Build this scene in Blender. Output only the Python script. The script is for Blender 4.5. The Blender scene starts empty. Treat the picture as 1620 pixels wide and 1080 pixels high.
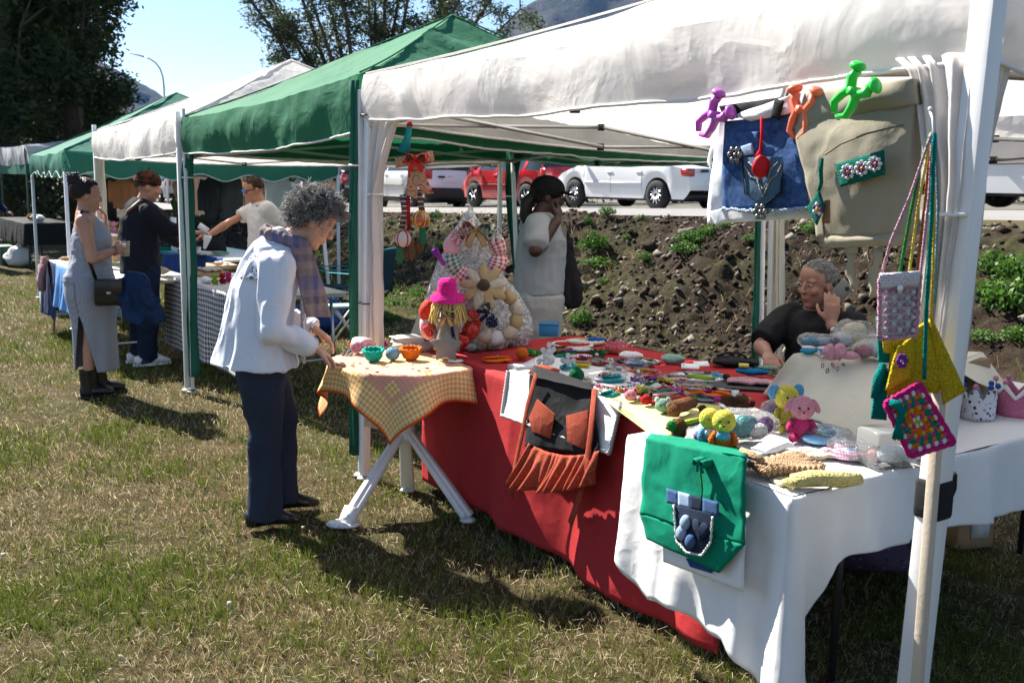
import bpy, bmesh, math, random
import numpy as np
from mathutils import Vector, Matrix, Euler
V = Vector
R = math.radians
rng = random.Random(7)
nr = np.random.RandomState(11)
scene = bpy.context.scene
C = scene.collection
# ---------------------------------------------------------------- camera
CAMH = 1.62
PITCH, ROLL, FPX = math.atan(250 / 1575), 0.0175, 1575.0
fw = V((0, math.cos(PITCH), -math.sin(PITCH)))
up0 = V((0, math.sin(PITCH), math.cos(PITCH)))
rt = V((1, 0, 0)) * math.cos(ROLL) + up0 * math.sin(ROLL)
upv = up0 * math.cos(ROLL) - V((1, 0, 0)) * math.sin(ROLL)
cam_d = bpy.data.cameras.new('camera')
cam = bpy.data.objects.new('camera', cam_d)
C.objects.link(cam)
cam.matrix_world = Matrix(((rt.x, upv.x, -fw.x, 0), (rt.y, upv.y, -fw.y, 0), (rt.z, upv.z, -fw.z, CAMH), (0, 0, 0, 1)))
cam_d.sensor_width = 36
cam_d.lens = 35
cam_d.clip_end = 6000
cam_d.clip_start = 0.05
cam_d.dof.use_dof = True
cam_d.dof.focus_distance = 4.4
cam_d.dof.aperture_fstop = 6.3
scene.camera = cam
# ---------------------------------------------------------------- light
SUN_AZ, SUN_EL = math.atan2(-0.74, 0.67), R(44)
sdir = V((math.sin(SUN_AZ) * math.cos(SUN_EL), math.cos(SUN_AZ) * math.cos(SUN_EL), math.sin(SUN_EL)))
world = bpy.data.worlds.new('World')
scene.world = world
world.use_nodes = True
wn = world.node_tree
sky = wn.nodes.new('ShaderNodeTexSky')
sky.sky_type = 'NISHITA'
sky.sun_disc = False
sky.sun_elevation = SUN_EL
sky.sun_rotation = SUN_AZ
sky.altitude = 900
sky.air_density = 1.0
sky.dust_density = 0.25
sky.ozone_density = 1.6
bgn = wn.nodes['Background']
bgn.inputs['Strength'].default_value = 0.05
wn.links.new(sky.outputs[0], bgn.inputs['Color'])
sun_d = bpy.data.lights.new('sun', 'SUN')
sun_d.energy = 5.0
sun_d.angle = R(0.53)
sun_d.color = (1.0, 0.95, 0.86)
sun = bpy.data.objects.new('sun', sun_d)
C.objects.link(sun)
sun.rotation_euler = (-sdir).to_track_quat('-Z', 'Y').to_euler()
scene.view_settings.view_transform = 'Standard'
scene.view_settings.look = 'None'
scene.view_settings.exposure = 1.75
scene.view_settings.gamma = 1.0
scene.view_settings.use_curve_mapping = False
scene.render.engine = 'CYCLES'
scene.cycles.max_bounces = 7
scene.cycles.transparent_max_bounces = 16
scene.cycles.use_denoising = True
scene.cycles.caustics_reflective = False
scene.cycles.caustics_refractive = False
# ---------------------------------------------------------------- places
def ray(px, py):
 return fw + rt * ((px - 810) / FPX) + upv * ((540 - py) / FPX)
def PX(px, py, z=0.0):            # the place on a level of height z
 d = ray(px, py)
 return V((0, 0, CAMH)) + d * ((z - CAMH) / d.z)
def PY(px, py, y):                # the place at a distance y ahead
 d = ray(px, py)
 return V((0, 0, CAMH)) + d * (y / d.y)
A0 = V((-0.80, 5.44, 0))          # front left leg of the white stall
U_ = V((0.581, -0.814, 0)).normalized()
N_ = V((0.814, 0.581, 0)).normalized()
ROWZ = math.atan2(U_.y, U_.x)
def RW(u, n, z=0.0):              # stall row frame: u along the row towards the camera, n into the stall
 return A0 + U_ * u + N_ * n + V((0, 0, z))
def UN(p):
 q = V((p.x, p.y, 0)) - A0
 return q.dot(U_), q.dot(N_)
# ---------------------------------------------------------------- numpy noise
def _h(ix, iy, iz, seed):
 n = (ix.astype(np.int64) * 374761393 + iy.astype(np.int64) * 668265263 + iz.astype(np.int64) * 2147483647 + seed * 974634777) & 0xffffffff
 n = ((n ^ (n >> 13)) * 1274126177) & 0xffffffff
 n = (n ^ (n >> 16)) & 0xffff
 return n / 32767.5 - 1.0
def vnoise(p, seed=0):
 p = np.asarray(p, dtype=np.float64)
 if p.shape[1] == 2:
  p = np.concatenate([p, np.zeros((len(p), 1))], 1)
 i = np.floor(p).astype(np.int64)
 f = p - i
 f = f * f * (3 - 2 * f)
 r = 0
 for a in (0, 1):
  wx = f[:, 0] if a else 1 - f[:, 0]
  for b in (0, 1):
   wy = f[:, 1] if b else 1 - f[:, 1]
   for c in (0, 1):
    wz = f[:, 2] if c else 1 - f[:, 2]
    r = r + wx * wy * wz * _h(i[:, 0] + a, i[:, 1] + b, i[:, 2] + c, seed)
 return r
def fbm(p, seed=0, o=4, g=0.5, l=2.03):
 r, a = 0, 1.0
 p = np.asarray(p, dtype=np.float64)
 for k in range(o):
  r = r + a * vnoise(p, seed + k * 17)
  p = p * l
  a *= g
 return r
# ---------------------------------------------------------------- mesh builder
WM = {}
GREY_PLAIN = None
class MB:
 def __init__(s):
  s.v = []; s.f = []; s.uv = []; s.n = 0; s.col = []
 def add(s, vs, fs, uv=None, col=None):
  o = s.n
  s.v.extend([tuple(x) for x in vs]); s.n += len(vs)
  s.f.extend([tuple(i + o for i in f) for f in fs])
  s.uv.extend(uv if uv is not None else [(x[0], x[1]) for x in vs])
  s.col.extend([col or (1, 1, 1)] * len(vs))
  return s
 def box(s, c, d, rot=None, taper=1.0):
  c = V(c); hx, hy, hz = d[0] / 2, d[1] / 2, d[2] / 2
  vs = []
  for z in (-1, 1):
   k = taper if z > 0 else 1
   for y, x in ((-1, -1), (-1, 1), (1, 1), (1, -1)):
    p = V((x * hx * k, y * hy * k, z * hz))
    if rot is not None: p = rot @ p
    vs.append(p + c)
  return s.add(vs, [(3, 2, 1, 0), (4, 5, 6, 7), (0, 1, 5, 4), (1, 2, 6, 5), (2, 3, 7, 6), (3, 0, 4, 7)])
 def bar(s, a, b, w, h=None, upd=(0, 0, 1), w2=None):     # rectangular bar from a to b
  a, b = V(a), V(b); h = h or w
  d = (b - a).normalized(); u = V(upd)
  if abs(d.dot(u)) > 0.95: u = V((1, 0, 0)) if abs(d.x) < 0.9 else V((0, 1, 0))
  x = d.cross(u).normalized(); y = x.cross(d).normalized()
  vs = []
  for p, k in ((a, 1), (b, (w2 or w) / w)):
   for i, j in ((-1, -1), (1, -1), (1, 1), (-1, 1)):
    vs.append(p + x * (i * w / 2 * k) + y * (j * h / 2 * k))
  return s.add(vs, [(3, 2, 1, 0), (4, 5, 6, 7), (0, 1, 5, 4), (1, 2, 6, 5), (2, 3, 7, 6), (3, 0, 4, 7)])
 def tube(s, pts, r, n=8, lat=None, closed=False, cap=True, col=None):
  pts = [V(p) for p in pts]; m = len(pts)
  rr = list(r) if isinstance(r, (list, tuple)) else [r] * m
  rr = [(q, q) if not isinstance(q, (tuple, list)) else q for q in rr]
  vs, prev, uv = [], None, []
  for i, p in enumerate(pts):
   if closed: t = pts[(i + 1) % m] - pts[i - 1]
   else: t = pts[min(i + 1, m - 1)] - pts[max(i - 1, 0)]
   t = t.normalized() if t.length > 1e-9 else V((0, 0, 1))
   if lat is not None:
    x = V(lat) - t * V(lat).dot(t)
   elif prev is None:
    g = V((0, 0, 1)) if abs(t.z) < 0.9 else V((0, 1, 0))
    x = g.cross(t)
   else:
    x = prev - t * prev.dot(t)
   x = x.normalized() if x.length > 1e-6 else V((1, 0, 0))
   prev = x; y = t.cross(x)
   for k in range(n):
    a = 2 * math.pi * k / n
    vs.append(p + x * (rr[i][0] * math.cos(a)) + y * (rr[i][1] * math.sin(a)))
    uv.append((k / n, i / max(1, m - 1)))
  fs = []
  for i in range(m if closed else m - 1):
   j = (i + 1) % m
   for k in range(n):
    l = (k + 1) % n
    fs.append((i * n + k, i * n + l, j * n + l, j * n + k))
  if cap and not closed:
   fs.append(tuple(reversed(range(n)))); fs.append(tuple((m - 1) * n + k for k in range(n)))
  return s.add(vs, fs, uv, col)
 def ell(s, c, rad, nu=12, nv=8, rot=None, col=None):
  c = V(c)
  if not isinstance(rad, (tuple, list)): rad = (rad,) * 3
  vs = [V((0, 0, rad[2]))]
  for j in range(1, nv):
   a = math.pi * j / nv
   for i in range(nu):
    b = 2 * math.pi * i / nu
    vs.append(V((rad[0] * math.sin(a) * math.cos(b), rad[1] * math.sin(a) * math.sin(b), rad[2] * math.cos(a))))
  vs.append(V((0, 0, -rad[2])))
  if rot is not None: vs = [rot @ q for q in vs]
  vs = [q + c for q in vs]
  fs = [(0, 1 + i, 1 + (i + 1) % nu) for i in range(nu)]
  for j in range(nv - 2):
   for i in range(nu):
    a = 1 + j * nu + i; b = 1 + j * nu + (i + 1) % nu
    fs.append((a, a + nu, b + nu, b))
  L = len(vs) - 1
  fs += [(L, L - nu + (i + 1) % nu, L - nu + i) for i in range(nu)]
  return s.add(vs, fs, col=col)
 def lathe(s, prof, n=20, c=(0, 0, 0), rot=None, cap=True):
  c = V(c); vs = []; uv = []
  for j, (r, z) in enumerate(prof):
   for i in range(n):
    a = 2 * math.pi * i / n
    p = V((r * math.cos(a), r * math.sin(a), z))
    if rot is not None: p = rot @ p
    vs.append(p + c); uv.append((i / n, j / max(1, len(prof) - 1)))
  fs = []
  for j in range(len(prof) - 1):
   for i in range(n):
    k = (i + 1) % n
    fs.append((j * n + i, j * n + k, (j + 1) * n + k, (j + 1) * n + i))
  if cap:
   fs.append(tuple(reversed(range(n)))); fs.append(tuple((len(prof) - 1) * n + i for i in range(n)))
  return s.add(vs, fs, uv)
 def torus(s, c, R0, r, n=20, m=8, rot=None, arc=2 * math.pi, sq=1.0):
  pts = []
  full = arc > 6.2
  k = n if full else n + 1
  for i in range(k):
   a = arc * i / n
   p = V((R0 * math.cos(a), R0 * math.sin(a) * sq, 0))
   if rot is not None: p = rot @ p
   pts.append(p + V(c))
  return s.tube(pts, r, m, closed=full)
 def grid(s, fn, nu, nv, wrap=False, uvs=(1, 1), flip=False):
  vs, uv = [], []
  for j in range(nv + 1):
   for i in range(nu + (0 if wrap else 1)):
    vs.append(V(fn(i / nu, j / nv))); uv.append((i / nu * uvs[0], j / nv * uvs[1]))
  w = nu if wrap else nu + 1
  fs = []
  for j in range(nv):
   for i in range(nu):
    k = (i + 1) % w if wrap else i + 1
    q = (j * w + i, j * w + k, (j + 1) * w + k, (j + 1) * w + i)
    fs.append(q[::-1] if flip else q)
  return s.add(vs, fs, uv)
 def poly(s, pts, th, nrm=(0, 0, 1)):      # flat polygon with thickness
  nrm = V(nrm).normalized() * th; m = len(pts)
  vs = [V(p) for p in pts] + [V(p) + nrm for p in pts]
  fs = [tuple(reversed(range(m))), tuple(range(m, 2 * m))] + [(i, (i + 1) % m, m + (i + 1) % m, m + i) for i in range(m)]
  return s.add(vs, fs)
 def noise(s, amp, sc, seed=0, o=3, axis=None):
  a = np.array(s.v)
  d = np.stack([fbm(a * sc + k * 31.7, seed + k, o) for k in range(3)], 1) * amp
  if axis is not None: d = d[:, :1] * np.array(axis)[None, :]
  s.v = [tuple(x) for x in (a + d)]
  return s
 def xf(s, m, start=0):
  s.v[start:] = [tuple(m @ V(x)) for x in s.v[start:]]
  return s
 def mesh(s, name, smooth=True):
  me = bpy.data.meshes.new(name)
  me.from_pydata(s.v, [], s.f)
  if s.f:
   l = me.uv_layers.new(name='UVMap')
   vi = np.empty(len(me.loops), dtype=np.int32)
   me.loops.foreach_get('vertex_index', vi)
   l.data.foreach_set('uv', np.array(s.uv, dtype=np.float32)[vi].ravel())
  if smooth is True: me.polygons.foreach_set('use_smooth', [True] * len(me.polygons))
  return me
 def build(s, name, mat, parent=None, label=None, cat=None, loc=None, group=None, smooth=True, solid=0, bevel=0, sub=0, kind=None, rotz=0, world=False, auto=None, cols=False):
  if world and parent is not None:
   s.xf(WM[parent.name].inverted())
  if world and parent is None and loc is not None:
   s.xf(Matrix.Translation(-V(loc)))
  me = s.mesh(name, smooth)
  if cols:
   ca = me.color_attributes.new('tint', 'FLOAT_COLOR', 'POINT')
   cc = np.ones((len(s.v), 4), dtype=np.float32); cc[:, :3] = np.array(s.col)
   ca.data.foreach_set('color', cc.ravel())
  if auto: me.set_sharp_from_angle(angle=R(auto))
  return place(me, name, mat, parent, label, cat, loc, group, solid, bevel, sub, kind, rotz)
def place(me, name, mat, parent=None, label=None, cat=None, loc=None, group=None, solid=0, bevel=0, sub=0, kind=None, rotz=0):
 o = bpy.data.objects.new(name, me)
 C.objects.link(o)
 if mat is not None and not me.materials: me.materials.append(mat)
 if bevel:
  m = o.modifiers.new('bevel', 'BEVEL'); m.width = bevel; m.segments = 2; m.limit_method = 'ANGLE'; m.angle_limit = R(35)
 if solid:
  m = o.modifiers.new('solid', 'SOLIDIFY'); m.thickness = solid; m.offset = 0
 if sub:
  m = o.modifiers.new('sub', 'SUBSURF'); m.levels = sub; m.render_levels = sub
 if parent is not None:
  o.parent = parent
 if loc is not None: o.location = loc
 if rotz: o.rotation_euler = (0, 0, rotz)
 M0 = Matrix.Translation(V(loc) if loc is not None else V((0, 0, 0))) @ Matrix.Rotation(rotz, 4, 'Z')
 WM[o.name] = (WM[parent.name] @ M0) if parent is not None else M0
 if label: o['label'] = label
 if cat: o['category'] = cat
 if group: o['group'] = group
 if kind: o['kind'] = kind
 return o
def thing(name, label, cat, loc=(0, 0, 0), rotz=0, group=None, rot=None):
 o = bpy.data.objects.new(name, None); C.objects.link(o)
 o.empty_display_size = 0.1
 M0 = Matrix.Translation(V(loc)) @ (rot.to_4x4() if rot is not None else Matrix.Rotation(rotz, 4, 'Z'))
 o.matrix_world = M0
 o.location = V(loc); o.rotation_euler = M0.to_euler()
 WM[o.name] = M0
 o['label'] = label; o['category'] = cat
 if group: o['group'] = group
 return o
def rotframe(x, z):               # rotation with local x along x, local z near z
 x = V(x).normalized(); z = V(z); y = z.cross(x).normalized(); z = x.cross(y)
 return Matrix((x, y, z)).transposed()
def RX(a): return Matrix.Rotation(a, 3, 'X')
def RY(a): return Matrix.Rotation(a, 3, 'Y')
def RZ(a): return Matrix.Rotation(a, 3, 'Z')
def copy_thing(o, loc, rotz=0, label=None, group=None, scale=None):
 c = o.copy(); C.objects.link(c); c.location = loc; c.rotation_euler = (0, 0, rotz)
 if scale: c.scale = (scale, scale, scale)
 if label: c['label'] = label
 if group: c['group'] = group
 def rec(a, b):
  for ch in a.children:
   d = ch.copy(); C.objects.link(d); d.parent = b
   rec(ch, d)
 rec(o, c)
 return c
def blob(mb, name, mat, parent, voxel=0.006, smooth=4, wr=None, tint=None, seed=0, world=False, **kw):
 """one continuous skin grown over all closed shells of mb"""
 if world: mb.xf(WM[parent.name].inverted())
 me = mb.mesh('tmp')
 t = bpy.data.objects.new('tmp', me); C.objects.link(t)
 m = t.modifiers.new('r', 'REMESH'); m.mode = 'VOXEL'; m.voxel_size = voxel; m.use_smooth_shade = True
 if smooth:
  m = t.modifiers.new('s', 'SMOOTH'); m.factor = 0.5; m.iterations = smooth
 dg = bpy.context.evaluated_depsgraph_get(); dg.update()
 me2 = bpy.data.meshes.new_from_object(t.evaluated_get(dg))
 me2.name = name
 bpy.data.objects.remove(t); bpy.data.meshes.remove(me)
 me2.materials.clear()
 nv = len(me2.vertices)
 co = np.empty(nv * 3, dtype=np.float32); me2.vertices.foreach_get('co', co); co = co.reshape(-1, 3)
 if wr:
  no = np.empty(nv * 3, dtype=np.float32); me2.vertices.foreach_get('normal', no); no = no.reshape(-1, 3)
  d = 0
  for amp, sx, sy, sz, sharp in wr:
   n = fbm(co * np.array([sx, sy, sz]) + seed * 7.3, seed, 2)
   if sharp: n = 0.6 - 2.0 * np.abs(n)
   d = d + amp * n
  co = co + no * d[:, None]
  me2.vertices.foreach_set('co', co.astype(np.float32).ravel())
 if tint is not None:
  ca = me2.color_attributes.new('tint', 'FLOAT_COLOR', 'POINT')
  cc = np.ones((nv, 4), dtype=np.float32); cc[:, :3] = tint(co)
  ca.data.foreach_set('color', cc.ravel())
 me2.polygons.foreach_set('use_smooth', [True] * len(me2.polygons))
 me2.update()
 return place(me2, name, mat, parent, **kw)
# ---------------------------------------------------------------- materials
_M = {}
class NT:
 def __init__(s, name):
  s.m = bpy.data.materials.new(name); s.m.use_nodes = True
  s.t = s.m.node_tree; s.b = s.t.nodes['Principled BSDF']; s.out = s.t.nodes['Material Output']
  s.tc = None
 def n(s, ty, **kw):
  x = s.t.nodes.new(ty)
  for k, v in kw.items():
   if k.startswith('i_'): x.inputs[k[2:].replace('_', ' ')].default_value = v
   elif k.startswith('j'): x.inputs[int(k[1:])].default_value = v
   else: setattr(x, k, v)
  return x
 def l(s, a, b): s.t.links.new(a, b)
 def co(s, k='Object'):
  if s.tc is None: s.tc = s.n('ShaderNodeTexCoord')
  return s.tc.outputs[k]
 def noise(s, sc, det=4, rough=.6, vec=None, co='Object', dist=0):
  x = s.n('ShaderNodeTexNoise'); x.inputs['Scale'].default_value = sc; x.inputs['Detail'].default_value = det
  x.inputs['Roughness'].default_value = rough; x.inputs['Distortion'].default_value = dist
  s.l(vec if vec is not None else s.co(co), x.inputs['Vector']); return x.outputs['Fac']
 def ramp(s, f, stops):
  r = s.n('ShaderNodeValToRGB'); e = r.color_ramp.elements
  while len(e) < len(stops): e.new(0.5)
  for i, (p, c) in enumerate(stops):
   e[i].position = p; e[i].color = (c, c, c, 1) if not isinstance(c, tuple) else (*c, 1)
  s.l(f, r.inputs['Fac']); return r.outputs['Color']
 def mix(s, f, a, b, mode='MIX'):
  x = s.n('ShaderNodeMix', data_type='RGBA', blend_type=mode)
  for v, i in ((f, 0), (a, 6), (b, 7)):
   if isinstance(v, (int, float)): x.inputs[i].default_value = v
   elif isinstance(v, tuple): x.inputs[i].default_value = (*v, 1)
   else: s.l(v, x.inputs[i])
  return x.outputs[2]
 def math(s, op, a, b=None, c=None):
  x = s.n('ShaderNodeMath', operation=op)
  for i, v in enumerate((a, b, c)):
   if v is None: continue
   if isinstance(v, (int, float)): x.inputs[i].default_value = v
   else: s.l(v, x.inputs[i])
  return x.outputs[0]
 def xyz(s, co):
  x = s.n('ShaderNodeSeparateXYZ'); s.l(co, x.inputs[0]); return x.outputs
 def bump(s, h, st, dist=0.01, prev=None):
  x = s.n('ShaderNodeBump'); x.inputs['Strength'].default_value = st; x.inputs['Distance'].default_value = dist
  s.l(h, x.inputs['Height'])
  if prev is not None: s.l(prev, x.inputs['Normal'])
  return x.outputs[0]
 def fin(s, col=None, rough=None, normal=None, metal=None, spec=0.3, trans=0, alpha=None):
  b = s.b
  for v, k in ((col, 'Base Color'), (rough, 'Roughness'), (metal, 'Metallic'), (spec, 'Specular IOR Level'), (alpha, 'Alpha')):
   if v is None: continue
   if isinstance(v, (int, float)): b.inputs[k].default_value = v
   elif isinstance(v, tuple): b.inputs[k].default_value = (*v, 1)
   else: s.l(v, b.inputs[k])
  if normal is not None: s.l(normal, b.inputs['Normal'])
  if trans:
   tr = s.n('ShaderNodeBsdfTranslucent'); mx = s.n('ShaderNodeMixShader'); mx.inputs[0].default_value = trans
   if isinstance(col, tuple): tr.inputs['Color'].default_value = (*col, 1)
   elif col is not None: s.l(col, tr.inputs['Color'])
   if normal is not None: s.l(normal, tr.inputs['Normal'])
   s.l(b.outputs[0], mx.inputs[1]); s.l(tr.outputs[0], mx.inputs[2]); s.l(mx.outputs[0], s.out.inputs['Surface'])
  return s.m
def sc3(c, k): return tuple(min(1, x * k) for x in c)
def plain(name, col, rough=.5, var=.12, vs=6, bump=.15, bs=60, metal=0, spec=.4):
 if name in _M: return _M[name]
 t = NT(name)
 c = t.mix(t.noise(vs), sc3(col, 1 - var), sc3(col, 1 + var))
 h = t.noise(bs, 3)
 _M[name] = t.fin(c, t.ramp(t.noise(vs * 3), [(0.3, max(.02, rough - .08)), (.7, min(1, rough + .08))]), t.bump(h, bump, .004), metal, spec)
 return _M[name]
def fabric(name, col, rough=.9, var=.12, wr=.35, ws=9, weave=420, trans=0.0, pat=None):
 """woven cloth: fine weave, soft creases, slight colour drift; pat(t) may return a colour socket"""
 if name in _M: return _M[name]
 t = NT(name)
 base = pat(t) if pat else col
 c = t.mix(t.noise(5, 5), base, base) if False else base
 dr = t.ramp(t.noise(3.5, 5), [(0.3, 1 - var), (.7, 1.0)])
 c = t.mix(1.0, c, dr, 'MULTIPLY')
 w = t.noise(weave, 1)
 n1 = t.bump(t.noise(ws, 3, .5, dist=.35), wr * .5, .022)
 rg = t.math('ABSOLUTE', t.math('SUBTRACT', t.noise(ws * .55, 3, .45, dist=.5), .5))
 n1 = t.bump(t.ramp(rg, [(0.0, 1.0), (.06, .45), (.2, 0.0)]), wr * .6, .008, n1)
 n2 = t.bump(w, .25, .002, n1)
 _M[name] = t.fin(c, rough, n2, None, .15, trans)
 return _M[name]
def knit(name, col, var=.18, sc=170, pat=None, st=.9):
 """crochet / knitted wool: rows of raised stitches"""
 if name in _M: return _M[name]
 t = NT(name)
 v = t.n('ShaderNodeTexVoronoi'); v.inputs['Scale'].default_value = sc; v.inputs['Randomness'].default_value = .55
 t.l(t.co(), v.inputs['Vector'])
 base = pat(t) if pat else col
 c = t.mix(1.0, base, t.ramp(v.outputs['Distance'], [(0.15, 1.0), (.8, 1 - 1.7 * var)]), 'MULTIPLY')
 c = t.mix(1.0, c, t.ramp(t.noise(14), [(.3, 1 - var), (.7, 1.0)]), 'MULTIPLY')
 inv = t.math('SUBTRACT', 1.0, v.outputs['Distance'])
 _M[name] = t.fin(c, .95, t.bump(inv, st, .006, t.bump(t.noise(30), .3, .01)), None, .1)
 return _M[name]
def uvxy(t):
 return t.xyz(t.co('UV'))
def gingham_pat(a, b, su, sv, uv=True, tint=None):
 def f(t):
  o = t.xyz(t.co('UV' if uv else 'Object'))
  x = t.math('GREATER_THAN', t.math('FRACT', t.math('MULTIPLY', o[0], su)), .5)
  y = t.math('GREATER_THAN', t.math('FRACT', t.math('MULTIPLY', o[1 if uv else 2], sv)), .5)
  s = t.math('MULTIPLY', t.math('ADD', x, y), .5)
  c = t.mix(s, a, b)
  return c
 return f
def stripes_pat(cols, s, axis=0, uv=False):
 def f(t):
  o = t.xyz(t.co('UV' if uv else 'Object'))
  fr = t.math('FRACT', t.math('MULTIPLY', o[axis], s))
  r = t.n('ShaderNodeValToRGB'); r.color_ramp.interpolation = 'CONSTANT'; e = r.color_ramp.elements
  while len(e) < len(cols): e.new(.5)
  for i, c in enumerate(cols): e[i].position = i / len(cols); e[i].color = (*c, 1)
  t.l(fr, r.inputs['Fac']); return r.outputs['Color']
 return f
def dots_pat(a, b, sc, r=.28, rand=.2):
 def f(t):
  v = t.n('ShaderNodeTexVoronoi'); v.inputs['Scale'].default_value = sc; v.inputs['Randomness'].default_value = rand
  t.l(t.co(), v.inputs['Vector'])
  return t.mix(t.math('LESS_THAN', v.outputs['Distance'], r), a, b)
 return f
def print_pat(a, cols, sc=40, amt=.55):
 """printed cotton: irregular motifs of several colours on a ground"""
 def f(t):
  v = t.n('ShaderNodeTexVoronoi'); v.inputs['Scale'].default_value = sc
  t.l(t.co(), v.inputs['Vector'])
  x = t.xyz(v.outputs['Color'])
  r = t.n('ShaderNodeValToRGB'); r.color_ramp.interpolation = 'CONSTANT'; e = r.color_ramp.elements
  while len(e) < len(cols): e.new(.5)
  for i, c in enumerate(cols): e[i].position = i / len(cols); e[i].color = (*c, 1)
  t.l(x[0], r.inputs['Fac'])
  m = t.math('LESS_THAN', t.math('ADD', v.outputs['Distance'], t.math('MULTIPLY', t.noise(sc * 2.2), .5)), amt)
  return t.mix(m, a, r.outputs['Color'])
 return f
def metal(name, col, rough=.35): return plain(name, col, rough, .06, 4, .05, 30, .85, .5)
def gloss(name, col, rough=.12, var=.03):
 if name in _M: return _M[name]
 t = NT(name)
 t.b.inputs['Coat Weight'].default_value = .8; t.b.inputs['Coat Roughness'].default_value = .06
 c = t.mix(t.noise(3), sc3(col, 1 - var), sc3(col, 1 + var))
 c = t.mix(t.ramp(t.noise(1.7, 6), [(.45, 0.0), (.8, .12)]), c, (.25, .22, .18))
 _M[name] = t.fin(c, t.ramp(t.noise(9, 5), [(.3, rough), (.8, rough + .12)]), None, 0, .5)
 return _M[name]
def glassm(name, tint=(.8, .85, .86), alpha=.35, rough=.08, wr=.0, ws=30):
 """thin clear sheet: part see-through, part glossy"""
 if name in _M: return _M[name]
 t = NT(name)
 tp = t.n('ShaderNodeBsdfTransparent'); gl = t.n('ShaderNodeBsdfGlossy'); df = t.n('ShaderNodeBsdfDiffuse'); fr = t.n('ShaderNodeFresnel')
 fr.inputs['IOR'].default_value = 1.22
 gl.inputs['Roughness'].default_value = rough; gl.inputs['Color'].default_value = (.95, .95, .95, 1)
 df.inputs['Color'].default_value = (*tint, 1); tp.inputs['Color'].default_value = (.97, .98, .98, 1)
 m1 = t.n('ShaderNodeMixShader'); m2 = t.n('ShaderNodeMixShader')
 if wr:
  b = t.bump(t.noise(ws, 5, .65, dist=1.5), wr, .02)
  t.l(b, gl.inputs['Normal']); t.l(b, fr.inputs['Normal']); t.l(b, df.inputs['Normal'])
  m1.inputs[0].default_value = alpha
  t.l(t.math('MULTIPLY', t.ramp(t.noise(ws, 5, .65, dist=1.5), [(.42, .35), (.72, 1.9)]), alpha), m1.inputs[0])
 else:
  m1.inputs[0].default_value = alpha
 t.l(tp.outputs[0], m1.inputs[1]); t.l(df.outputs[0], m1.inputs[2])
 t.l(fr.outputs[0], m2.inputs[0]); t.l(m1.outputs[0], m2.inputs[1]); t.l(gl.outputs[0], m2.inputs[2])
 t.l(m2.outputs[0], t.out.inputs['Surface'])
 _M[name] = t.m
 return t.m
def tintmat(name, rough=.8, bump=.3, bs=200, spec=.2, trans=0, mul=(1, 1, 1), var=.15):
 """takes the colour each strand, blade or patch of skin was given"""
 if name in _M: return _M[name]
 t = NT(name)
 a = t.n('ShaderNodeAttribute', attribute_name='tint')
 c = t.mix(1.0, a.outputs['Color'], mul, 'MULTIPLY')
 c = t.mix(1.0, c, t.ramp(t.noise(40), [(.3, 1 - var), (.7, 1.0)]), 'MULTIPLY')
 _M[name] = t.fin(c, rough, t.bump(t.noise(bs, 3), bump, .003), None, spec, trans)
 return _M[name]
# canopy cloths
def canopy_cloth(name, col, trans, dirt):
 t = NT(name)
 d = t.ramp(t.noise(1.6, 6, .65), [(.35, 0.0), (.75, .5)])
 c = t.mix(d, col, dirt)
 o = t.xyz(t.co())
 n1 = t.bump(t.noise(2.2, 4, .5, dist=.6), .4, .05)
 rg = t.math('ABSOLUTE', t.math('SUBTRACT', t.noise(2.6, 4, .5, dist=.6), .5))
 n1 = t.bump(t.ramp(rg, [(0.0, 1.0), (.08, .45), (.25, 0.0)]), .30, .015, n1)
 n2 = t.bump(t.noise(9, 3, .5, dist=.4), .15, .012, n1)
 n3 = t.bump(t.noise(500, 1), .2, .001, n2)
 _M[name] = t.fin(c, .8, n3, None, .2, trans)
 return t.m
WHITE_CAN = canopy_cloth('white_canopy_cloth', (.86, .83, .81), .43, (.66, .62, .58))
GREEN_CAN = canopy_cloth('green_canopy_cloth', (.028, .17, .085), .22, (.024, .14, .075))
DKGREEN_CAN = canopy_cloth('dark_green_canopy_cloth', (.03, .17, .12), .22, (.022, .13, .095))
WHITE_TRIM = fabric('white_trim', (.78, .78, .76))
WPAINT = plain('white_painted_steel', (.72, .72, .72), .4, .06, 3, .1, 40)
GREYST = metal('grey_steel_bar', (.55, .55, .55), .4)
BLACKP = plain('black_plastic', (.015, .015, .016), .45, .2, 8, .1, 80)
WPLAST = plain('white_plastic', (.75, .75, .74), .35, .05, 4, .06, 60)
DGREEN_ST = plain('dark_green_steel', (.012, .05, .03), .4, .2, 4, .1, 40)
RED_CLOTH = fabric('red_cotton', (.42, .030, .034), .85, .15, .45, 6, trans=.06)
WHITE_CLOTH = fabric('white_cotton', (.76, .75, .74), .9, .06, .35, 7, trans=.08)
CREAM_CLOTH = fabric('cream_cotton', (.70, .65, .52), .9, .08, .4, 8, trans=.08)
CLEAR = glassm('clear_wrap', (.85, .86, .87), .07, .10, .9, 45)
CELLO = glassm('cellophane', (.85, .85, .85), .62, .14, 1.0, 38)
TYRE = plain('tyre_rubber', (.012, .012, .013), .85, .2, 20, .3, 120)
RIM = metal('alloy_rim', (.62, .63, .65), .28)
DARKGLASS = plain('car_window_glass', (.02, .03, .035), .05, .05, 3, .0, 20, 0, .6)
WOOD = plain('pale_wood', (.42, .29, .17), .6, .25, 12, .2, 50)
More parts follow.
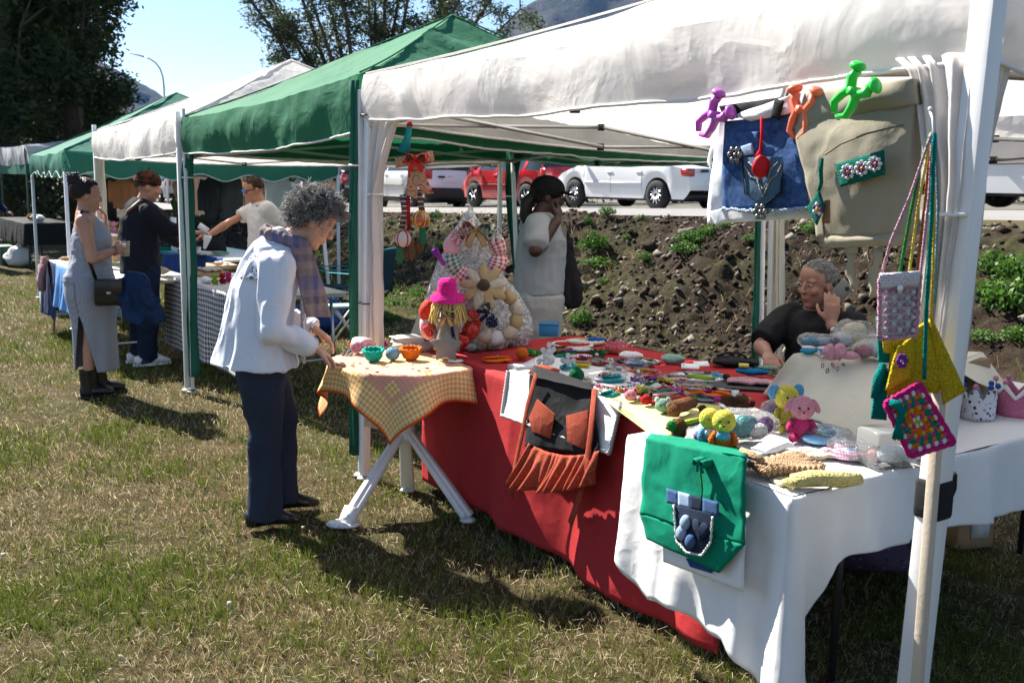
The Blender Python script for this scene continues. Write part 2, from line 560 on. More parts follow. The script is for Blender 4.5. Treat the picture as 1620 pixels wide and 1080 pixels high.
# ---------------------------------------------------------------- ground, bank, road, far land
def zc(u): return np.maximum(.45, 1.2 + .027 * (np.asarray(u) + 8.7))
def patch_noise(x, y):
 p = np.stack([x, y], 1)
 return fbm(p * 1.1, 3, 4), fbm(p * 3.1, 9, 3)
def bank_h(u, n):
 u = np.asarray(u, float); n = np.asarray(n, float)
 t = np.clip((n - 4.6 - .35 * vnoise(np.stack([u * .6, u * 0], 1), 5)) / 3.3, 0, 1)
 s = t * t * (3 - 2 * t)
 p = np.stack([u, n], 1)
 mid = np.clip(1 - np.abs(t - .5) * 2, 0, 1) ** .5
 rough = (.13 * fbm(p * .9, 21, 3) + .06 * np.abs(fbm(p * 2.6, 22, 4)) + .035 * fbm(p * 9, 23, 3))
 edge = np.clip((8.55 - n) / 1.5, 0, 1) ** 1.3
 toe = np.clip((n - 3.3) / .9, 0, 1)
 return (zc(u) - .16 * np.clip((n - 6.5) / 1.2, 0, 1)) * s - .012 + (rough * (.25 + .9 * mid) + .02 * fbm(p * 16, 31, 2)) * edge * toe + .012 * edge * toe
def ground_z(u, n):
 return max(0.0, float(bank_h([u], [n])[0])) if n > 3.3 else 0.0
t = NT('meadow_soil')
n1 = t.noise(.9, 6, .62); n2 = t.noise(5, 6, .68); n3 = t.noise(38, 5, .7); n4 = t.noise(150, 3, .7)
c = t.mix(t.ramp(n1, [(.42, 0.0), (.62, 1.0)]), (.085, .062, .030), (.055, .062, .018))
c = t.mix(t.ramp(n2, [(.45, 0.0), (.7, .8)]), c, (.15, .115, .062))
c = t.mix(t.ramp(n3, [(.48, 0.0), (.62, .75)]), c, (.028, .022, .011))
c = t.mix(t.ramp(n4, [(.55, 0.0), (.7, .6)]), c, (.26, .21, .13))
MEADOW = t.fin(c, .95, t.bump(n4, .8, .02, t.bump(n3, .7, .03)), None, .08)
mb = MB()
def gr(s, tt):
 return (s * 2 - 1, tt * 2 - 1, 0)
S = 2600
xs = [-S, -400, -60] + [(-20 + i * .5) for i in range(0, 81)] + [60, 400, S]
ys = [-400, -30] + [(-2 + i * .5) for i in range(0, 69)] + [60, 400, 2700]
vs = []
for y in ys:
 for x in xs:
  z = .012 * math.sin(x * 1.7 + .6 * y) * math.sin(y * 1.3 - x * .4) - .012 if abs(x) < 20 and 0 < y < 30 else -.02
  vs.append((x, y, z))
w = len(xs)
mb.add(vs, [(j * w + i, j * w + i + 1, (j + 1) * w + i + 1, (j + 1) * w + i) for j in range(len(ys) - 1) for i in range(w - 1)])
mb.build('ground', MEADOW, kind='structure')
# dirt bank
t = NT('bank_soil')
b1 = t.noise(2.2, 6, .65); b2 = t.noise(14, 6, .7); b3 = t.noise(60, 5, .7)
g = t.n('ShaderNodeNewGeometry')
c = t.mix(t.ramp(b1, [(.38, 0.0), (.66, 1.0)]), (.022, .015, .0105), (.052, .036, .025))
c = t.mix(t.ramp(b2, [(.5, 0.0), (.72, .8)]), c, (.085, .065, .046))
c = t.mix(t.ramp(b3, [(.58, 0.0), (.7, .7)]), c, (.17, .14, .105))
c = t.mix(t.ramp(b3, [(.28, .7), (.42, 0.0)]), c, (.03, .022, .016))
a = t.n('ShaderNodeAttribute', attribute_name='tint')
ax = t.xyz(a.outputs['Vector'])
gv = t.mix(t.ramp(t.noise(55, 4), [(.4, 0.0), (.6, 1.0)]), (.13, .115, .10), (.26, .24, .21))
c = t.mix(ax[0], c, gv)                         # gravel shoulder
c = t.mix(t.math('MULTIPLY', t.math('MULTIPLY', ax[1], .4), t.ramp(b2, [(.35, .2), (.6, 1.0)])), c, (.085, .105, .03))   # thin grass film
BANK = t.fin(c, .95, t.bump(b3, .9, .03, t.bump(b2, .8, .06)), None, .1)
us = np.concatenate([np.arange(-70, -30, .4), np.arange(-30, -14, .10), np.arange(-14, 7, .045)])
ns = np.concatenate([np.arange(3.3, 4.4, .06), np.arange(4.4, 8.6, .045), [8.62]])
UU, NN = np.meshgrid(us, ns)
H = bank_h(UU.ravel(), NN.ravel())
P = np.array(A0)[None, :] + UU.ravel()[:, None] * np.array(U_)[None, :] + NN.ravel()[:, None] * np.array(N_)[None, :]
P[:, 2] = H
me = bpy.data.meshes.new('dirt_bank')
w = len(us); h = len(ns)
ii, jj = np.meshgrid(np.arange(w - 1), np.arange(h - 1))
q = (jj * w + ii).ravel()
F = np.stack([q, q + 1, q + w + 1, q + w], 1)
me.vertices.add(len(P)); me.vertices.foreach_set('co', P.astype(np.float32).ravel())
me.loops.add(len(F) * 4); me.loops.foreach_set('vertex_index', F.astype(np.int32).ravel())
me.polygons.add(len(F)); me.polygons.foreach_set('loop_start', np.arange(0, len(F) * 4, 4, dtype=np.int32))
me.polygons.foreach_set('loop_total', np.full(len(F), 4, dtype=np.int32))
me.polygons.foreach_set('use_smooth', np.ones(len(F), dtype=bool))
me.update(calc_edges=True); me.validate()
ca = me.color_attributes.new('tint', 'FLOAT_COLOR', 'POINT')
cc = np.zeros((len(P), 4), dtype=np.float32)
cc[:, 0] = np.clip((NN.ravel() - 7.7 + .25 * fbm(P[:, :2] * 2, 40, 3)) / .35, 0, 1)
cc[:, 1] = np.clip((fbm(P[:, :2] * .8, 41, 4) + .25 - (NN.ravel() - 4.2) * .16) * 1.2, 0, 1) * (1 - cc[:, 0])
ca.data.foreach_set('color', cc.ravel())
place(me, 'dirt_bank', BANK, kind='structure')
# road
t = NT('asphalt')
c = t.mix(t.noise(1.2, 6, .65), (.17, .162, .16), (.25, .24, .235))
c = t.mix(t.ramp(t.noise(180, 3), [(.55, 0.0), (.7, .5)]), c, (.2, .19, .18))
ASPH = t.fin(c, .9, t.bump(t.noise(160, 3), .5, .005), None, .2)
mb = MB()
uu = [-160, -110, -80] + list(range(-60, 10, 2)) + [14]
def rz(u): return float(zc([u])[0])
vs = []
for u in uu:
 vs += [RW(u, 8.3, rz(u) + .004 - .10), RW(u, 12.6, rz(u) + .004)]
mb.add(vs, [(2 * i, 2 * i + 2, 2 * i + 3, 2 * i + 1) for i in range(len(uu) - 1)])
mb.build('road', ASPH, kind='structure')
mb = MB(); vs = []
for u in uu:
 vs += [RW(u, 12.55, rz(u)), RW(u, 17, rz(u)), RW(u, 40, rz(u) + .6)]
mb.add(vs, [(3 * i + k, 3 * i + 3 + k, 3 * i + 4 + k, 3 * i + 1 + k) for i in range(len(uu) - 1) for k in (0, 1)])
mb.build('parking_verge', plain('verge_gravel', (.11, .10, .08), .95, .3, 1.2, .6, 40), kind='structure')
mb = MB(); vs = []
for u in uu:
 vs += [RW(u, 12.40, rz(u) + .008), RW(u, 12.52, rz(u) + .008)]
mb.add(vs, [(2 * i, 2 * i + 2, 2 * i + 3, 2 * i + 1) for i in range(len(uu) - 1)])
mb.build('road_edge_line', plain('road_paint', (.55, .55, .52), .8, .15, 3), kind='structure')
# mountains
t = NT('mountain_rock')
c = t.mix(t.ramp(t.noise(.012, 6, .65), [(.4, 0.0), (.6, 1.0)]), (.010, .015, .010), (.034, .028, .024))
c = t.mix(t.ramp(t.noise(.05, 5, .7), [(.5, 0.0), (.7, .7)]), c, (.07, .055, .047))
MTN = t.fin(c, .95, t.bump(t.noise(.06, 6, .7), .8, 8), None, .1)
def mountain(name, prof, D, seed):
 pts = [((p - 810) / FPX * D, CAMH + (287 - y) / FPX * D) for p, y in prof]
 xs = np.linspace(pts[0][0], pts[-1][0], 130)
 Hh = np.interp(xs, [p[0] for p in pts], [p[1] for p in pts])
 ds = np.linspace(-1, 1, 50)
 XX, DD = np.meshgrid(xs, ds)
 prof_ = (1 - np.abs(DD)) ** .9
 p2 = np.stack([XX.ravel() / 90, DD.ravel() * 4], 1)
 rid = (1 - np.abs(fbm(p2, seed, 4))).reshape(DD.shape) - .6
 Z = Hh[None, :] * prof_ + rid * Hh[None, :] * .16 * (1 - np.abs(1 - 2 * np.abs(DD))) + 3 * fbm(p2 * 6, seed + 4, 3).reshape(DD.shape) * (np.abs(DD) < .98)
 mb = MB(); w = len(xs)
 vs = np.stack([XX.ravel(), D + DD.ravel() * D * .28 - rid.ravel() * 30, Z.ravel() - 3], 1)
 mb.add([tuple(v) for v in vs], [(j * w + i, j * w + i + 1, (j + 1) * w + i + 1, (j + 1) * w + i) for j in range(len(ds) - 1) for i in range(w - 1)])
 mb.build(name, MTN, kind='structure')
mountain('mountain', [(-500, 250), (-250, 120), (-60, 40), (60, 62), (130, 92), (170, 108), (212, 128), (250, 152), (300, 185), (360, 225), (420, 280)], 1500, 60)
mountain('mountain', [(700, 250), (750, 120), (790, 45), (830, 12), (880, -20), (960, -45), (1060, -62), (1250, -70), (1500, -50), (1900, 60), (2300, 240)], 1700, 80)
# ---------------------------------------------------------------- blades and leaves as raw meshes
def raw_mesh(name, verts, faces, tint=None, mat=None, smooth=False):
 me = bpy.data.meshes.new(name)
 k = faces.shape[1]
 me.vertices.add(len(verts)); me.vertices.foreach_set('co', verts.astype(np.float32).ravel())
 me.loops.add(faces.size); me.loops.foreach_set('vertex_index', faces.astype(np.int32).ravel())
 me.polygons.add(len(faces)); me.polygons.foreach_set('loop_start', np.arange(0, faces.size, k, dtype=np.int32))
 me.polygons.foreach_set('loop_total', np.full(len(faces), k, dtype=np.int32))
 me.update(calc_edges=True)
 if tint is not None:
  ca = me.color_attributes.new('tint', 'FLOAT_COLOR', 'POINT')
  cc = np.ones((len(verts), 4), dtype=np.float32); cc[:, :3] = tint
  ca.data.foreach_set('color', cc.ravel())
 if mat: me.materials.append(mat)
 return me
def blades(base, h, lean, w, az, tint):
 """curved grass blades, two triangles-pairs each"""
 N = len(base)
 d = np.stack([np.cos(az), np.sin(az), np.zeros(N)], 1)
 sx = np.stack([-np.sin(az + 1.2), np.cos(az + 1.2), np.zeros(N)], 1)
 m = base + d * (lean * h * .35)[:, None]; m[:, 2] += h * .62 * np.sqrt(np.maximum(.02, 1 - (lean * .5) ** 2))
 tp = base + d * (lean * h)[:, None]; tp[:, 2] += h * np.sqrt(np.maximum(.01, 1 - np.minimum(lean, .98) ** 2))
 hw = (w / 2)[:, None]
 vs = np.stack([base - sx * hw, base + sx * hw, m + sx * hw * .7, m - sx * hw * .7, tp], 1).reshape(-1, 3)
 o = np.arange(N) * 5
 f = np.concatenate([np.stack([o, o + 1, o + 2], 1), np.stack([o, o + 2, o + 3], 1), np.stack([o + 3, o + 2, o + 4], 1)])
 return vs, f, np.repeat(tint, 5, axis=0)
GRASS = tintmat('grass_blade', .8, .1, 60, .15, .3, (1.3, 1.26, 1.2))
def lawn():
 N = 390000
 Y = np.exp(nr.uniform(math.log(2.7), math.log(17), N)); X = nr.uniform(-.72, .62, N) * Y + nr.uniform(-.9, .4, N)
 k = nr.randint(0, 7, N)
 cell = .045
 cx = np.floor(X / cell) * cell; cy = np.floor(Y / cell) * cell
 jx = vnoise(np.stack([cx * 57, cy * 57], 1), 1) * .02; jy = vnoise(np.stack([cx * 57, cy * 57], 1), 2) * .02
 tuft = nr.rand(N) < .6
 X = np.where(tuft, cx + cell / 2 + jx + nr.normal(0, .007, N), X); Y = np.where(tuft, cy + cell / 2 + jy + nr.normal(0, .007, N), Y)
 n = (X - A0.x) * N_.x + (Y - A0.y) * N_.y
 a, b = patch_noise(X, Y)
 c5 = vnoise(np.stack([X, Y], 1) * 11, 61); c6 = vnoise(np.stack([X, Y], 1) * 26, 62)
 g = a * .42 + b * .42 + .38 * c5 + .22 * c6
 keep = (n < 4.3) & (nr.rand(N) < np.clip(1.0 - .22 * np.clip(n - 1.5, 0, 3) + .1 * b, 0, 1)) & (nr.rand(N) < .62 + .45 * np.clip(b + .4, 0, 1)) & ((c6 + .5 * c5) > -.62)
 X, Y, g, b, n = X[keep], Y[keep], g[keep], b[keep], n[keep]; N = len(X)
 green = nr.rand(N) < np.clip(.50 + g * 1.0, .1, .95)
 h = np.where(green, nr.gamma(4, .0095, N) + .012, nr.gamma(3, .011, N) + .012) * (1 + .5 * np.clip(g, -.5, 1))
 h = np.clip(h * .88, .012, .10)
 lean = np.where(green, nr.uniform(.1, .85, N), nr.uniform(.5, .99, N))
 w = nr.uniform(.0018, .0036, N) * np.clip(Y / 4.0, .8, 2.6)
 az = nr.uniform(0, 6.283, N)
 ct = nr.rand(N)[:, None]
 gc = np.array([.028, .058, .008]) * (1 - ct) + np.array([.17, .205, .035]) * ct
 sc = np.array([.17, .125, .055]) * (1 - ct) + np.array([.58, .52, .34]) * ct
 br = np.array([.07, .04, .018]) * (1 - ct) + np.array([.24, .14, .065]) * ct
 col = np.where(green[:, None], gc, np.where((nr.rand(N) < .38)[:, None], br, sc))
 base = np.stack([X, Y, np.full(N, -.012)], 1)
 vs, f, tt = blades(base, h, lean, w, az, col)
 place(raw_mesh('short_grass', vs, f, tt, GRASS), 'short_grass', None, label='short dry and green grass covering the meadow', cat='grass', kind='stuff')
 N = 10000
 Y = np.exp(nr.uniform(math.log(2.7), math.log(12), N)); X = nr.uniform(-.72, .62, N) * Y
 n = (X - A0.x) * N_.x + (Y - A0.y) * N_.y
 k = n < 4; X, Y = X[k], Y[k]; N = len(X)
 az = nr.uniform(0, 6.283, N); L = nr.uniform(.012, .045, N); w = nr.uniform(.0012, .0024, N) * np.clip(Y / 4, .8, 2.2)
 d = np.stack([np.cos(az), np.sin(az), np.zeros(N)], 1); s = np.stack([-np.sin(az), np.cos(az), np.zeros(N)], 1)
 c0 = np.stack([X, Y, nr.uniform(.004, .025, N)], 1); c1 = c0 + d * L[:, None]; c1[:, 2] += nr.uniform(-.008, .02, N)
 vs = np.stack([c0 - s * w[:, None] / 2, c0 + s * w[:, None] / 2, c1 + s * w[:, None] / 2, c1 - s * w[:, None] / 2], 1).reshape(-1, 3)
 o = np.arange(N) * 4
 ct = nr.rand(N)[:, None]
 tt = np.repeat(np.array([.30, .22, .12]) * (1 - ct) + np.array([.58, .52, .40]) * ct, 4, axis=0)
 place(raw_mesh('dry_straw', vs, np.stack([o, o + 1, o + 2, o + 3], 1), tt, GRASS), 'dry_straw', None, label='pale dry straw lying in the grass', cat='straw', kind='stuff')
lawn()
def leaf_cloud(centers, sizes, tints, aspect=.45, up=.3):
 """one small folded leaf per centre"""
 N = len(centers)
 d = nr.normal(0, 1, (N, 3)); d[:, 2] = d[:, 2] * .6 - up; d /= np.linalg.norm(d, axis=1)[:, None]
 e = nr.normal(0, 1, (N, 3)); s = np.cross(d, e); s /= np.linalg.norm(s, axis=1)[:, None] + 1e-9
 L = sizes[:, None]
 vs = np.stack([centers, centers + d * L * .5 + s * L * aspect * .5, centers + d * L, centers + d * L * .5 - s * L * aspect * .5], 1).reshape(-1, 3)
 o = np.arange(N) * 4
 return vs, np.stack([o, o + 1, o + 2, o + 3], 1), np.repeat(tints, 4, axis=0)
LEAF = tintmat('tree_leaf', .55, .1, 30, .3, .35)
BARK = plain('bark', (.075, .058, .042), .9, .35, 6, .8, 30)
STEM = plain('plant_stem', (.08, .11, .03), .8, .2, 10)
def tree(name, label, loc, H, stems, clumps, nleaf, lsz, c1, c2, cr=.5, asp=.45, group=None, bark=BARK, droop=.3):
 """stems: [(polyline, r0)] ; clumps: [(centre, radius)] in local metres"""
 root = thing(name, label, 'tree', loc, group=group)
 mb = MB()
 for pl, r0 in stems:
  m = len(pl)
  mb.tube(pl, [r0 * (1 - .8 * i / (m - 1)) + .006 for i in range(m)], 8)
 mb.build('trunk', bark, root)
 cs = []
 tw = MB()
 P0 = [V(p) for pl, _ in stems for p in pl[1:]]
 for c, r in clumps:
  c = V(c)
  near = min(P0, key=lambda p: (p - c).length + .7 * max(0, p.z - c.z))
  midp = (near + c) / 2 + V((rng.uniform(-.2, .2), rng.uniform(-.2, .2), .15))
  tw.tube([near, midp, c], [.035, .022, .008], 4, cap=False)
  for k in range(4):
   e = c + V((rng.gauss(0, 1), rng.gauss(0, 1), rng.gauss(0, .8))) * (r * .55)
   tw.tube([c, (c + e) / 2 + V((0, 0, .04)), e], [.012, .008, .004], 3, cap=False)
 tw.build('branches', bark, root)
 for c, r in clumps:
  m = max(6, int(nleaf * r ** 2.2))
  q = nr.normal(0, 1, (m, 3)); q /= np.linalg.norm(q, axis=1)[:, None]
  q = q * (nr.rand(m) ** .45)[:, None] * r
  q[:, 2] *= .8
  q += np.array([.35 * r * vnoise(q * (3 / r) + k * 9.1, 5) for k in range(3)]).T
  cs.append(q + np.array(c)[None, :])
 cs = np.concatenate(cs)
 ct = np.clip(.5 + .5 * fbm(cs * .9, 77, 2) + nr.normal(0, .2, len(cs)), 0, 1)[:, None]
 tint = np.array(c1) * (1 - ct) + np.array(c2) * ct
 vs, f, tt = leaf_cloud(cs, nr.uniform(.6, 1.3, len(cs)) * lsz, tint, asp, droop)
 place(raw_mesh('crown', vs, f, tt, LEAF), 'crown', None, root)
 return root
def rc(cx, cy, z, n, rx, ry, rz_, r0, r1, seed=0):
 g = random.Random(seed); o = []
 while len(o) < n:
  p = V((g.uniform(-1, 1), g.uniform(-1, 1), g.uniform(-1, 1)))
  if .25 < p.length < 1: o.append(((cx + p.x * rx, cy + p.y * ry, z + p.z * rz_), g.uniform(r0, r1)))
 return o
# tall dark trees at the left
def upright(h, n, seed, spread=.22):
 g = random.Random(seed); st = [([(0, 0, 0), (.1, 0, h * .3), (-.1, .1, h * .65), (.05, 0, h)], .32)]
 for i in range(n):
  a = g.uniform(0, 6.28); z = h * g.uniform(.15, .7); L = g.uniform(.2, .4) * h
  st.append(([(0, 0, z), (math.cos(a) * L * spread, math.sin(a) * L * spread, z + L * .5), (math.cos(a) * L * spread * 1.6, math.sin(a) * L * spread * 1.6, z + L)], .10))
 return st
DK1, DK2 = (.014, .032, .010), (.045, .075, .020)
def at(px, y, z=0):
 p = PY(px, 400, y); return V((p.x, p.y, z))
tree('tree', 'tall dense dark tree at the left edge behind the far white stall roof', at(20, 26), 14, upright(14, 12, 1), rc(0, 0, 7.5, 120, 2.2, 2.6, 7.2, .5, 1.0, 2), 700, .17, DK1, DK2)
tree('tree', 'tall dark tree whose loose right side reaches over the lamp', at(124, 28), 15, upright(15, 14, 3), rc(-.1, 0, 6.0, 105, 1.25, 2.0, 5.4, .45, .85, 4) + rc(.35, 0, 8.2, 34, 1.75, 1.4, 2.6, .32, .55, 5), 680, .16, DK1, (.07, .10, .022))
tree('tree', 'dark tree filling the gap between the two tall left trees', at(70, 31), 12, upright(12, 10, 6), rc(0, 0, 6, 100, 1.9, 2, 6, .5, .95, 7), 560, .18, DK1, DK2)
tree('tree', 'lower bushy tree beside the far green roof', at(172, 33), 5.4, upright(5, 8, 8, .35), rc(0, 0, 2.9, 40, 1.2, 1.3, 1.9, .35, .65, 9), 620, .16, DK1, (.075, .11, .025))
# feathery tree with many stems behind the stalls
g = random.Random(12); st = []; cl = []
for i in range(17):
 a = -1.15 + 2.3 * i / 16 + g.uniform(-.06, .06); yy = g.uniform(-.5, .5); L = g.uniform(9.5, 14)
 pl = [(g.uniform(-.3, .3), yy * .3, 0)]
 for k in range(1, 7):
  f = k / 6
  pl.append((math.sin(a * .55) * L * f * (.55 + .4 * f) + g.uniform(-.12, .12), yy * 5 * f, L * f * math.cos(a * .42)))
 st.append((pl, .13))
 for k in range(24):
  f = g.uniform(.34, 1.0); j = min(5, int(f * 6)); p = V(pl[j]).lerp(V(pl[j + 1]), f * 6 - j)
  cl.append(((p.x + g.gauss(0, .5), p.y + g.gauss(0, .7), p.z + g.gauss(0, .35)), g.uniform(.28, .62)))
tree('tree', 'feathery many stemmed tree with sky showing through behind the green stall roof', at(590, 40), 13, st, cl, 780, .18, (.03, .055, .02), (.12, .145, .05), asp=.32, droop=.15)
# hedge bushes past the cars
for i, (u, hh) in enumerate([(-58, 3), (-48, 3.4), (-40, 3.2), (-33, 3.6), (-27, 3), (-21, 3.5), (-15, 3.2), (-9, 3.6), (-3, 3.2)]):
 p = RW(u, 21 + (i % 3), rz(u) + .1)
 lab = ['round green bush behind the parked %s' % w for w in ('silver car', 'grey car', 'dark van', 'dark car', 'white off roader', 'red hatchback', 'white saloon', 'white saloon tail', 'light van')][i]
 tree('bush', lab, p, hh, [([(0, 0, 0), (.1, 0, hh * .4), (.2, .1, hh * .8)], .1), ([(0, 0, 0), (-.4, .2, hh * .7)], .08)], rc(0, 0, hh * .5, 26, 2.9, 1.4, hh * .5, .5, .9, 30 + i), 200, .2, (.02, .04, .012), (.07, .11, .025), group='bushes beyond the road')
# air
HZ = bpy.data.materials.new('haze'); HZ.use_nodes = True; ht = HZ.node_tree
ht.nodes.remove(ht.nodes['Principled BSDF']); pv = ht.nodes.new('ShaderNodeVolumePrincipled')
pv.inputs['Color'].default_value = (.28, .52, 1, 1); pv.inputs['Density'].default_value = .00006; pv.inputs['Anisotropy'].default_value = .2
ht.links.new(pv.outputs[0], ht.nodes['Material Output'].inputs['Volume'])
MB().box((0, 1200, 219), (5600, 3600, 440)).build('haze', HZ, None, 'thin blue air between the stalls and the mountains', 'haze', kind='stuff', smooth=False)
# street lamp
lp = at(269, 46, .3)
L = thing('street_lamp', 'curved arm street lamp above the far green roof', 'street lamp', lp)
MB().tube([(0, 0, 0), (0, 0, 3), (0, 0, 5.3), (-.03, 0, 5.75), (-.14, 0, 6.1), (-.34, 0, 6.38), (-.62, 0, 6.55), (-.9, 0, 6.63)], [.07, .06, .045, .04, .037, .034, .03, .028], 8).build('pole', GREYST, L)
MB().bar((-.82, 0, 6.62), (-1.5, 0, 6.78), .2, .075, w2=.12).build('lamp_head', GREYST, L, bevel=.02)
# slatted timber fence
root = thing('timber_fence', 'brown upright board fence behind the vendor in sunglasses', 'fence', RW(-27.5, 7.75, 0), ROWZ)
BRD = plain('fence_board', (.13, .065, .035), .8, .3, 3, .4, 40)
bm0 = MB().box((0, 0, .75), (.13, .024, 1.5)).mesh('fence_slat', False)
L_ = 11.0
for i in range(76):
 u = -27.5 + i * L_ / 76
 o = place(bm0, 'slat', BRD, root, loc=(i * L_ / 76 + .07, rng.uniform(-.006, .006), float(zc([u])[0]) - .15 + rng.uniform(-.03, .03)))
mb = MB()
for k in (.3, 1.0): mb.bar((0, .035, .72 - .2 + k - .2), (L_, .035, .98 - .2 + k), .04, .09)
mb.build('rail', BRD, root)
# stones, clods and weeds on the bank
STONE = plain('bank_stone', (.13, .115, .095), .9, .35, 9, .5, 60, 0, .15)
STONE2 = plain('pale_stone', (.36, .31, .24), .9, .25, 9, .4, 60, 0, .15)
CLOD = plain('earth_clod', (.035, .025, .018), .95, .3, 14, .9, 50, 0, .1)
def rock(seed):
 mb = MB(); mb.ell((0, 0, 0), (.5, .38, .28), 9, 6); return mb.noise(.14, 2.2, seed, 2).mesh('stone', True)
RK = [[rock(50 + 7 * k) for k in range(6)] for _ in range(3)]
for a, mt in zip(RK, (STONE, STONE2, CLOD)):
 for i, m in enumerate(a):
  m.materials.append(mt)
labs = [('stone', 'grey stone half sunk in the dirt bank', 'grey stones on the dirt bank'), ('stone', 'pale tan stone lying on the dirt bank', 'pale stones on the dirt bank'), ('earth_clod', 'dark clod of earth on the dirt bank', 'earth clods on the dirt bank')]
g = random.Random(5)
cnt = [0, 0, 0]
for i in range(190):
 n = g.choice((4.4, 5.0, 5.4, 6.3, 7.1)) + g.gauss(0, .28); u = -2.5 - g.random() ** 1.3 * 17 + (n - 4) * -.4 + 3.5 * (g.random() < .25)
 k = 0 if g.random() < .5 else (1 if g.random() < .45 else 2)
 s = g.uniform(.05, .15) * (1.6 if g.random() < .08 else 1) * (1.5 if k == 2 else 1)
 nm, lb, gp = labs[k]
 o = place(RK[k][i % 6], nm, None, None, lb, nm.split('_')[-1], RW(u, n, ground_z(u, n) + s * .08), gp)
 o.rotation_euler = (g.uniform(-.4, .4), g.uniform(-.4, .4), g.uniform(0, 6.28)); o.scale = (s * g.uniform(.8, 1.4), s, s * g.uniform(.7, 1.2)); cnt[k] += 1
# small rubble everybody's eye reads as one mass
mb = MB(); tints = []
N = 14000
n = nr.uniform(3.9, 8.45, N); u = -1 - nr.rand(N) ** 1.2 * 20 + 7 * (nr.rand(N) < .3)
hz = bank_h(u, n); hz = np.maximum(hz, -.01)
c = np.array(A0)[None, :] + u[:, None] * np.array(U_) + n[:, None] * np.array(N_); c[:, 2] = hz + .004
s = nr.gamma(2, .011, N) + .006
octv = np.array([(1, 0, 0), (0, 1, 0), (-1, 0, 0), (0, -1, 0), (0, 0, .8), (0, 0, -.8)])
vs = c[:, None, :] + octv[None] * s[:, None, None] * nr.uniform(.5, 1.3, (N, 6, 1)) + nr.normal(0, .15, (N, 6, 3)) * s[:, None, None]
fo = np.array([(0, 1, 4), (1, 2, 4), (2, 3, 4), (3, 0, 4), (1, 0, 5), (2, 1, 5), (3, 2, 5), (0, 3, 5)])
fs = (np.arange(N)[:, None, None] * 6 + fo[None]).reshape(-1, 3)
ct = nr.rand(N)[:, None]; dk = (nr.rand(N) < .80 + .25 * fbm(np.stack([u, n], 1) * 1.1, 71, 3))[:, None]
tt = np.where(dk, np.array([.02, .014, .010]) * (1 - ct) + np.array([.07, .05, .036]) * ct, np.array([.16, .14, .11]) * (1 - ct) + np.array([.27, .235, .185]) * ct)
place(raw_mesh('rubble', vs.reshape(-1, 3), fs, np.repeat(tt, 6, axis=0), tintmat('rubble_bit', .95, .4, 80, .1)), 'rubble', None, label='loose pebbles and soil crumbs covering the dirt bank', cat='rubble', kind='stuff')
# dry stalks on the bank
N = 9000
n = nr.uniform(3.8, 8.4, N); u = -1 - nr.rand(N) ** 1.2 * 22 + 8 * (nr.rand(N) < .35)
cl_ = fbm(np.stack([u, n], 1) * 1.3, 91, 3); k = (cl_ > -.1) & (nr.rand(N) < .8); n, u = n[k], u[k]; N = len(n)
c = np.array(A0)[None, :] + u[:, None] * np.array(U_) + n[:, None] * np.array(N_); c[:, 2] = np.maximum(0, bank_h(u, n)) - .01
ct = nr.rand(N)[:, None]; gg = (nr.rand(N) < .3)[:, None]
col = np.where(gg, np.array([.07, .12, .02]) * (1 - ct) + np.array([.16, .22, .05]) * ct, np.array([.2, .13, .06]) * (1 - ct) + np.array([.42, .33, .2]) * ct)
vs, f, tt = blades(c, nr.gamma(3, .035, N) + .03, nr.uniform(.4, .98, N), nr.uniform(.004, .009, N), nr.uniform(0, 6.28, N), col)
place(raw_mesh('dry_stalks', vs, f, tt, GRASS), 'dry_stalks', None, label='dry stalks and thin grass straggling over the dirt bank', cat='grass', kind='stuff')
# toe-of-bank green ground cover
N = 26000
n = nr.uniform(2.4, 5.6, N); u = nr.uniform(-16, 4, N)
cl_ = fbm(np.stack([u, n], 1) * .9, 95, 3) - .10 * (u + 6) - .25 * np.abs(n - 3.9)
k = cl_ > .05; n, u = n[k], u[k]; N = len(n)
c = np.array(A0)[None, :] + u[:, None] * np.array(U_) + n[:, None] * np.array(N_); c[:, 2] = np.maximum(0, bank_h(u, n)) - .01
ct = nr.rand(N)[:, None]
vs, f, tt = blades(c, nr.gamma(3, .02, N) + .02, nr.uniform(.2, .9, N), nr.uniform(.006, .014, N), nr.uniform(0, 6.28, N), np.array([.055, .12, .015]) * (1 - ct) + np.array([.17, .26, .04]) * ct)
place(raw_mesh('green_grass', vs, f, tt, GRASS), 'green_grass', None, label='fresh green grass at the foot of the dirt bank', cat='grass', kind='stuff')
def weed_mesh(seed, nl, r, h, sz):
 g = np.random.RandomState(seed)
 a = g.uniform(0, 6.28, nl); rr = r * g.rand(nl) ** .6; z = h * (g.rand(nl) ** .8) * (1.1 - .6 * rr / r)
 cs = np.stack([rr * np.cos(a), rr * np.sin(a), z], 1)
 ct = np.clip(g.rand(nl) * .6 + .4 * z / h, 0, 1)[:, None]
 vs, f, tt = leaf_cloud(cs, g.uniform(.6, 1.4, nl) * sz, np.array([.03, .085, .012]) * (1 - ct) + np.array([.10, .21, .03]) * ct, .6, -.1)
 return raw_mesh('leaves', vs, f, tt, LEAF)
WD = [weed_mesh(k, 420, .25, .20, .052) for k in range(4)]
def wstem(k):
 mb = MB(); g = random.Random(k)
 for i in range(7):
  a = g.uniform(0, 6.28); r = g.uniform(.05, .2)
  mb.tube([(0, 0, -.03), (r * .4 * math.cos(a), r * .4 * math.sin(a), .09), (r * math.cos(a), r * math.sin(a), .17)], [.006, .005, .003], 4)
 me = mb.mesh('stems'); me.materials.append(STEM); return me
WS = [wstem(k) for k in range(4)]
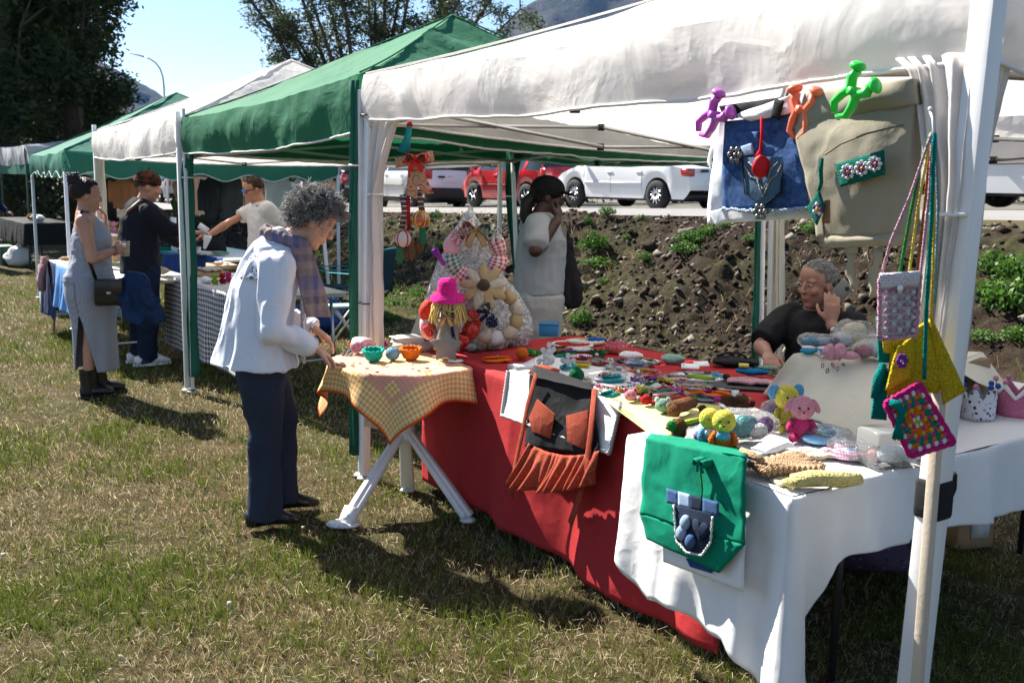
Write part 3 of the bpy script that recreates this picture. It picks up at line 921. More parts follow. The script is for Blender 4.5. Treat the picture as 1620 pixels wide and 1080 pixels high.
wpos = [(1100, 385, 1.2), (1085, 398, .8), (1122, 372, .7), (940, 398, .9), (948, 420, 1.0), (932, 392, .6), (1020, 415, .5), (960, 342, .5), (1015, 348, .45), (955, 448, .4), (1192, 388, .5), (690, 345, .6), (622, 355, .5), (700, 395, .6), (1290, 370, .7), (920, 512, .7), (1590, 470, 1.5), (1612, 440, 1.2), (1570, 432, 1.0), (1602, 492, 1.2), (1555, 535, .7), (1612, 540, .8), (1580, 350, .7), (660, 470, .7), (625, 482, .8), (700, 500, .8), (610, 508, .6), (930, 355, .4), (1150, 360, .4), (990, 380, .35), (870, 340, .5)]
for i, (px, py, s) in enumerate(wpos):
 y = 8.0
 for y in np.arange(7.0, 24, .05):
  p = PY(px, py, y); u, n = UN(p)
  if p.z <= (ground_z(u, n) if n < 8.5 else 9): break
 u, n = UN(p)
 if n > 8.5: continue
 r = thing('weed', 'leafy green weed growing on the dirt bank', 'weed', (p.x, p.y, ground_z(u, n) - .01), rng.uniform(0, 6), 'leafy weeds on the dirt bank')
 k = i % 4; s *= .85
 a = place(WD[k], 'leaves', None, r); b = place(WS[k], 'stems', None, r)
 r.scale = (s * (.8 + .5 * (i % 3) / 2), s * (.8 + .5 * ((i + 1) % 3) / 2), s * (.7 + .25 * (i % 4)))
# ---------------------------------------------------------------- parked cars
def car(name, label, u, n, paint, L=4.2, Wd=1.75, Hh=1.45, kind='hatch', lights=True, plate=True, rimn=10, cat='car', heading=ROWZ + math.pi):
 """car in its own frame: +x forwards, z up, wheels on z=0"""
 loc = RW(u, n, rz(u))
 root = thing(name, label, cat, loc, heading)
 wb = L * .62; wr = .315 if kind != 'suv' else .37
 xf_, xr = wb / 2, -wb / 2
 hl = L / 2
 if kind == 'sedan': prof = [(-hl, .62), (-hl + .05, .88), (-hl + .6, .98), (-hl + 1.15, 1.22), (-hl + 1.75, Hh - .02), (-.1, Hh), (.55, Hh - .1), (1.15, 1.02), (1.4, .93), (hl - .35, .80), (hl - .05, .66), (hl, .5)]; cab = (-hl + .6, 1.15)
 elif kind == 'suv': prof = [(-hl, .75), (-hl + .04, 1.05), (-hl + .12, 1.3), (-hl + .45, Hh - .08), (-hl + .9, Hh), (.2, Hh), (.7, Hh - .08), (1.15, 1.18), (1.3, 1.12), (hl - .3, 1.0), (hl - .05, .85), (hl, .6)]; cab = (-hl + .12, 1.2)
 elif kind == 'van': prof = [(-hl, .6), (-hl + .03, 1.0), (-hl + .08, Hh - .15), (-hl + .3, Hh), (.6, Hh), (1.1, Hh - .12), (1.75, 1.2), (1.95, 1.1), (hl - .2, .9), (hl, .6)]; cab = (-.3, 1.8)
 else: prof = [(-hl, .65), (-hl + .03, .9), (-hl + .12, 1.05), (-hl + .5, Hh - .06), (-hl + .95, Hh), (.0, Hh), (.5, Hh - .07), (1.05, 1.06), (1.25, .97), (hl - .3, .82), (hl - .05, .66), (hl, .48)]; cab = (-hl + .12, 1.1)
 px_ = [p[0] for p in prof]; pz = [p[1] for p in prof]
 belt = {'sedan': .93, 'suv': 1.12, 'van': 1.1, 'hatch': .97}[kind]
 xs = sorted(set([round(-hl + L * i / 64, 4) for i in range(65)]))
 def sill(x):
  z = .24 if kind != 'suv' else .34
  if abs(x) > hl - .12: z += (abs(x) - hl + .12) * 1.6
  for c in (xf_, xr):
   d = abs(x - c); ra = wr + .065
   if d < ra: z = max(z, wr + math.sqrt(ra * ra - d * d))
  return z
 def hw(x):
  e = max(0, abs(x) - (hl - .75)) / .75
  return Wd / 2 * (1 - .16 * e * e)
 mb = MB(); gl = MB()
 rows = []
 for x in xs:
  zt = np.interp(x, px_, pz); w = hw(x); s0 = sill(x); b = min(belt, zt - .02); b = max(b, s0 + .03)
  zm = s0 + (b - s0) * .55
  top_w = w * (.99 - .33 * max(0, (zt - b)) / .55)
  rows.append([(x, -w * .94, s0), (x, -w, zm), (x, -w * .975, b), (x, -max(.2, top_w), max(zt - .05, b + .005)), (x, -max(.15, top_w * .86), zt), (x, 0, zt + .015)])
 def full(r): return r + [(x, -y, z) for x, y, z in reversed(r[:-1])]
 vs = [q for r in rows for q in full(r)]; w = 11
 fs = []; gf = []
 for i in range(len(xs) - 1):
  xm = (xs[i] + xs[i + 1]) / 2
  for k in range(w - 1):
   q = (i * w + k, i * w + k + 1, (i + 1) * w + k + 1, (i + 1) * w + k)
   side = k in (2, 7); top = k in (3, 4, 5, 6)
   zt = np.interp(xm, px_, pz)
   steep = abs(np.interp(xm + .05, px_, pz) - np.interp(xm - .05, px_, pz)) > .042
   pil = kind != 'van' and any(abs(xm - p) < .05 for p in (.12, cab[0] + .75))
   if cab[0] + .12 < xm < cab[1] - .05 and side and zt > belt + .2 and not pil and not (kind == 'van' and xm < .1): gf.append(q)
   elif cab[0] - .1 < xm < cab[1] + .1 and top and steep and zt > belt + .08: gf.append(q)
   else: fs.append(q)
 fs.append(tuple(range(w - 1, -1, -1))); fs.append(tuple((len(xs) - 1) * w + k for k in range(w)))
 body = mb.add(vs, fs).build('body', paint, root, auto=40)
 gm = MB().add(vs, gf); gm.v = [(x * .997, y * .99, z - .006) for x, y, z in gm.v]
 gm.build('window', DARKGLASS, root)
 MB().box((0, 0, .30), (L * .9, Wd * .8, .22)).box((0, 0, .62), (L * .55, Wd * .86, .6)).build('underbody', BLACKP, root)
 for x in (xf_, xr):
  for sgn in (-1, 1):
   y = sgn * (Wd / 2 - .09)
   rot = RX(math.pi / 2)
   wh = MB().lathe([(wr * .62, -.1), (wr * .9, -.105), (wr, -.07), (wr, .07), (wr * .9, .105), (wr * .62, .1), (wr * .6, 0)], 28, (x, y, wr), rot, cap=False).build('wheel', TYRE, root)
   rm = MB()
   rm.lathe([(wr * .60, -.09), (wr * .66, -.085), (wr * .66, .085), (wr * .60, .09), (wr * .60, -.09)], 28, (x, y, wr), rot, cap=False)
   rm.lathe([(.05, -.07), (.06, .07), (.0, .075)], 12, (x, y, wr), rot, cap=False)
   for k in range(rimn):
    a = 2 * math.pi * k / rimn
    yy = y + sgn * .075
    rm.bar((x + .04 * math.cos(a), yy, wr + .04 * math.sin(a)), (x + wr * .63 * math.cos(a), yy + sgn * .01, wr + wr * .63 * math.sin(a)), .045, .02, upd=(0, 1, 0), w2=.03)
   rm.build('rim', RIM, wh)
   MB().lathe([(wr * .6, -.01), (wr * .6, .01)], 24, (x, y + sgn * .03, wr), rot).build('brake_disc', BLACKP, wh)
 DOORL = BLACKP
 sg = 1   # the side seen from the meadow is the left side of a car that drives away
 for sgn in (-1, 1):
  y = sgn * (Wd / 2)
  for x in ((.12, -.85) if kind != 'van' else (.62,)):
   hz = belt - .12
   MB().bar((x - .10, y * .995, hz), (x + .10, y * .995, hz), .03, .035).build('door_handle', BLACKP if kind == 'van' else paint, root, bevel=.008)
  sm = MB()
  for x in (1.02, .08, -.95):
   if kind == 'van' and x < .5 and x > -.9: continue
   for k in range(6):
    z0 = .36 + k * (belt - .42) / 6; z1 = .36 + (k + 1) * (belt - .42) / 6
    def yy(z):
     xx = x; w_ = hw(xx); s0 = sill(xx); b = belt; zm = s0 + (b - s0) * .55
     return sgn * float(np.interp(z, [s0, zm, b], [w_ * .94, w_, w_ * .975])) * 1.001
    sm.bar((x, yy(z0), z0), (x, yy(z1), z1), .008, .004, upd=(0, 1, 0))
  sm.build('door_seam', BLACKP, root)
  MB().bar((-.95, y * 1.0, belt * .62), (1.0, y * 1.0, belt * .62), .035, .02).build('side_moulding', paint if kind == 'sedan' else BLACKP, root, bevel=.006)
  MB().ell((.98, sgn * (Wd / 2 + .1), belt + .06), (.07, .11, .075), 10, 8).build('wing_mirror', paint if kind != 'suv' else BLACKP, root)
  lt = MB()
  if kind == 'suv': lt.box((-hl + .10, sgn * (Wd / 2 - .19), 1.03), (.2, .24, .30))
  elif kind == 'sedan': lt.box((-hl + .12, sgn * (Wd / 2 - .20), .80), (.26, .22, .17))
  else: lt.box((-hl + .11, sgn * (Wd / 2 - .19), .90), (.24, .24, .24))
  lt.build('tail_light', gloss('tail_light_red', (.35, .012, .012)), root, bevel=.03)
  MB().ell((hl - .30, sgn * (Wd / 2 - .24), .68 if kind != 'suv' else .86), (.22, .12, .085), 12, 8).build('headlight', gloss('headlight_clear', (.55, .58, .6), .05), root)
 if kind == 'suv' or kind == 'van':
  MB().box((-hl + .0, 0, .46), (.14, Wd * .94, .34)).build('rear_bumper', BLACKP, root, bevel=.03)
  MB().box((hl - .05, 0, .46), (.16, Wd * .9, .28)).build('front_bumper', BLACKP, root, bevel=.03)
 MB().box((-hl - .015, 0, .58 if kind != 'suv' else .86), (.03, .52, .115)).build('number_plate', WPLAST, root, bevel=.005)
 MB().box((-hl - .012, .31, .95 if kind != 'sedan' else .84), (.03, .22, .06)).build('boot_handle', BLACKP, root, bevel=.01)
 MB().lathe([(.055, -.012), (.06, 0), (.055, .012), (.02, .016)], 16, (-hl - .0 + .03, 0, .93), RY(-math.pi / 2)).build('badge', RIM, root)
 return root
WCAR = gloss('white_car_paint', (.72, .73, .75))
RCAR = gloss('red_car_paint', (.42, .012, .018))
SCAR = gloss('silver_car_paint', (.42, .45, .48), .18)
DCAR = gloss('dark_car_paint', (.02, .023, .03))
car('white_saloon', 'white saloon with multi spoke alloy wheels beside the red hatchback', -12.3, 13.35, WCAR, 4.5, 1.78, 1.46, 'sedan')
car('red_hatchback', 'small red hatchback parked between two white cars', -16.9, 13.35, RCAR, 3.9, 1.7, 1.5, 'hatch', rimn=5)
car('white_off_roader', 'white off roader with black bumper and boxy red tail light', -22.9, 13.4, WCAR, 4.4, 1.85, 1.72, 'suv', rimn=6)
car('dark_car', 'dark car glimpsed beside the green bush behind the older woman', -28.9, 13.6, DCAR, 4.3, 1.75, 1.5, 'suv', rimn=6)
car('silver_car', 'silver blue car seen behind the man in the knitted cap', -44.5, 12.2, SCAR, 4.2, 1.75, 1.5, 'hatch', rimn=5)
car('light_van', 'pale van with black door handle at the right edge beyond the bank', -2.75, 13.2, gloss('pale_van_paint', (.60, .62, .63), .2), 4.6, 1.8, 1.95, 'van', rimn=6, cat='van')
# ---------------------------------------------------------------- canopies
def arr_noise(mb, amp, sc, seed, start=0, keep_z=False, aniso=(1, 1, 1)):
 a = np.array(mb.v[start:])
 d = np.stack([fbm(a * sc * np.array(aniso) + k * 13.3, seed + k, 4) for k in range(3)], 1) * amp
 if keep_z: d[:, 2] = 0
 mb.v[start:] = [tuple(x) for x in (a + d)]
def curtain(root, mat, tp, bt, side, wt, wb, ztop, ztie, zbot, nf=5, name='curtain', off=.0, tie=True, nrm=None):
 """gathered cloth tied back to a leg; tp/bt are the leg's top and bottom"""
 side = V(side).normalized(); nrm = V(nrm).normalized() if nrm is not None else V((0, 0, 1)).cross(side)
 tp, bt = V(tp), V(bt)
 def leg(z): return bt.lerp(tp, (z - bt.z) / (tp.z - bt.z))
 mb = MB()
 def f(s, t):
  z = ztop + (zbot - ztop) * t
  if z > ztie:
   k = (ztop - z) / (ztop - ztie); w = wt + (wb - wt) * (k ** .55)
  else:
   k = 1; w = wb * (1 + .5 * min(1, (ztie - z) * 1.2))
  amp = .012 + .016 * k
  return leg(z) + side * (off + s * w) + nrm * (amp * (math.sin(s * nf * 6.283 + 1.3 * math.sin(z * 2 + s * 4) + 2.2 * math.sin(s * 7.3)) + .5 * math.sin(s * nf * 3.1 + z * 1.7)) + .02)
 mb.grid(f, nf * 9, 26)
 arr_noise(mb, .004, 9, 3)
 mb.build(name, mat, root, world=True, solid=.0015)
 if tie:
  p = leg(ztie) + side * (off + wb * .5) + nrm * .02
  MB().torus(p, .5, .006, 20, 6, rot=Matrix((side * (wb * 1.25 + .03), nrm * .075, V((0, 0, 1)))).transposed()).build('curtain_tie', WPLAST, root, world=True)
def tent(label, corners, legs, zt, zb, zp, mat, under=None, scallop=None, hem=None, seed=1, sagv=.04, roof_in=.0, leg_mat=WPAINT, cat='canopy', name='canopy_stall', hw=.034, hws=None):
 c = [V(p) for p in corners]
 ZT = zt if isinstance(zt, (list, tuple)) else [zt] * 4; ZB = zb if isinstance(zb, (list, tuple)) else [zb] * 4
 root = thing(name, label, cat, (c[0].x, c[0].y, 0), ROWZ)
 pk = (c[0] + c[1] + c[2] + c[3]) / 4; pk.z = zp
 rm = MB()
 for k in range(4):
  a, b = c[k], c[(k + 1) % 4]
  out = (a + b) / 2 - pk; out.z = 0; out.normalize()
  def f(s, t, a=a, b=b, out=out, k=k):
   e = a.lerp(b, s); e = V((e.x, e.y, ZT[k] + (ZT[(k + 1) % 4] - ZT[k]) * s))
   q = e.lerp(pk, t)
   q.z -= .10 * math.sin(math.pi * t) * (.35 + .65 * 4 * s * (1 - s)) * (1 - t) + .035 * 4 * s * (1 - s) * (1 - t) ** 2
   return q
  st = rm.n
  rm.grid(f, 36, 26, flip=False)
  def g(s, t, a=a, b=b, out=out, k=k):
   e = a.lerp(b, s)
   zt = ZT[k] + (ZT[(k + 1) % 4] - ZT[k]) * s; zb = ZB[k] + (ZB[(k + 1) % 4] - ZB[k]) * s
   z0 = zt - .035 * 4 * s * (1 - s)
   zz = zb - sagv * 4 * s * (1 - s)
   if scallop: zz = zb - .05 - scallop * abs(math.sin(s * math.pi * 7)) if scallop > 0 else zb + scallop * .5 * (1 + math.cos(s * 2 * math.pi * 5.5))
   z = z0 + (zz - z0) * t
   bow = .012 * math.sin(s * 9 + seed) * t + .007 * math.sin(s * 23 + 2 * t + seed * 3) * t
   return V((e.x, e.y, z)) + out * (.012 + .02 * math.sin(math.pi * min(1, t * 1.0)) * (1 - .3 * t) + bow * 4 * s * (1 - s))
  rm.grid(g, 84, 7)
 a = np.array(rm.v)
 d = .022 * fbm(a * np.array([2.1, 2.1, 3.0]), seed, 4)
 cr = fbm(a @ np.array([[1.0, .6, 0], [-.6, 1.0, .4], [0, .3, 1.2]]) * np.array([2.0, 7.5, 4]), seed + 5, 3)
 d2 = .014 * (np.abs(cr) - .3)
 pkd = np.linalg.norm(a[:, :2] - np.array(pk)[None, :2], axis=1)
 damp = np.clip(pkd / .5, .2, 1)
 nrm = a - np.array((pk.x, pk.y, ZB[0] - .6)); nrm /= np.linalg.norm(nrm, axis=1)[:, None]
 cd = np.min([np.hypot(a[:, 0] - q.x, a[:, 1] - q.y) for q in c], axis=0)
 a2 = a + nrm * ((d + d2) * damp * np.clip(cd / .25, .1, 1))[:, None]
 rm.v = [tuple(x) for x in a2]
 rm.build('canopy_cloth', mat, root, world=True)
 if hem:
  hm = MB()
  for k in range(4):
   st = (37 * 27 + 85 * 8) * k + 37 * 27 + 85 * 7
   hm.tube([V(a2[st + i]) - V((0, 0, .004)) for i in range(85)], .0075, 5)
  hm.build('hem', hem, root, world=True)
 cm = MB()
 for k in range(4):
  a, b = c[k], pk
  pts = []
  for i in range(15):
   tt = i / 14; q = V((a.x, a.y, ZT[k])).lerp(pk, tt); q.z += .006 - .10 * math.sin(math.pi * tt) * .35 * (1 - tt); pts.append(q)
  cm.tube(pts, .006, 5)
 cm.build('roof_seam', mat, root, world=True)
 for li, (tp, bt) in enumerate(legs):
  tp, bt = V(tp), V(bt)
  hw = hws[li] if hws else hw
  lg = MB().bar(bt + V((0, 0, .02)), tp, hw, hw, upd=U_).bar(bt.lerp(tp, .38), tp, hw * .78, hw * .78, upd=U_).build('leg', leg_mat, root, world=True, bevel=.003)
  MB().box(bt + V((0, 0, .006)), (.075, .075, .012)).build('foot_plate', GREYST, lg, world=True)
 tb = MB()
 for k in range(4):
  a, b = c[k], c[(k + 1) % 4]
  inn = (pk - (a + b) / 2); inn.z = 0; inn.normalize()
  a = a + inn * .05; b = b + inn * .05
  za = ZB[k], ZB[(k + 1) % 4]
  q = [V((a.lerp(b, t).x, a.lerp(b, t).y, 0)) for t in (0, .25, .5, .75, 1)]
  q = [p + V((0, 0, za[0] + (za[1] - za[0]) * i / 4)) for i, p in enumerate(q)]
  z1, z2 = .09, -.03
  Z = lambda p, z: V((p.x, p.y, p.z + z))
  for i, j in ((0, 2), (2, 4)):
   tb.bar(Z(q[i], z1), Z(q[j], z2), .013, .022); tb.bar(Z(q[i], z2) + inn * .02, Z(q[j], z1) + inn * .02, .013, .022)
  for p_, d_ in ((Z(q[2], z1), .04), (Z(q[2], z2), .04), (Z(q[1], (z1 + z2) / 2), .028), (Z(q[3], (z1 + z2) / 2), .028)): MB().box(p_, (d_, d_, d_)).build('truss_joint', BLACKP, root, world=True)
 for k in range(4):
  a = c[k]; z1 = ZB[k] + .05; zt = ZT[k]
  tb.bar(V((a.x, a.y, z1)), V((a.lerp(pk, .5).x, a.lerp(pk, .5).y, (zt + zp) / 2 - .13)), .016, .026)
  tb.bar(V((a.lerp(pk, .5).x, a.lerp(pk, .5).y, (zt + zp) / 2 - .13)), V((pk.x, pk.y, zp - .09)), .016, .026)
 tb.build('truss', GREYST, root, world=True)
 return root, c, pk
B_TOP, B_BOT = PY(1557, 103, 2.61), PY(1424, 1280, 2.61); B_BOT.z = 0
C1 = V((B_TOP.x, B_TOP.y, 0))
def up(p, z): return V((p.x, p.y, z))
# near white stall
cW = [A0, C1, C1 + N_ * 3.2, A0 + N_ * 3.2]
kb = PY(1228, 430, (A0 + N_ * 3.2).y)
legsW = [(up(A0 + V((.02, 0, 0)), 2.1), up(PX(577, 757), 0)), (up(C1, 2.15), B_BOT), (up(cW[2], 2.1), cW[2]), (up(cW[3] + V((.05, 0, 0)), 2.1), V((kb.x, kb.y, 0)))]
tW, cW, pkW = tent('near white canopy stall over the red and white tables', cW, legsW, [2.175, 2.19, 2.09, 2.07], [1.945, 1.955, 1.84, 1.82], 2.74, WHITE_CAN, hem=WHITE_TRIM, seed=4, hws=[.044, .062, .04, .04])
curtain(tW, WHITE_CAN, legsW[0][0], legsW[0][1], U_, .36, .075, 1.97, 1.55, .30, 5)
curtain(tW, WHITE_CAN, legsW[1][0], legsW[1][1], -U_, .235, .075, 1.97, 1.56, 1.02, 4, off=-.0)
curtain(tW, WHITE_CAN, legsW[1][0], legsW[1][1], N_, .20, .05, 1.97, 1.56, 1.05, 3, off=0)
curtain(tW, CREAM_CLOTH, legsW[3][0], legsW[3][1], U_, .25, .055, 1.95, 1.62, .25, 4)
MB().torus(up(legsW[0][0], 1.965), .05, .004, 18, 6).torus(legsW[0][1].lerp(legsW[0][0], .46), .045, .004, 18, 6).build('cable_tie', BLACKP, tW, world=True)
# black sleeve on the near leg, and the loose wooden pole lashed to it
pS = B_BOT.lerp(up(C1, 2.15), .37)
MB().box(pS, (.078, .078, .11), RZ(ROWZ)).build('black_strap', fabric('black_webbing', (.02, .02, .022)), tW, world=True, bevel=.012)
MB().tube([pS + V((.035, .02, .03)), pS + V((.055, .02, .055)), pS + V((.06, .03, .02)), pS + V((.05, .03, -.03))], [.014, .016, .013, .008], 8).build('strap_end', fabric('black_webbing', (.02, .02, .022)), tW, world=True)
q0, q1 = PY(1435, 1280, 2.52), PY(1492, 560, 2.52); q0.z = 0
MB().bar(q0, q1, .026, .026, upd=U_).build('wooden_pole', plain('weathered_batten', (.50, .42, .33), .7, .25, 5, .3, 60), label='pale wooden pole leaning against the near white leg', cat='pole', loc=tuple(q0), world=True, bevel=.003)
# green stall
L2 = PX(305, 620)
L2 = V((L2.x, L2.y, 0))
G1 = A0 - U_ * .05 - N_ * .01
cG = [L2, G1, G1 + N_ * 2.95 - U_ * .2, L2 + N_ * 2.95]
gb = PY(827, 300, cG[3].y)
legsG = [(up(L2, 2.12), L2), (up(G1, 2.1), up(PX(572, 752), 0)), (up(cW[3] + V((-.01, .03, 0)), 2.0), V((kb.x - .06, kb.y + .03, 0))), (up(cG[3], 2.1), V((gb.x, gb.y, 0)))]
tG, cG, pkG = tent('green canopy stall between the two white ones', cG, legsG, [2.055, 2.185, 2.06, 2.0], [1.80, 1.885, 1.80, 1.84], 2.79, GREEN_CAN, hem=WHITE_TRIM, seed=9, hws=[.024, .03, .03, .03])
curtain(tG, DKGREEN_CAN, legsG[0][0], legsG[0][1], U_, .26, .035, 1.95, 1.62, .12, 4, off=-.035)
curtain(tG, DKGREEN_CAN, legsG[1][0], legsG[1][1], -U_, .08, .028, 2.15, 1.70, .12, 3)
curtain(tG, DKGREEN_CAN, legsG[3][0] - U_ * .16, legsG[3][1], U_, .36, .06, 1.92, 1.5, .4, 4)
curtain(tG, DKGREEN_CAN, legsG[2][0], legsG[2][1], -U_, .08, .03, 1.92, 1.5, .2, 3)
MB().box(L2 + V((0, 0, .01)), (.05, .05, .02)).build('foot_block', BLACKP, tG, world=True)
# second white stall
L3 = L2 - U_ * 2.72 + N_ * .0
w1 = L2 - U_ * .07 - N_ * .02
cV = [L3, w1, w1 + N_ * 2.9, L3 + N_ * 2.9]
legsV = [(up(p, 2.1), p) for p in cV]
legsV[3] = (PY(512, 372, 11.9), V((PY(524, 430, 11.6).x, 11.6, 0)))
tV, cV, pkV = tent('small white canopy stall between two green ones', cV, legsV, [2.04, 2.05, 1.98, 1.98], [1.80, 1.81, 1.80, 1.80], 2.70, WHITE_CAN, seed=14, hem=WHITE_TRIM)
curtain(tV, fabric('warm_white_curtain', (.74, .66, .55), trans=.25), legsV[0][0], legsV[0][1], U_, .22, .12, 1.93, 1.2, .4, 4)
# far green stall with a scalloped edge
F1 = PX(116, 521); F1 = V((F1.x, F1.y, 0)); F0 = PX(62, 471); F0 = V((F0.x, F0.y, 0))
cF = [F0, F1, F1 + N_ * 3.1, F0 + N_ * 3.1]
legsF = [(up(p, 1.84), p) for p in cF]
legsF[0] = (PY(51, 277, F0.y), F0); legsF[1] = (PY(103, 272, F1.y), F1)
cF[0] = up(legsF[0][0], 0); cF[1] = up(legsF[1][0], 0)
tF, cF, pkF = tent('far green canopy stall with a zigzag scalloped edge', cF, legsF, [1.88, 1.88, 1.86, 1.86], [1.665, 1.665, 1.66, 1.66], 2.66, DKGREEN_CAN, scallop=-.07, seed=21, hem=fabric('grey_green_trim', (.4, .52, .52)), leg_mat=plain('pale_blue_sleeve', (.55, .60, .70), .6, .08, 4))
PALE_TARP = fabric('pale_tarp', (.62, .62, .63), .7, .1, .6, 3, trans=.3)
mb = MB(); pA, pB = cF[3] + U_ * .1, cF[3] + U_ * 1.5
mb.grid(lambda s, t: up(pA.lerp(pB, s), 1.75 - t * .75 - .06 * math.sin(s * 3.14)) + N_ * (.05 * math.sin(s * 8 + t * 3)), 20, 12)
mb.build('side_sheet', PALE_TARP, tF, world=True)
# farthest stall at the left edge
q = PY(40, 236, 20.0); q = V((q.x, q.y, 0))
cE = [q - U_ * 3, q, q + N_ * 3, q - U_ * 3 + N_ * 3]
tE, cE, pkE = tent('farthest pale roofed stall at the left edge', cE, [(up(p, 2.1), p) for p in cE], 2.2, 1.83, 2.42, PALE_TARP, seed=31, leg_mat=DGREEN_ST)
mb = MB()
for k in (0, 1):
 a, b = (cE[0], cE[1]) if k == 0 else (cE[1], cE[2])
 mb.grid(lambda s, t: up(a.lerp(b, s), 1.83 - t * .2) + (a + b - cE[2] - cE[0]).normalized() * .01, 10, 2)
mb.build('lower_valance', DKGREEN_CAN, tE, world=True)
# ---------------------------------------------------------------- tables and their cloths
def trestle(name, label, u0, u1, n0, n1, z, cat='table', mat=None, legm=None, brace=True):
 root = thing(name, label, cat, RW((u0 + u1) / 2, (n0 + n1) / 2), ROWZ)
 L, W = u1 - u0, n1 - n0
 MB().box((0, 0, z - .02), (L, W, .03)).build('table_top', mat or WPLAST, root, bevel=.006)
 for x in (-1, 1):
  for y in (-1, 1):
   MB().tube([(x * (L / 2 - .12), y * (W / 2 - .08), z - .03), (x * (L / 2 - .10), y * (W / 2 - .05), .0)], .014, 8).build('leg', legm or GREYST, root)
  if brace: MB().bar((x * (L / 2 - .11), -W / 2 + .06, .2), (x * (L / 2 - .11), W / 2 - .06, .2), .018).build('brace', legm or GREYST, root)
 return root
def tablecloth(name, label, path, z, drop, out, mat, top=True, folds=(9, .03), seed=0, uvs=None, group=None, corner=None, ret=False):
 """cloth over a table: path = polyline of (u,n) edge points with outward directions worked out, drop(s)->length"""
 pts = [V((a, b, 0)) for a, b in path]
 seg = [(pts[i + 1] - pts[i]).length for i in range(len(pts) - 1)]; tot = sum(seg)
 def at_(s):
  d = s * tot
  for i, l in enumerate(seg):
   if d <= l or i == len(seg) - 1: return pts[i].lerp(pts[i + 1], min(1, d / l)), i, d
   d -= l
 def outdir(s):
  o = V((0, 0, 0))
  for ds in (-.06, -.03, 0, .03, .06):
   p, i, d = at_(min(1, max(0, s + ds * 1.0 / tot)))
   t = (pts[i + 1] - pts[i]).normalized(); o += V((t.y, -t.x, 0))
  return o.normalized()
 rs = random.Random(seed); ph = [rs.uniform(0, 6.28) for _ in range(4)]
 def f(s, t):
  p, i, d = at_(s); o = outdir(s); D = drop(s)
  x = s * tot
  fold = folds[1] * (1.4 - 2.2 * abs(math.sin(x * folds[0] * .5 + ph[0] + .5 * math.sin(x * 3))) ** .7 + .6 * math.sin(x * folds[0] * 1.73 + ph[1] + t) + .35 * math.sin(x * folds[0] * 3.1 + ph[2]))
  h = t * D
  rd = .008 * (1 - math.exp(-h / .008))
  q = p + o * (rd + (out(s) if callable(out) else out) * t + fold * t ** 1.1)
  return RW(q.x, q.y, z - h + .012 * math.exp(-h / .02) * 0)
 mb = MB(); nu = int(tot / .018)
 mb.grid(f, nu, 30, uvs=(tot, 1))
 if top:
  cu = sum(p.x for p in pts) / len(pts)
  inner = top
  def g2(s, t):
   p, i, d = at_(s); c = V((inner[0], inner[1], 0)) if len(inner) == 2 else None
   if len(inner) == 4:   # clamp to back edge
    c = V((min(max(p.x, inner[0]), inner[2]), inner[3], 0)) if abs(p.y - inner[1]) < 1e-3 else V((inner[0], p.y, 0))
   q = p.lerp(c, t)
   return RW(q.x, q.y, z)
  mb.grid(g2, nu, 14, flip=True)
 arr_noise(mb, .006, 4, seed + 3)
 return mb.build(name, mat, None, label, 'tablecloth', tuple(RW(path[0][0], path[0][1], z)), group, world=True, solid=.0015)
trestle('display_table', 'long display table under the red cloth', .52, 2.30, .13, 1.12, .745, legm=BLACKP)
trestle('display_table', 'white clothed display table nearest the camera', 2.62, 3.10, .12, 1.95, .748, legm=BLACKP, brace=False)
def red_drop(s): return .70 + .012 * math.sin(s * 9)
tablecloth('red_tablecloth', 'plain red cloth hanging to the grass from the long table', [(.44, 1.14), (.44, .115), (2.72, -.03)], .750, red_drop, lambda s: .035, RED_CLOTH, folds=(6, .022), seed=5, top=False)
mb = MB()
mb.grid(lambda s, t: RW(.44 + s * 2.2, (.115 - .14 * s) + t * (1.03 + .14 * s), .751 + .003 * math.sin(s * 31) * math.sin(t * 17)), 60, 30)
mb.grid(lambda s, t: RW(.49 + s * 1.93, 1.142 + .02 + t * .03, .75 - t * .3), 40, 4)
mb.build('red_cloth_top', RED_CLOTH, bpy.data.objects['red_tablecloth'], world=True)
def wh_drop(s):
 x = s * (.78 + 2.27)
 if x < .78:
  d = .50 + .02 * math.sin(x * 9) - .05 * math.exp(-x / .06)
  d += .16 * max(0, 1 - (.78 - x) / .22) + .04 * math.exp(-((x - .50) / .12) ** 2)
 else:
  d = .235 + .015 * math.sin(x * 4) + .425 * max(0, 1 - (x - .78) / .17)
 return d
WT = tablecloth('white_tablecloth', 'white cloth with a long hanging corner on the nearest table', [(2.37, -.20), (3.145, -.275), (3.135, 2.0)], .757, wh_drop, lambda s: .035 + .10 * math.exp(-((s * 3.05 - .78) / .035) ** 2) - .05 * math.exp(-((abs(s * 3.05 - .78) - .10) / .04) ** 2), WHITE_CLOTH, folds=(13, .016), seed=8, top=False)
mb = MB()
mb.grid(lambda s, t: RW(2.37 + s * .77, -.20 - .075 * s * (1 - t) + t * 2.20, .7575 + .0025 * math.sin(s * 23 + t * 8) * math.sin(t * 19)), 40, 60)
mb.build('white_cloth_top', WHITE_CLOTH, WT, world=True)
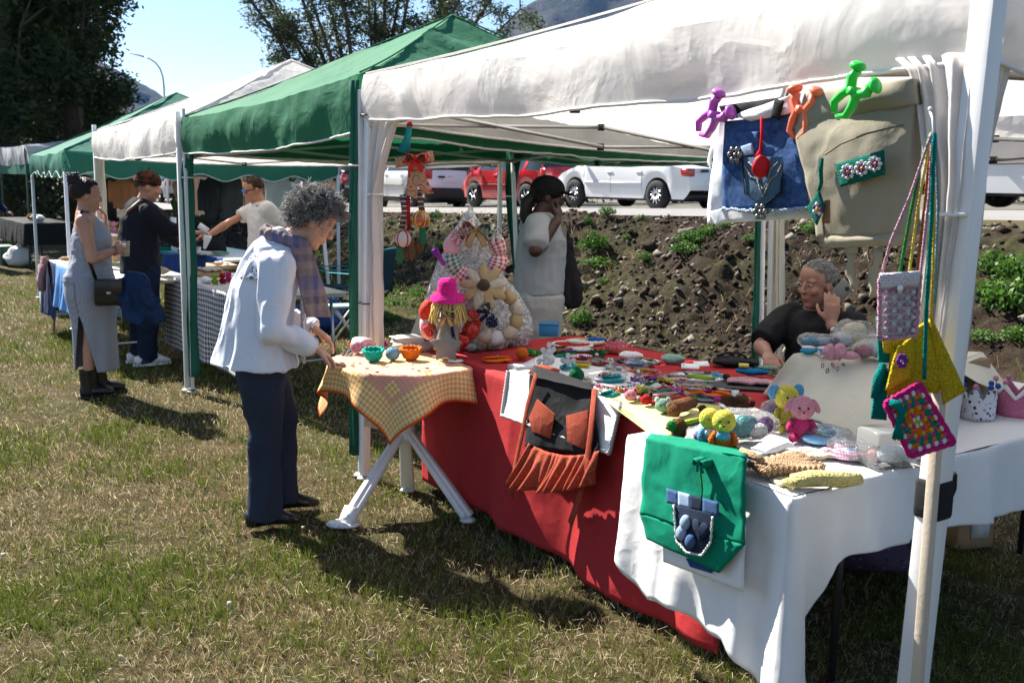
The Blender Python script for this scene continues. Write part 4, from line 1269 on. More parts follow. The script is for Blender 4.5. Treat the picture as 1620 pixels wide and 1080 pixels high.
# gingham cloth on the little tripod table
def ging(t):
 o = uvxy(t)
 x = t.math('GREATER_THAN', t.math('FRACT', t.math('MULTIPLY', o[0], 42)), .5)
 y = t.math('GREATER_THAN', t.math('FRACT', t.math('MULTIPLY', o[1], 42)), .5)
 s = t.math('MULTIPLY', t.math('ADD', x, y), .5)
 c = t.mix(s, (.78, .68, .46), (.74, .33, .025))
 ax = t.math('ABSOLUTE', t.math('SUBTRACT', o[0], .5)); ay = t.math('ABSOLUTE', t.math('SUBTRACT', o[1], .5))
 m = t.math('MAXIMUM', ax, ay)
 lz = t.math('ADD', t.math('PINGPONG', t.math('MULTIPLY', t.math('ADD', o[0], o[1]), 5.2), .5), t.math('PINGPONG', t.math('MULTIPLY', t.math('SUBTRACT', o[0], o[1]), 5.2), .5))
 band = t.math('MULTIPLY', t.math('MULTIPLY', t.math('GREATER_THAN', m, .17), t.math('LESS_THAN', m, .36)), t.math('GREATER_THAN', lz, .36))
 st = t.math('MULTIPLY', t.math('FRACT', t.math('MULTIPLY', o[0], 84)), t.math('FRACT', t.math('MULTIPLY', o[1], 84)))
 pc = t.mix(t.ramp(st, [(.15, 0.0), (.45, 1.0)]), (.62, .20, .14), (.82, .55, .48))
 c = t.mix(t.math('MULTIPLY', band, .85), c, pc)
 return t.mix(t.math('GREATER_THAN', m, .488), c, (.62, .10, .03))
GING = fabric('orange_gingham', None, .9, .06, .25, 8, pat=ging, trans=.08)
tp = thing('tripod_table', 'small round white plastic table on three splayed flat legs', 'table', (-.53, 4.87, 0))
MB().lathe([(0, .70), (.34, .70), (.36, .715), (.36, .728), (.345, .738), (0, .738)], 40, cap=False).build('table_top', WPLAST, tp)
MB().lathe([(.05, .34), (.055, .36), (.04, .5), (.05, .70)], 14).build('pillar', WPLAST, tp)
for i, (fx, fy) in enumerate([(550, 832), (740, 826), (645, 778)]):
 f = PX(fx, fy) - V((-.53, 4.87, 0))
 a = f.normalized()
 side = V((-a.y, a.x, 0))
 mb = MB(); m0 = V((0, 0, .44)) - a * .04
 mb.bar(f + V((0, 0, .03)), m0, .075, .035, upd=a, w2=.055)
 mb.bar(f + V((0, 0, .03)) + a * .012, m0 + a * .012, .03, .04, upd=a, w2=.02)
 lg = mb.build('leg', WPLAST, tp, bevel=.01)
 if i == 0:
  MB().ell(f + V((-.02, 0, .012)), (.085, .06, .016), 20, 8).bar(f + V((0, 0, .01)), f + V((0, 0, .09)) - a * .03, .085, .05, upd=a, w2=.06).build('foot_pad', WPLAST, lg)
 else:
  MB().ell(f + V((0, 0, .012)), (.04, .035, .014), 14, 8).build('foot_pad', WPLAST, lg)
def gcloth(s, t):
 h = .50
 x, y = (s - .5) * 2 * h, (t - .5) * 2 * h
 c45 = math.cos(R(40)); s45 = math.sin(R(40))
 X, Y = x * c45 - y * s45, x * s45 + y * c45
 X += .02
 r = math.hypot(X, Y); th = math.atan2(Y, X)
 Rr = .365
 if r < Rr: return V((-.53 + X, 4.87 + Y, .7405 + .002 * math.sin(X * 60) * math.sin(Y * 50)))
 e = r - Rr
 rr = Rr + .012 + e * (.24 + .17 * math.sin(th * 9 + .6) + .09 * math.sin(th * 5 + 2))
 z = .7405 - e * .95
 return V((-.53 + math.cos(th) * rr, 4.87 + math.sin(th) * rr, z))
mb = MB(); mb.grid(gcloth, 90, 90); arr_noise(mb, .003, 7, 3)
mb.build('gingham_cloth', GING, None, 'orange and white gingham cloth with pink embroidery on the tripod table', 'tablecloth', (-.53, 4.87, .74), world=True, solid=.0015)
# cream cloth over the raised box on the white table
ra = [PX(1255, 560, .965), PX(1500, 578, .965)]; ra = ra + [ra[1] + N_ * .42 - U_ * .1, ra[0] + N_ * .5]
boxr = thing('display_box', 'raised box under the cream embroidered cloth', 'display box', RW(2.56, 1.17, .76), ROWZ)
MB().box((0, 0, .1), (.46, .40, .19)).build('box_body', plain('cardboard', (.28, .18, .09), .8, .15, 5), boxr)
def creamf(s, t):
 e = ra[0].lerp(ra[1], s)
 bt = PX(1209, 622, .765).lerp(PX(1425, 738, .765), s)
 q = e.lerp(bt, t)
 q.z = e.z + (bt.z - e.z) * (t ** .9)
 return q - N_ * (.012 * math.sin(s * 21) * t + .008 * math.sin(s * 47 + 2) * t + .025 * (1 - math.exp(-t / .08)) * (1 - t))
mb = MB(); mb.grid(creamf, 70, 24)
mb.grid(lambda s, t: ra[0].lerp(ra[1], s).lerp(ra[3].lerp(ra[2], s), t) + V((0, 0, .001 + .003 * math.sin(s * 19) * math.sin(t * 13))), 40, 20, flip=True)
mb.grid(lambda s, t: ra[1].lerp(ra[2], s).lerp(PX(1548, 606, .90) + N_ * s * .3 + V((0, 0, -.1 * s)), t), 16, 8, flip=True)
mb.grid(lambda s, t: ra[0].lerp(ra[3], s).lerp(PX(1209, 622, .765) + N_ * s * .6, t), 16, 8)
cc_ = mb.build('cream_cloth', CREAM_CLOTH, None, 'cream embroidered cloth draped over the raised box', 'tablecloth', tuple(RW(2.6, .8, .765)), world=True, solid=.0015)
GLEAF = knit('green_embroidery', (.03, .22, .12)); PKE = knit('pink_embroidery', (.6, .22, .28))
for i, (px, py, m) in enumerate([(1300, 572, 0), (1309, 577, 1), (1317, 585, 0), (1325, 576, 1), (1333, 582, 1), (1341, 577, 0), (1290, 570, 1)]):
 p = PX(px, py, .94) - N_ * .03
 MB().torus(p, .009, .0022, 10, 5, rot=rotframe((.3 * (i % 3 - 1), 0, 1), -N_), sq=.6).build('embroidered_leaf' if m == 0 else 'embroidered_flower', (GLEAF, PKE)[m], cc_, world=True)
# checked table of the second stall
CHK = fabric('dark_gingham', None, .9, .05, .2, 8, pat=gingham_pat((.70, .66, .68), (.035, .03, .045), 24, 24))
a, b = UN(PX(262, 436, .75)), UN(PX(372, 463, .75))
ck = PX(262, 436, .75); ckn = UN(ck)
u0c, n0c = ckn
trestle('display_table', 'display table under the dark checked cloth', u0c + .03, u0c + 1.9, n0c + .03, n0c + .85, .745)
o = tablecloth('checked_cloth', 'black and white checked cloth behind the green curtained leg', [(u0c, n0c + .8), (u0c, n0c), (u0c + 2.0, n0c)], .752, lambda s: .62, .02, CHK, folds=(7, .012), seed=12, top=False)
for l in o.data.uv_layers:
 for i, d in enumerate(l.data): d.uv[1] *= .62
mb = MB(); mb.grid(lambda s, t: RW(u0c + s * 2, n0c + t * .85, .7525), 20, 10, uvs=(2, .85)); mb.build('checked_cloth_top', fabric('pale_runner', (.62, .58, .58)), o, world=True)
# table of the far green stall
f0 = UN(PX(68, 410, .75)); fu, fn = f0
trestle('display_table', 'display table of the far green stall with blue cloths', fu, fu + 2.6, fn, fn + .8, .745, mat=plain('pale_table', (.5, .46, .4), .7))
BLUE = fabric('sky_blue_cloth', (.14, .33, .68), .9, .1, .3, 8); NAVY = fabric('navy_cloth', (.02, .035, .10))
tablecloth('blue_cloth', 'sky blue cloth hanging on the far green stall table', [(fu + .7, fn - .005), (fu + 2.7, fn - .005)], .756, lambda s: .42, .04, BLUE, folds=(22, .02), seed=3, top=False)
tablecloth('navy_cloth', 'navy cloth hanging at the far end of the blue clothed table', [(fu - .05, fn + .5), (fu - .05, fn), (fu + .75, fn)], .754, lambda s: .56, .03, NAVY, folds=(14, .015), seed=4, top=False)
# ---------------------------------------------------------------- helpers for goods
def VP(px, py, p0, d):           # where a sight line meets an upright plane through p0 along d
 d = V((d.x, d.y, 0)).normalized(); nn = V((d.y, -d.x, 0))
 r = ray(px, py); o = V((0, 0, CAMH))
 return o + r * ((p0 - o).dot(nn) / r.dot(nn))
def PN(px, py, n):               # ... the upright plane n metres into the stall row
 return VP(px, py, RW(0, n), U_)
def pillow(q, nrm, edge, mid, nu=16, nv=16, mb=None, wr=.0, wsc=9, seed=0, pw=2.2, uvs=(1, 1), bow=(0, 0)):
 """a closed padded panel between four corners q = tl, tr, br, bl"""
 tl, tr, br, bl = [V(p) for p in q]; nrm = V(nrm).normalized()
 mb = mb or MB(); st = mb.n
 def mid_(s, t):
  p = tl.lerp(tr, s).lerp(bl.lerp(br, s), t)
  return p
 P = []
 for side in (1, -1):
  for j in range(nv + 1):
   for i in range(nu + 1):
    s, t = i / nu, j / nv
    k = (1 - abs(2 * s - 1) ** pw) * (1 - abs(2 * t - 1) ** pw)
    p = mid_(s, t) + nrm * (side * (edge + (mid - edge) * k) / 2)
    P.append(p + (br - bl) * (bow[0] * 4 * t * (1 - t) * (s - .5)) + (bl - tl) * (bow[1] * 4 * s * (1 - s) * (t - .5)))
 if wr:
  a = np.array([tuple(p) for p in P]); h = len(a) // 2
  d = fbm(a[:h] * wsc + seed * 3.7, seed, 3) * wr
  d = np.concatenate([d, d])
  P = [p + nrm * float(x) for p, x in zip(P, d)]
 w = nu + 1; h = w * (nv + 1); fs = []
 for j in range(nv):
  for i in range(nu):
   a = j * w + i
   fs.append((a, a + w, a + w + 1, a + 1)); fs.append((h + a, h + a + 1, h + a + w + 1, h + a + w))
 for i in range(nu):
  fs.append((i + 1, h + i + 1, h + i, i)); a = nv * w + i; fs.append((a, h + a, h + a + 1, a + 1))
 for j in range(nv):
  a = j * w; fs.append((a, h + a, h + a + w, a + w)); b = j * w + nu; fs.append((b + w, h + b + w, h + b, b))
 uv = [(i / nu * uvs[0], j / nv * uvs[1]) for _ in (0, 1) for j in range(nv + 1) for i in range(nu + 1)]
 mb.add(P, fs, uv)
 return mb
def K(name, c, **k): return knit('knit_' + name, c, **k)
PALE_Y = K('yellow', (.72, .62, .10)); PINK = K('pink', (.70, .30, .38)); HOT = K('hot_pink', (.72, .05, .26)); ORANGE = K('orange', (.80, .17, .02))
TEAL = K('teal', (.03, .36, .36)); SKY = K('sky', (.14, .42, .66)); KWHITE = K('white', (.78, .78, .77), var=.12); BROWN = K('brown', (.16, .07, .03))
DKBROWN = K('dark_brown', (.065, .03, .018)); KGREEN = K('green', (.03, .22, .05)); LIME = K('lime', (.38, .52, .06)); KRED = K('red', (.50, .02, .025))
PURP = K('purple', (.22, .06, .30)); LILAC = K('lilac', (.42, .26, .50)); MAG = K('magenta', (.60, .06, .30)); GREYK = K('grey', (.32, .30, .29)); TAN = K('tan', (.50, .36, .22)); CREAMK = K('cream', (.68, .60, .42)); BLUEK = K('blue', (.03, .12, .42)); KBLACK = K('black', (.02, .02, .022)); SAGE = K('sage', (.22, .40, .30)); DKGREENK = K('dark_green', (.012, .06, .025))
YELLOWK = K('deep_yellow', (.70, .50, .03)); EMER = K('emerald', (.0, .25, .15))
EYE = plain('toy_eye', (.01, .01, .01), .15, .1, 5, 0, 30)
CARD = plain('white_card', (.80, .80, .80), .7, .03, 4, .03, 60)
ZR, ZW, ZG, ZB_ = .7545, .762, .7435, .969
FACE = 0.0                      # toys look towards the meadow
def toy(label, px, py, z, s, body, head, ears='round', earm=None, limb=None, rotz=0.0, tilt=0.0, cat='crochet toy', name='crochet_animal', loc=None, extra=None, muz=None, group=None, lie=False):
 p = loc if loc is not None else PX(px, py, z)
 rot = RZ(rotz) @ (RX(-1.35) if lie else RY(0)) @ RX(tilt)
 root = thing(name, label, cat, p + (V((0, 0, .16 * s)) if lie else V((0, 0, 0))), rot=rot, group=group)
 limb = limb or body; earm = earm or head
 MB().ell((0, 0, .25 * s), (.20 * s, .18 * s, .26 * s), 16, 12).build('body', body, root)
 hc = V((0, -.03 * s, .66 * s))
 hd = MB().ell(hc, (.24 * s, .22 * s, .24 * s), 18, 14).build('head', head, root)
 for x in (-1, 1):
  if ears == 'long': MB().tube([hc + V((x * .10 * s, 0, .18 * s)), hc + V((x * .13 * s, .02 * s, .36 * s)), hc + V((x * .16 * s, -.01 * s, .52 * s))], [.05 * s, .065 * s, .02 * s], 8).build('ear', earm, hd)
  elif ears == 'flop': MB().ell(hc + V((x * .25 * s, .02 * s, .04 * s)), (.07 * s, .05 * s, .16 * s), 10, 8, rot=RY(x * -.5)).build('ear', earm, hd)
  elif ears == 'big': MB().ell(hc + V((x * .25 * s, .03 * s, .10 * s)), (.13 * s, .045 * s, .15 * s), 12, 8).build('ear', earm, hd)
  elif ears: MB().ell(hc + V((x * .17 * s, .0, .19 * s)), (.075 * s, .045 * s, .075 * s), 10, 8).build('ear', earm, hd)
  MB().tube([(x * .16 * s, -.02 * s, .42 * s), (x * .25 * s, -.10 * s, .28 * s), (x * .22 * s, -.17 * s, .18 * s)], [.055 * s, .06 * s, .055 * s], 8).build('arm', limb, root)
  MB().tube([(x * .10 * s, -.06 * s, .09 * s), (x * .17 * s, -.24 * s, .07 * s), (x * .19 * s, -.30 * s, .10 * s)], [.075 * s, .07 * s, .08 * s], 8).build('foot', limb, root)
  MB().ell(hc + V((x * .085 * s, -.205 * s, .03 * s)), (.026 * s,) * 3, 8, 6).build('eye', EYE, hd)
 m = MB().ell(hc + V((0, -.20 * s, -.07 * s)), (.10 * s, .06 * s, .075 * s), 10, 8).build('muzzle', muz or head, hd)
 MB().ell(hc + V((0, -.262 * s, -.045 * s)), (.025 * s, .012 * s, .018 * s), 8, 6).build('nose', EYE, hd)
 if extra: extra(root, s)
 return root
def doily(label, px, py, z, r, mat, cat='doily', name='crochet_doily', edge=None, sq=1.0, rotz=0, group=None):
 p = PX(px, py, z); root = thing(name, label, cat, p, rotz, group)
 mb = MB(); n = 48
 def f(s, t):
  a = s * 6.283; rr = r * t * (1 + (.05 * math.cos(a * 14) if t > .9 else 0))
  return V((rr * math.cos(a), rr * math.sin(a) * sq, .006 + .003 * math.sin(t * 22) + .005 * math.sin(a * 3 + 1) * t))
 mb.grid(f, 56, 9, wrap=True).build('centre', mat, root, solid=.004)
 pts = [V((r * 1.02 * math.cos(i / n * 6.283), r * 1.02 * sq * math.sin(i / n * 6.283), .008 + .003 * (i % 2))) for i in range(n)]
 MB().tube(pts, [.006 if i % 2 else .011 for i in range(n)], 6, closed=True).build('edging', edge or KWHITE, root)
 return root
def pouch(label, px, py, z, w, d, h, mat, rotz=0.0, cat='pouch', name='fabric_pouch', flap=None, button=None, tag=None, seed=0, wr=.006, group=None, zipm=None, loc=None, tilt=0):
 p = loc if loc is not None else PX(px, py, z); root = thing(name, label, cat, p, rot=RZ(rotz) @ RX(tilt), group=group)
 pillow([(-w / 2, d / 2, h / 2), (w / 2, d / 2, h / 2), (w / 2, -d / 2, h / 2), (-w / 2, -d / 2, h / 2)], (0, 0, 1), .008, h, 14, 14, wr=wr, wsc=22, seed=seed, pw=3).build('pouch_body', mat, root)
 if flap: pillow([(-w / 2, d * .46, h * .55 + .006), (w / 2, d * .46, h * .55 + .006), (w * .46, -d * .12, h + .006), (-w * .46, -d * .12, h + .006)], (0, 0, 1), .005, .010, 10, 8, wr=.003, wsc=30).build('flap', flap, root)
 if button: MB().lathe([(.008, 0), (.010, .003), (.007, .006)], 12, (0, -d * .08, h + .008)).build('button', button, root)
 if zipm: MB().bar((-w * .47, d * .5, h * .5), (w * .47, d * .5, h * .5), .008, .006).build('zip', zipm, root)
 if tag: MB().box((w * .3, d * .2, h + .006), (.035, .025, .004)).build('paper_tag', tag, root)
 return root
def bag_of(label, px, py, z, rad, seed=0, mat=None, inner=None, cat='plastic bag', name='clear_bag', tail=.5, rotz=0.0, loc=None, group=None):
 """crumpled clear bag tied or folded at one end; inner = [(mat, (x,y,z), radii)]"""
 p = loc if loc is not None else PX(px, py, z); root = thing(name, label, cat, p, rotz, group=group)
 mb = MB(); mb.ell((0, 0, rad[2]), rad, 22, 16)
 a = np.array(mb.v); d = fbm(a * (1.4 / max(rad[0], .03)), seed, 4)
 c = np.array((0, 0, rad[2])); a = c + (a - c) * (1 + .22 * d - .10 * np.abs(fbm(a * (4 / max(rad[0], .03)), seed + 3, 2)))[:, None]
 a[:, 2] = np.maximum(a[:, 2], .002); a[:, 0] += np.where(a[:, 0] > rad[0] * .5, tail * (a[:, 0] - rad[0] * .5), 0)
 mb.v = [tuple(x) for x in a]
 mb.build('wrap', mat or CLEAR, root)
 for k, (m, c, r) in enumerate(inner or []):
  MB().ell(c, r, 14, 10).noise(min(r) * .12, 1.2 / max(r), seed + k, 2).build('knitted_goods', m, root)
 return root
def flower(label, px, py, z, r, pm, cm, n=6, rotz=0.0, tilt=0.0, cat='crochet flower', group=None, leaf=None, loc=None, name='crochet_flower'):
 p = loc if loc is not None else PX(px, py, z); root = thing(name, label, cat, p, rot=RZ(rotz) @ RX(tilt), group=group)
 for k in range(n):
  a = 6.283 * k / n
  MB().ell((r * .6 * math.cos(a), r * .6 * math.sin(a), r * .22), (r * .42, r * .30, r * .16), 8, 6, rot=RZ(a) @ RY(-.35)).build('petal', pm, root)
 MB().ell((0, 0, r * .3), (r * .25, r * .25, r * .2), 8, 6).build('centre', cm, root)
 if leaf:
  for a in (.6, 3.6): MB().ell((r * 1.05 * math.cos(a), r * 1.05 * math.sin(a), r * .1), (r * .5, r * .2, r * .06), 8, 6, rot=RZ(a)).build('leaf', leaf, root)
 return root
def strip(label, pts, z, w, mat, headm, hr, ears=None, cat='crochet bookmark', name='crochet_bookmark', th=.008, eyes=True, headh=None, group=None, taper=1.0):
 P = [PX(a, b, z) for a, b in pts]; base = P[0].copy(); root = thing(name, label, cat, base, group=group)
 Q = []
 for i in range(len(P) - 1):
  for k in range(5): Q.append(P[i].lerp(P[i + 1], k / 5))
 Q.append(P[-1]); Q = [q - base + V((0, 0, th * .7 + .002 * math.sin(i * 1.1))) for i, q in enumerate(Q)]
 MB().tube(Q, [(w / 2 * (1 - (1 - taper) * i / len(Q)), th / 2) for i in range(len(Q))], 8, lat=(Q[1] - Q[0]).cross(V((0, 0, 1)))).build('strip', mat, root)
 h = MB().ell((0, 0, hr * (headh or .9)), (hr, hr * .95, hr * .9), 14, 10).build('head', headm, root)
 for x in (-1, 1):
  if ears: MB().ell((x * hr * .7, .1 * hr, hr * 1.6), (hr * .35, hr * .22, hr * .4), 8, 6).build('ear', ears, h)
  if eyes: MB().ell((x * hr * .4, -hr * .85, hr * 1.1), (hr * .13,) * 3, 6, 5).build('eye', EYE, h)
 return root
def beads(label, pts, z, r, mats, cat='bead string', name='bead_string', n=24):
 P = [PX(a, b, z) for a, b in pts]; base = P[0].copy(); root = thing(name, label, cat, base)
 tot = len(P) - 1
 for k in range(n):
  f = k / (n - 1) * tot; i = min(int(f), tot - 1); q = P[i].lerp(P[i + 1], f - i) - base
  MB().ell(q + V((0, 0, r)), r * (.8 + .4 * ((k * 7) % 5) / 5), 7, 5).build('bead', mats[k % len(mats)], root)
 return root
def folded(label, px, py, z, w, d, layers, mat, rotz=0, cat='folded cloth', name='folded_cloth', trim=None, seed=0):
 p = PX(px, py, z); root = thing(name, label, cat, p, rotz)
 for k in range(layers):
  h = .010; zz = .006 + k * h
  o = rng.uniform(-.008, .008)
  pillow([(-w / 2 + o, d / 2, zz), (w / 2 + o, d / 2, zz), (w / 2 + o, -d / 2 + o, zz), (-w / 2 + o, -d / 2 + o, zz)], (0, 0, 1), .007, .012, 12, 12, wr=.003, wsc=18, seed=seed + k).build('fold', mat, root)
 if trim: MB().bar((-w / 2, -d / 2 - .004, .008), (w / 2, -d / 2 - .004, .008), .012, .006).build('lace_trim', trim, root)
 return root
# ---------------------------------------------------------------- goods on the tripod table
def bowl(label, px, py, mat, r, tilt=0):
 root = thing('crochet_bowl', label, 'bowl', PX(px, py, ZG), rot=RX(tilt))
 MB().lathe([(.0, .004), (r * .55, .004), (r * .8, r * .25), (r * .97, r * .65), (r, r * .95), (r * 1.03, r * 1.12), (r * .97, r * 1.1), (r * .92, r * .9), (r * .88, r * .6), (r * .7, r * .25), (0, .012)], 28, cap=False).build('bowl_body', mat, root)
 n = 22
 MB().tube([(r * 1.02 * math.cos(i / n * 6.283), r * 1.02 * math.sin(i / n * 6.283), r * 1.12 + .004 * (i % 2)) for i in range(n)], [.006 + .003 * (i % 2) for i in range(n)], 6, closed=True).build('rim', mat, root)
 return root
bowl('turquoise crocheted bowl at the front of the tripod table', 591, 571, knit('knit_turquoise', (.02, .50, .42)), .047, .12)
bowl('orange crocheted bowl on the tripod table', 650, 569, knit('knit_bright_orange', (.85, .22, .03)), .048, .08)
toyb = thing('crochet_ball', 'pale blue crocheted ball between the turquoise and orange bowls', 'crochet ball', PX(621, 570, ZG))
MB().ell((0, 0, .034), (.036, .034, .034), 16, 12).build('ball', K('soft_blue', (.25, .45, .62)), toyb)
MB().ell((0, 0, .066), (.010, .01, .006), 8, 6).build('top_knot', K('soft_blue', (.25, .45, .62)), toyb)
bag_of('pink tulle bag with lilac sweets beside the older woman\'s hands', 572, 560, ZG, (.065, .05, .045), 3, glassm('pink_tulle', (.75, .35, .42), .55, .5, .6, 60), [(LILAC, (-.02, 0, .035), (.03, .03, .028)), (PINK, (.025, .01, .03), (.035, .03, .028))], cat='tulle bag', name='tulle_bag')
flower('grey crocheted flower under the older woman\'s fingertips', 549, 562, ZG, .034, GREYK, TAN, 6, .3, .5)
flower('grey crocheted flower next to the pink tulle bag', 560, 555, ZG, .030, GREYK, BROWN, 6, 1.1, .7)
flower('small coral flower behind the pink tulle bag', 556, 545, ZG, .026, ORANGE, CREAMK, 5, .2, .5)
flower('bright magenta flower behind the turquoise bowl', 606, 545, ZG, .030, MAG, HOT, 7, .4, .6)
folded('white folded cloth at the back of the tripod table', 644, 543, ZG, .15, .11, 4, WHITE_CLOTH, .5, seed=3)
rl = thing('rolled_fabric', 'roll of grey patterned fabric behind the orange bowl', 'fabric roll', PX(668, 557, ZG), .45)
MB().tube([(-.07, 0, .028), (0, 0, .029), (.07, 0, .028)], [.026, .028, .026], 18).build('roll', fabric('grey_print', None, pat=print_pat((.32, .29, .30), [(.12, .1, .12), (.5, .45, .45), (.3, .12, .16)], 80)), rl)
MB().torus((.072, 0, .028), .016, .004, 14, 5, rot=RY(1.57)).build('roll_end', CREAMK, rl)
rl = thing('rolled_fabric', 'roll of beige fabric lying left of the grey roll', 'fabric roll', PX(640, 556, ZG), .25)
MB().tube([(-.06, 0, .022), (0, 0, .023), (.06, 0, .022)], [.02, .022, .02], 14).build('roll', fabric('beige_print', (.55, .48, .36)), rl)
sp = thing('cotton_reel', 'small green cotton reel on the fabric roll', 'cotton reel', PX(684, 537, .80))
MB().lathe([(.012, 0), (.012, .003), (.009, .004), (.009, .018), (.012, .019), (.012, .022)], 14).build('reel', plain('reel_green', (.02, .3, .14), .4), sp)
folded('pale tag board lying right of the orange bowl', 703, 566, ZG, .12, .035, 1, CARD, -.7, cat='card', name='tag_board')
flower('red rosette behind the orange bowl', 690, 557, ZG, .028, KRED, KRED, 8, .1, .3)
beads('red cord loop lying at the right of the tripod table', [(686, 562), (700, 553), (720, 553), (733, 560), (716, 566)], ZG, .004, [KRED], n=40, cat='cord loop', name='cord_loop')
folded('white bag tag hanging over the right side of the tripod table', 722, 572, ZG, .07, .05, 1, CARD, .2, cat='card', name='paper_label')
g = random.Random(4)
for i in range(22):
 px, py = g.uniform(532, 690), g.uniform(573, 590)
 m = [PINK, HOT, SKY, YELLOWK, KGREEN, KRED, LILAC, KWHITE][i % 8]
 cn = ['pink', 'hot pink', 'sky blue', 'yellow', 'green', 'red', 'lilac', 'white'][i % 8]
 flower('tiny %s flower scattered on the gingham cloth' % cn, px, py, ZG, g.uniform(.008, .013), m, YELLOWK if m is not YELLOWK else ORANGE, 5, g.uniform(0, 3), group='tiny flowers on the gingham cloth', name='tiny_flower')
# ---------------------------------------------------------------- wreaths in cellophane
RGING = fabric('red_gingham', None, pat=gingham_pat((.72, .66, .64), (.50, .03, .05), 9, 5))
GGING = fabric('green_gingham', None, pat=gingham_pat((.45, .5, .45), (.03, .12, .07), 9, 5))
RSTR = fabric('red_stripe', None, pat=stripes_pat([(.75, .72, .70), (.5, .03, .1)], 220, 2))
BURLAP = fabric('burlap', (.42, .29, .15), .95, .25, .5, 20, 260)
LACE = fabric('cream_lace', (.50, .42, .32), .9, .2, .8, 40, 160)
NAVYDOT = fabric('navy_dots', None, pat=dots_pat((.012, .014, .04), (.6, .6, .62), 85, .25))
REDDOT = fabric('red_dots', None, pat=dots_pat((.50, .03, .02), (.75, .5, .4), 120, .2))
def bow(root, c, w, mat, rot, name='bow', th=.012):
 mb = MB()
 for x in (-1, 1):
  pts = [c + rot @ V((x * w * k, 0, h)) for k, h in ((.05, 0), (.3, w * .28), (.55, w * .30), (.62, 0), (.55, -w * .22), (.3, -w * .2), (.05, 0))]
  mb.tube(pts, [(.02 + w * .12, th / 3)] * 7, 8, lat=rot @ V((0, 1, 0)))
  mb.tube([c + rot @ V((0, -.01, 0)), c + rot @ V((x * w * .2, -.015, -w * .35)), c + rot @ V((x * w * .38, -.01, -w * .75))], [(w * .08, th / 4), (w * .13, th / 4), (w * .15, th / 4)], 8, lat=rot @ V((1, 0, 0)))
 mb.ell(c + rot @ V((0, -.012, 0)), (w * .1, w * .1, w * .12), 10, 8)
 return mb.build(name, mat, root)
def wreath(label, px, py, y, Rr, rr, mats, lean=.12, rotz=0.1):
 c = PY(px, py, y); root = thing('wreath', label, 'wreath', c, rot=RZ(rotz) @ RX(-lean))
 n = len(mats)
 for k, m in enumerate(mats):
  a0 = 6.283 * k / n; pts = []
  for i in range(7):
   a = a0 + 6.283 / n * i / 6
   pts.append((Rr * math.cos(a), 0, Rr * math.sin(a)))
  MB().tube(pts, [rr * (.72 + .28 * math.sin(math.pi * i / 6)) for i in range(7)], 12).noise(.006, 18, k, 2).build('wreath_segment', m, root)
 return root
w1 = wreath('upper padded wreath of red and green gingham with a burlap bow', 752, 402, 5.10, .125, .045, [RGING, GGING, RGING, RSTR, GGING, RGING, RSTR, RGING])
bow(w1, V((.0, -.05, .125)), .12, BURLAP, RX(0))
bow(w1, V((-.09, -.05, .09)), .06, RSTR, RY(.5)); bow(w1, V((.09, -.05, .10)), .06, KWHITE, RY(-.4))
w2 = wreath('lower padded wreath of striped cloth and red hearts round the pink hatted doll', 712, 505, 4.98, .12, .042, [RSTR, RGING, REDDOT, REDDOT, RSTR, RSTR, KRED, REDDOT], .15)
def heart(root, c, s, mat, rot, name='heart', th=.5):
 mb = MB(); vs = []
 N = 28
 prof = []
 for i in range(N):
  a = 2 * math.pi * i / N
  prof.append(V((16 * math.sin(a) ** 3 / 17, 0, (13 * math.cos(a) - 5 * math.cos(2 * a) - 2 * math.cos(3 * a) - math.cos(4 * a)) / 17)))
 rings = [(0.02, th * .5), (.5, th * .45), (.85, th * .28), (1, 0), (.85, -th * .28), (.5, -th * .45), (.02, -th * .5)]
 for k, y in rings:
  for p in prof: vs.append(c + rot @ V((p.x * k * s, y * s, p.z * k * s)))
 fs = [(j * N + i, j * N + (i + 1) % N, (j + 1) * N + (i + 1) % N, (j + 1) * N + i) for j in range(len(rings) - 1) for i in range(N)]
 fs += [tuple(reversed(range(N))), tuple((len(rings) - 1) * N + i for i in range(N))]
 return mb.add(vs, fs).build(name, mat, root)
for a, s in ((3.6, .038), (4.3, .04), (5.2, .042), (5.9, .038), (.2, .036)):
 heart(w2, V((.12 * math.cos(a), -.05, .12 * math.sin(a))), s, REDDOT, RY(a * .5))
# pink hatted straw doll
dl = thing('straw_doll', 'straw haired doll with a bright pink crocheted hat', 'doll', PY(708, 512, 4.90))
MB().lathe([(.088, -.02), (.08, .0), (.05, .012), (.045, .03), (.044, .07), (.03, .085), (0, .09)], 24, (0, 0, .14), RX(.15), cap=False).noise(.004, 20, 4).build('hat', knit('knit_neon_pink', (.85, .03, .30)), dl)
MB().torus((0, -.002, .215), .03, .012, 16, 6).build('hat_crown_ruffle', knit('knit_neon_pink', (.85, .03, .30)), dl)
STRAW = plain('straw_hair', (.55, .42, .14), .9, .3, 60, .8, 200)
hb = MB()
for i in range(60):
 a = rng.uniform(0, 6.28); r = .055
 hb.tube([(r * .8 * math.cos(a), r * .8 * math.sin(a), .14), (r * 1.3 * math.cos(a) + rng.uniform(-.01, .01), r * 1.2 * math.sin(a), .09), (r * 1.5 * math.cos(a) + rng.uniform(-.02, .02), r * 1.2 * math.sin(a), .02 + rng.uniform(-.02, .02))], .004, 4, cap=False)
hd = MB().ell((0, 0, .10), (.052, .05, .055), 14, 10).build('head', fabric('doll_skin', (.62, .45, .30)), dl)
hb.build('straw_hair', STRAW, hd, kind='stuff')
MB().lathe([(.04, .06), (.05, .0), (.065, -.09), (.07, -.13)], 18, (0, 0, 0)).noise(.006, 16, 7).build('dress', fabric('pale_lace_dress', (.30, .27, .22), trans=.1), dl)
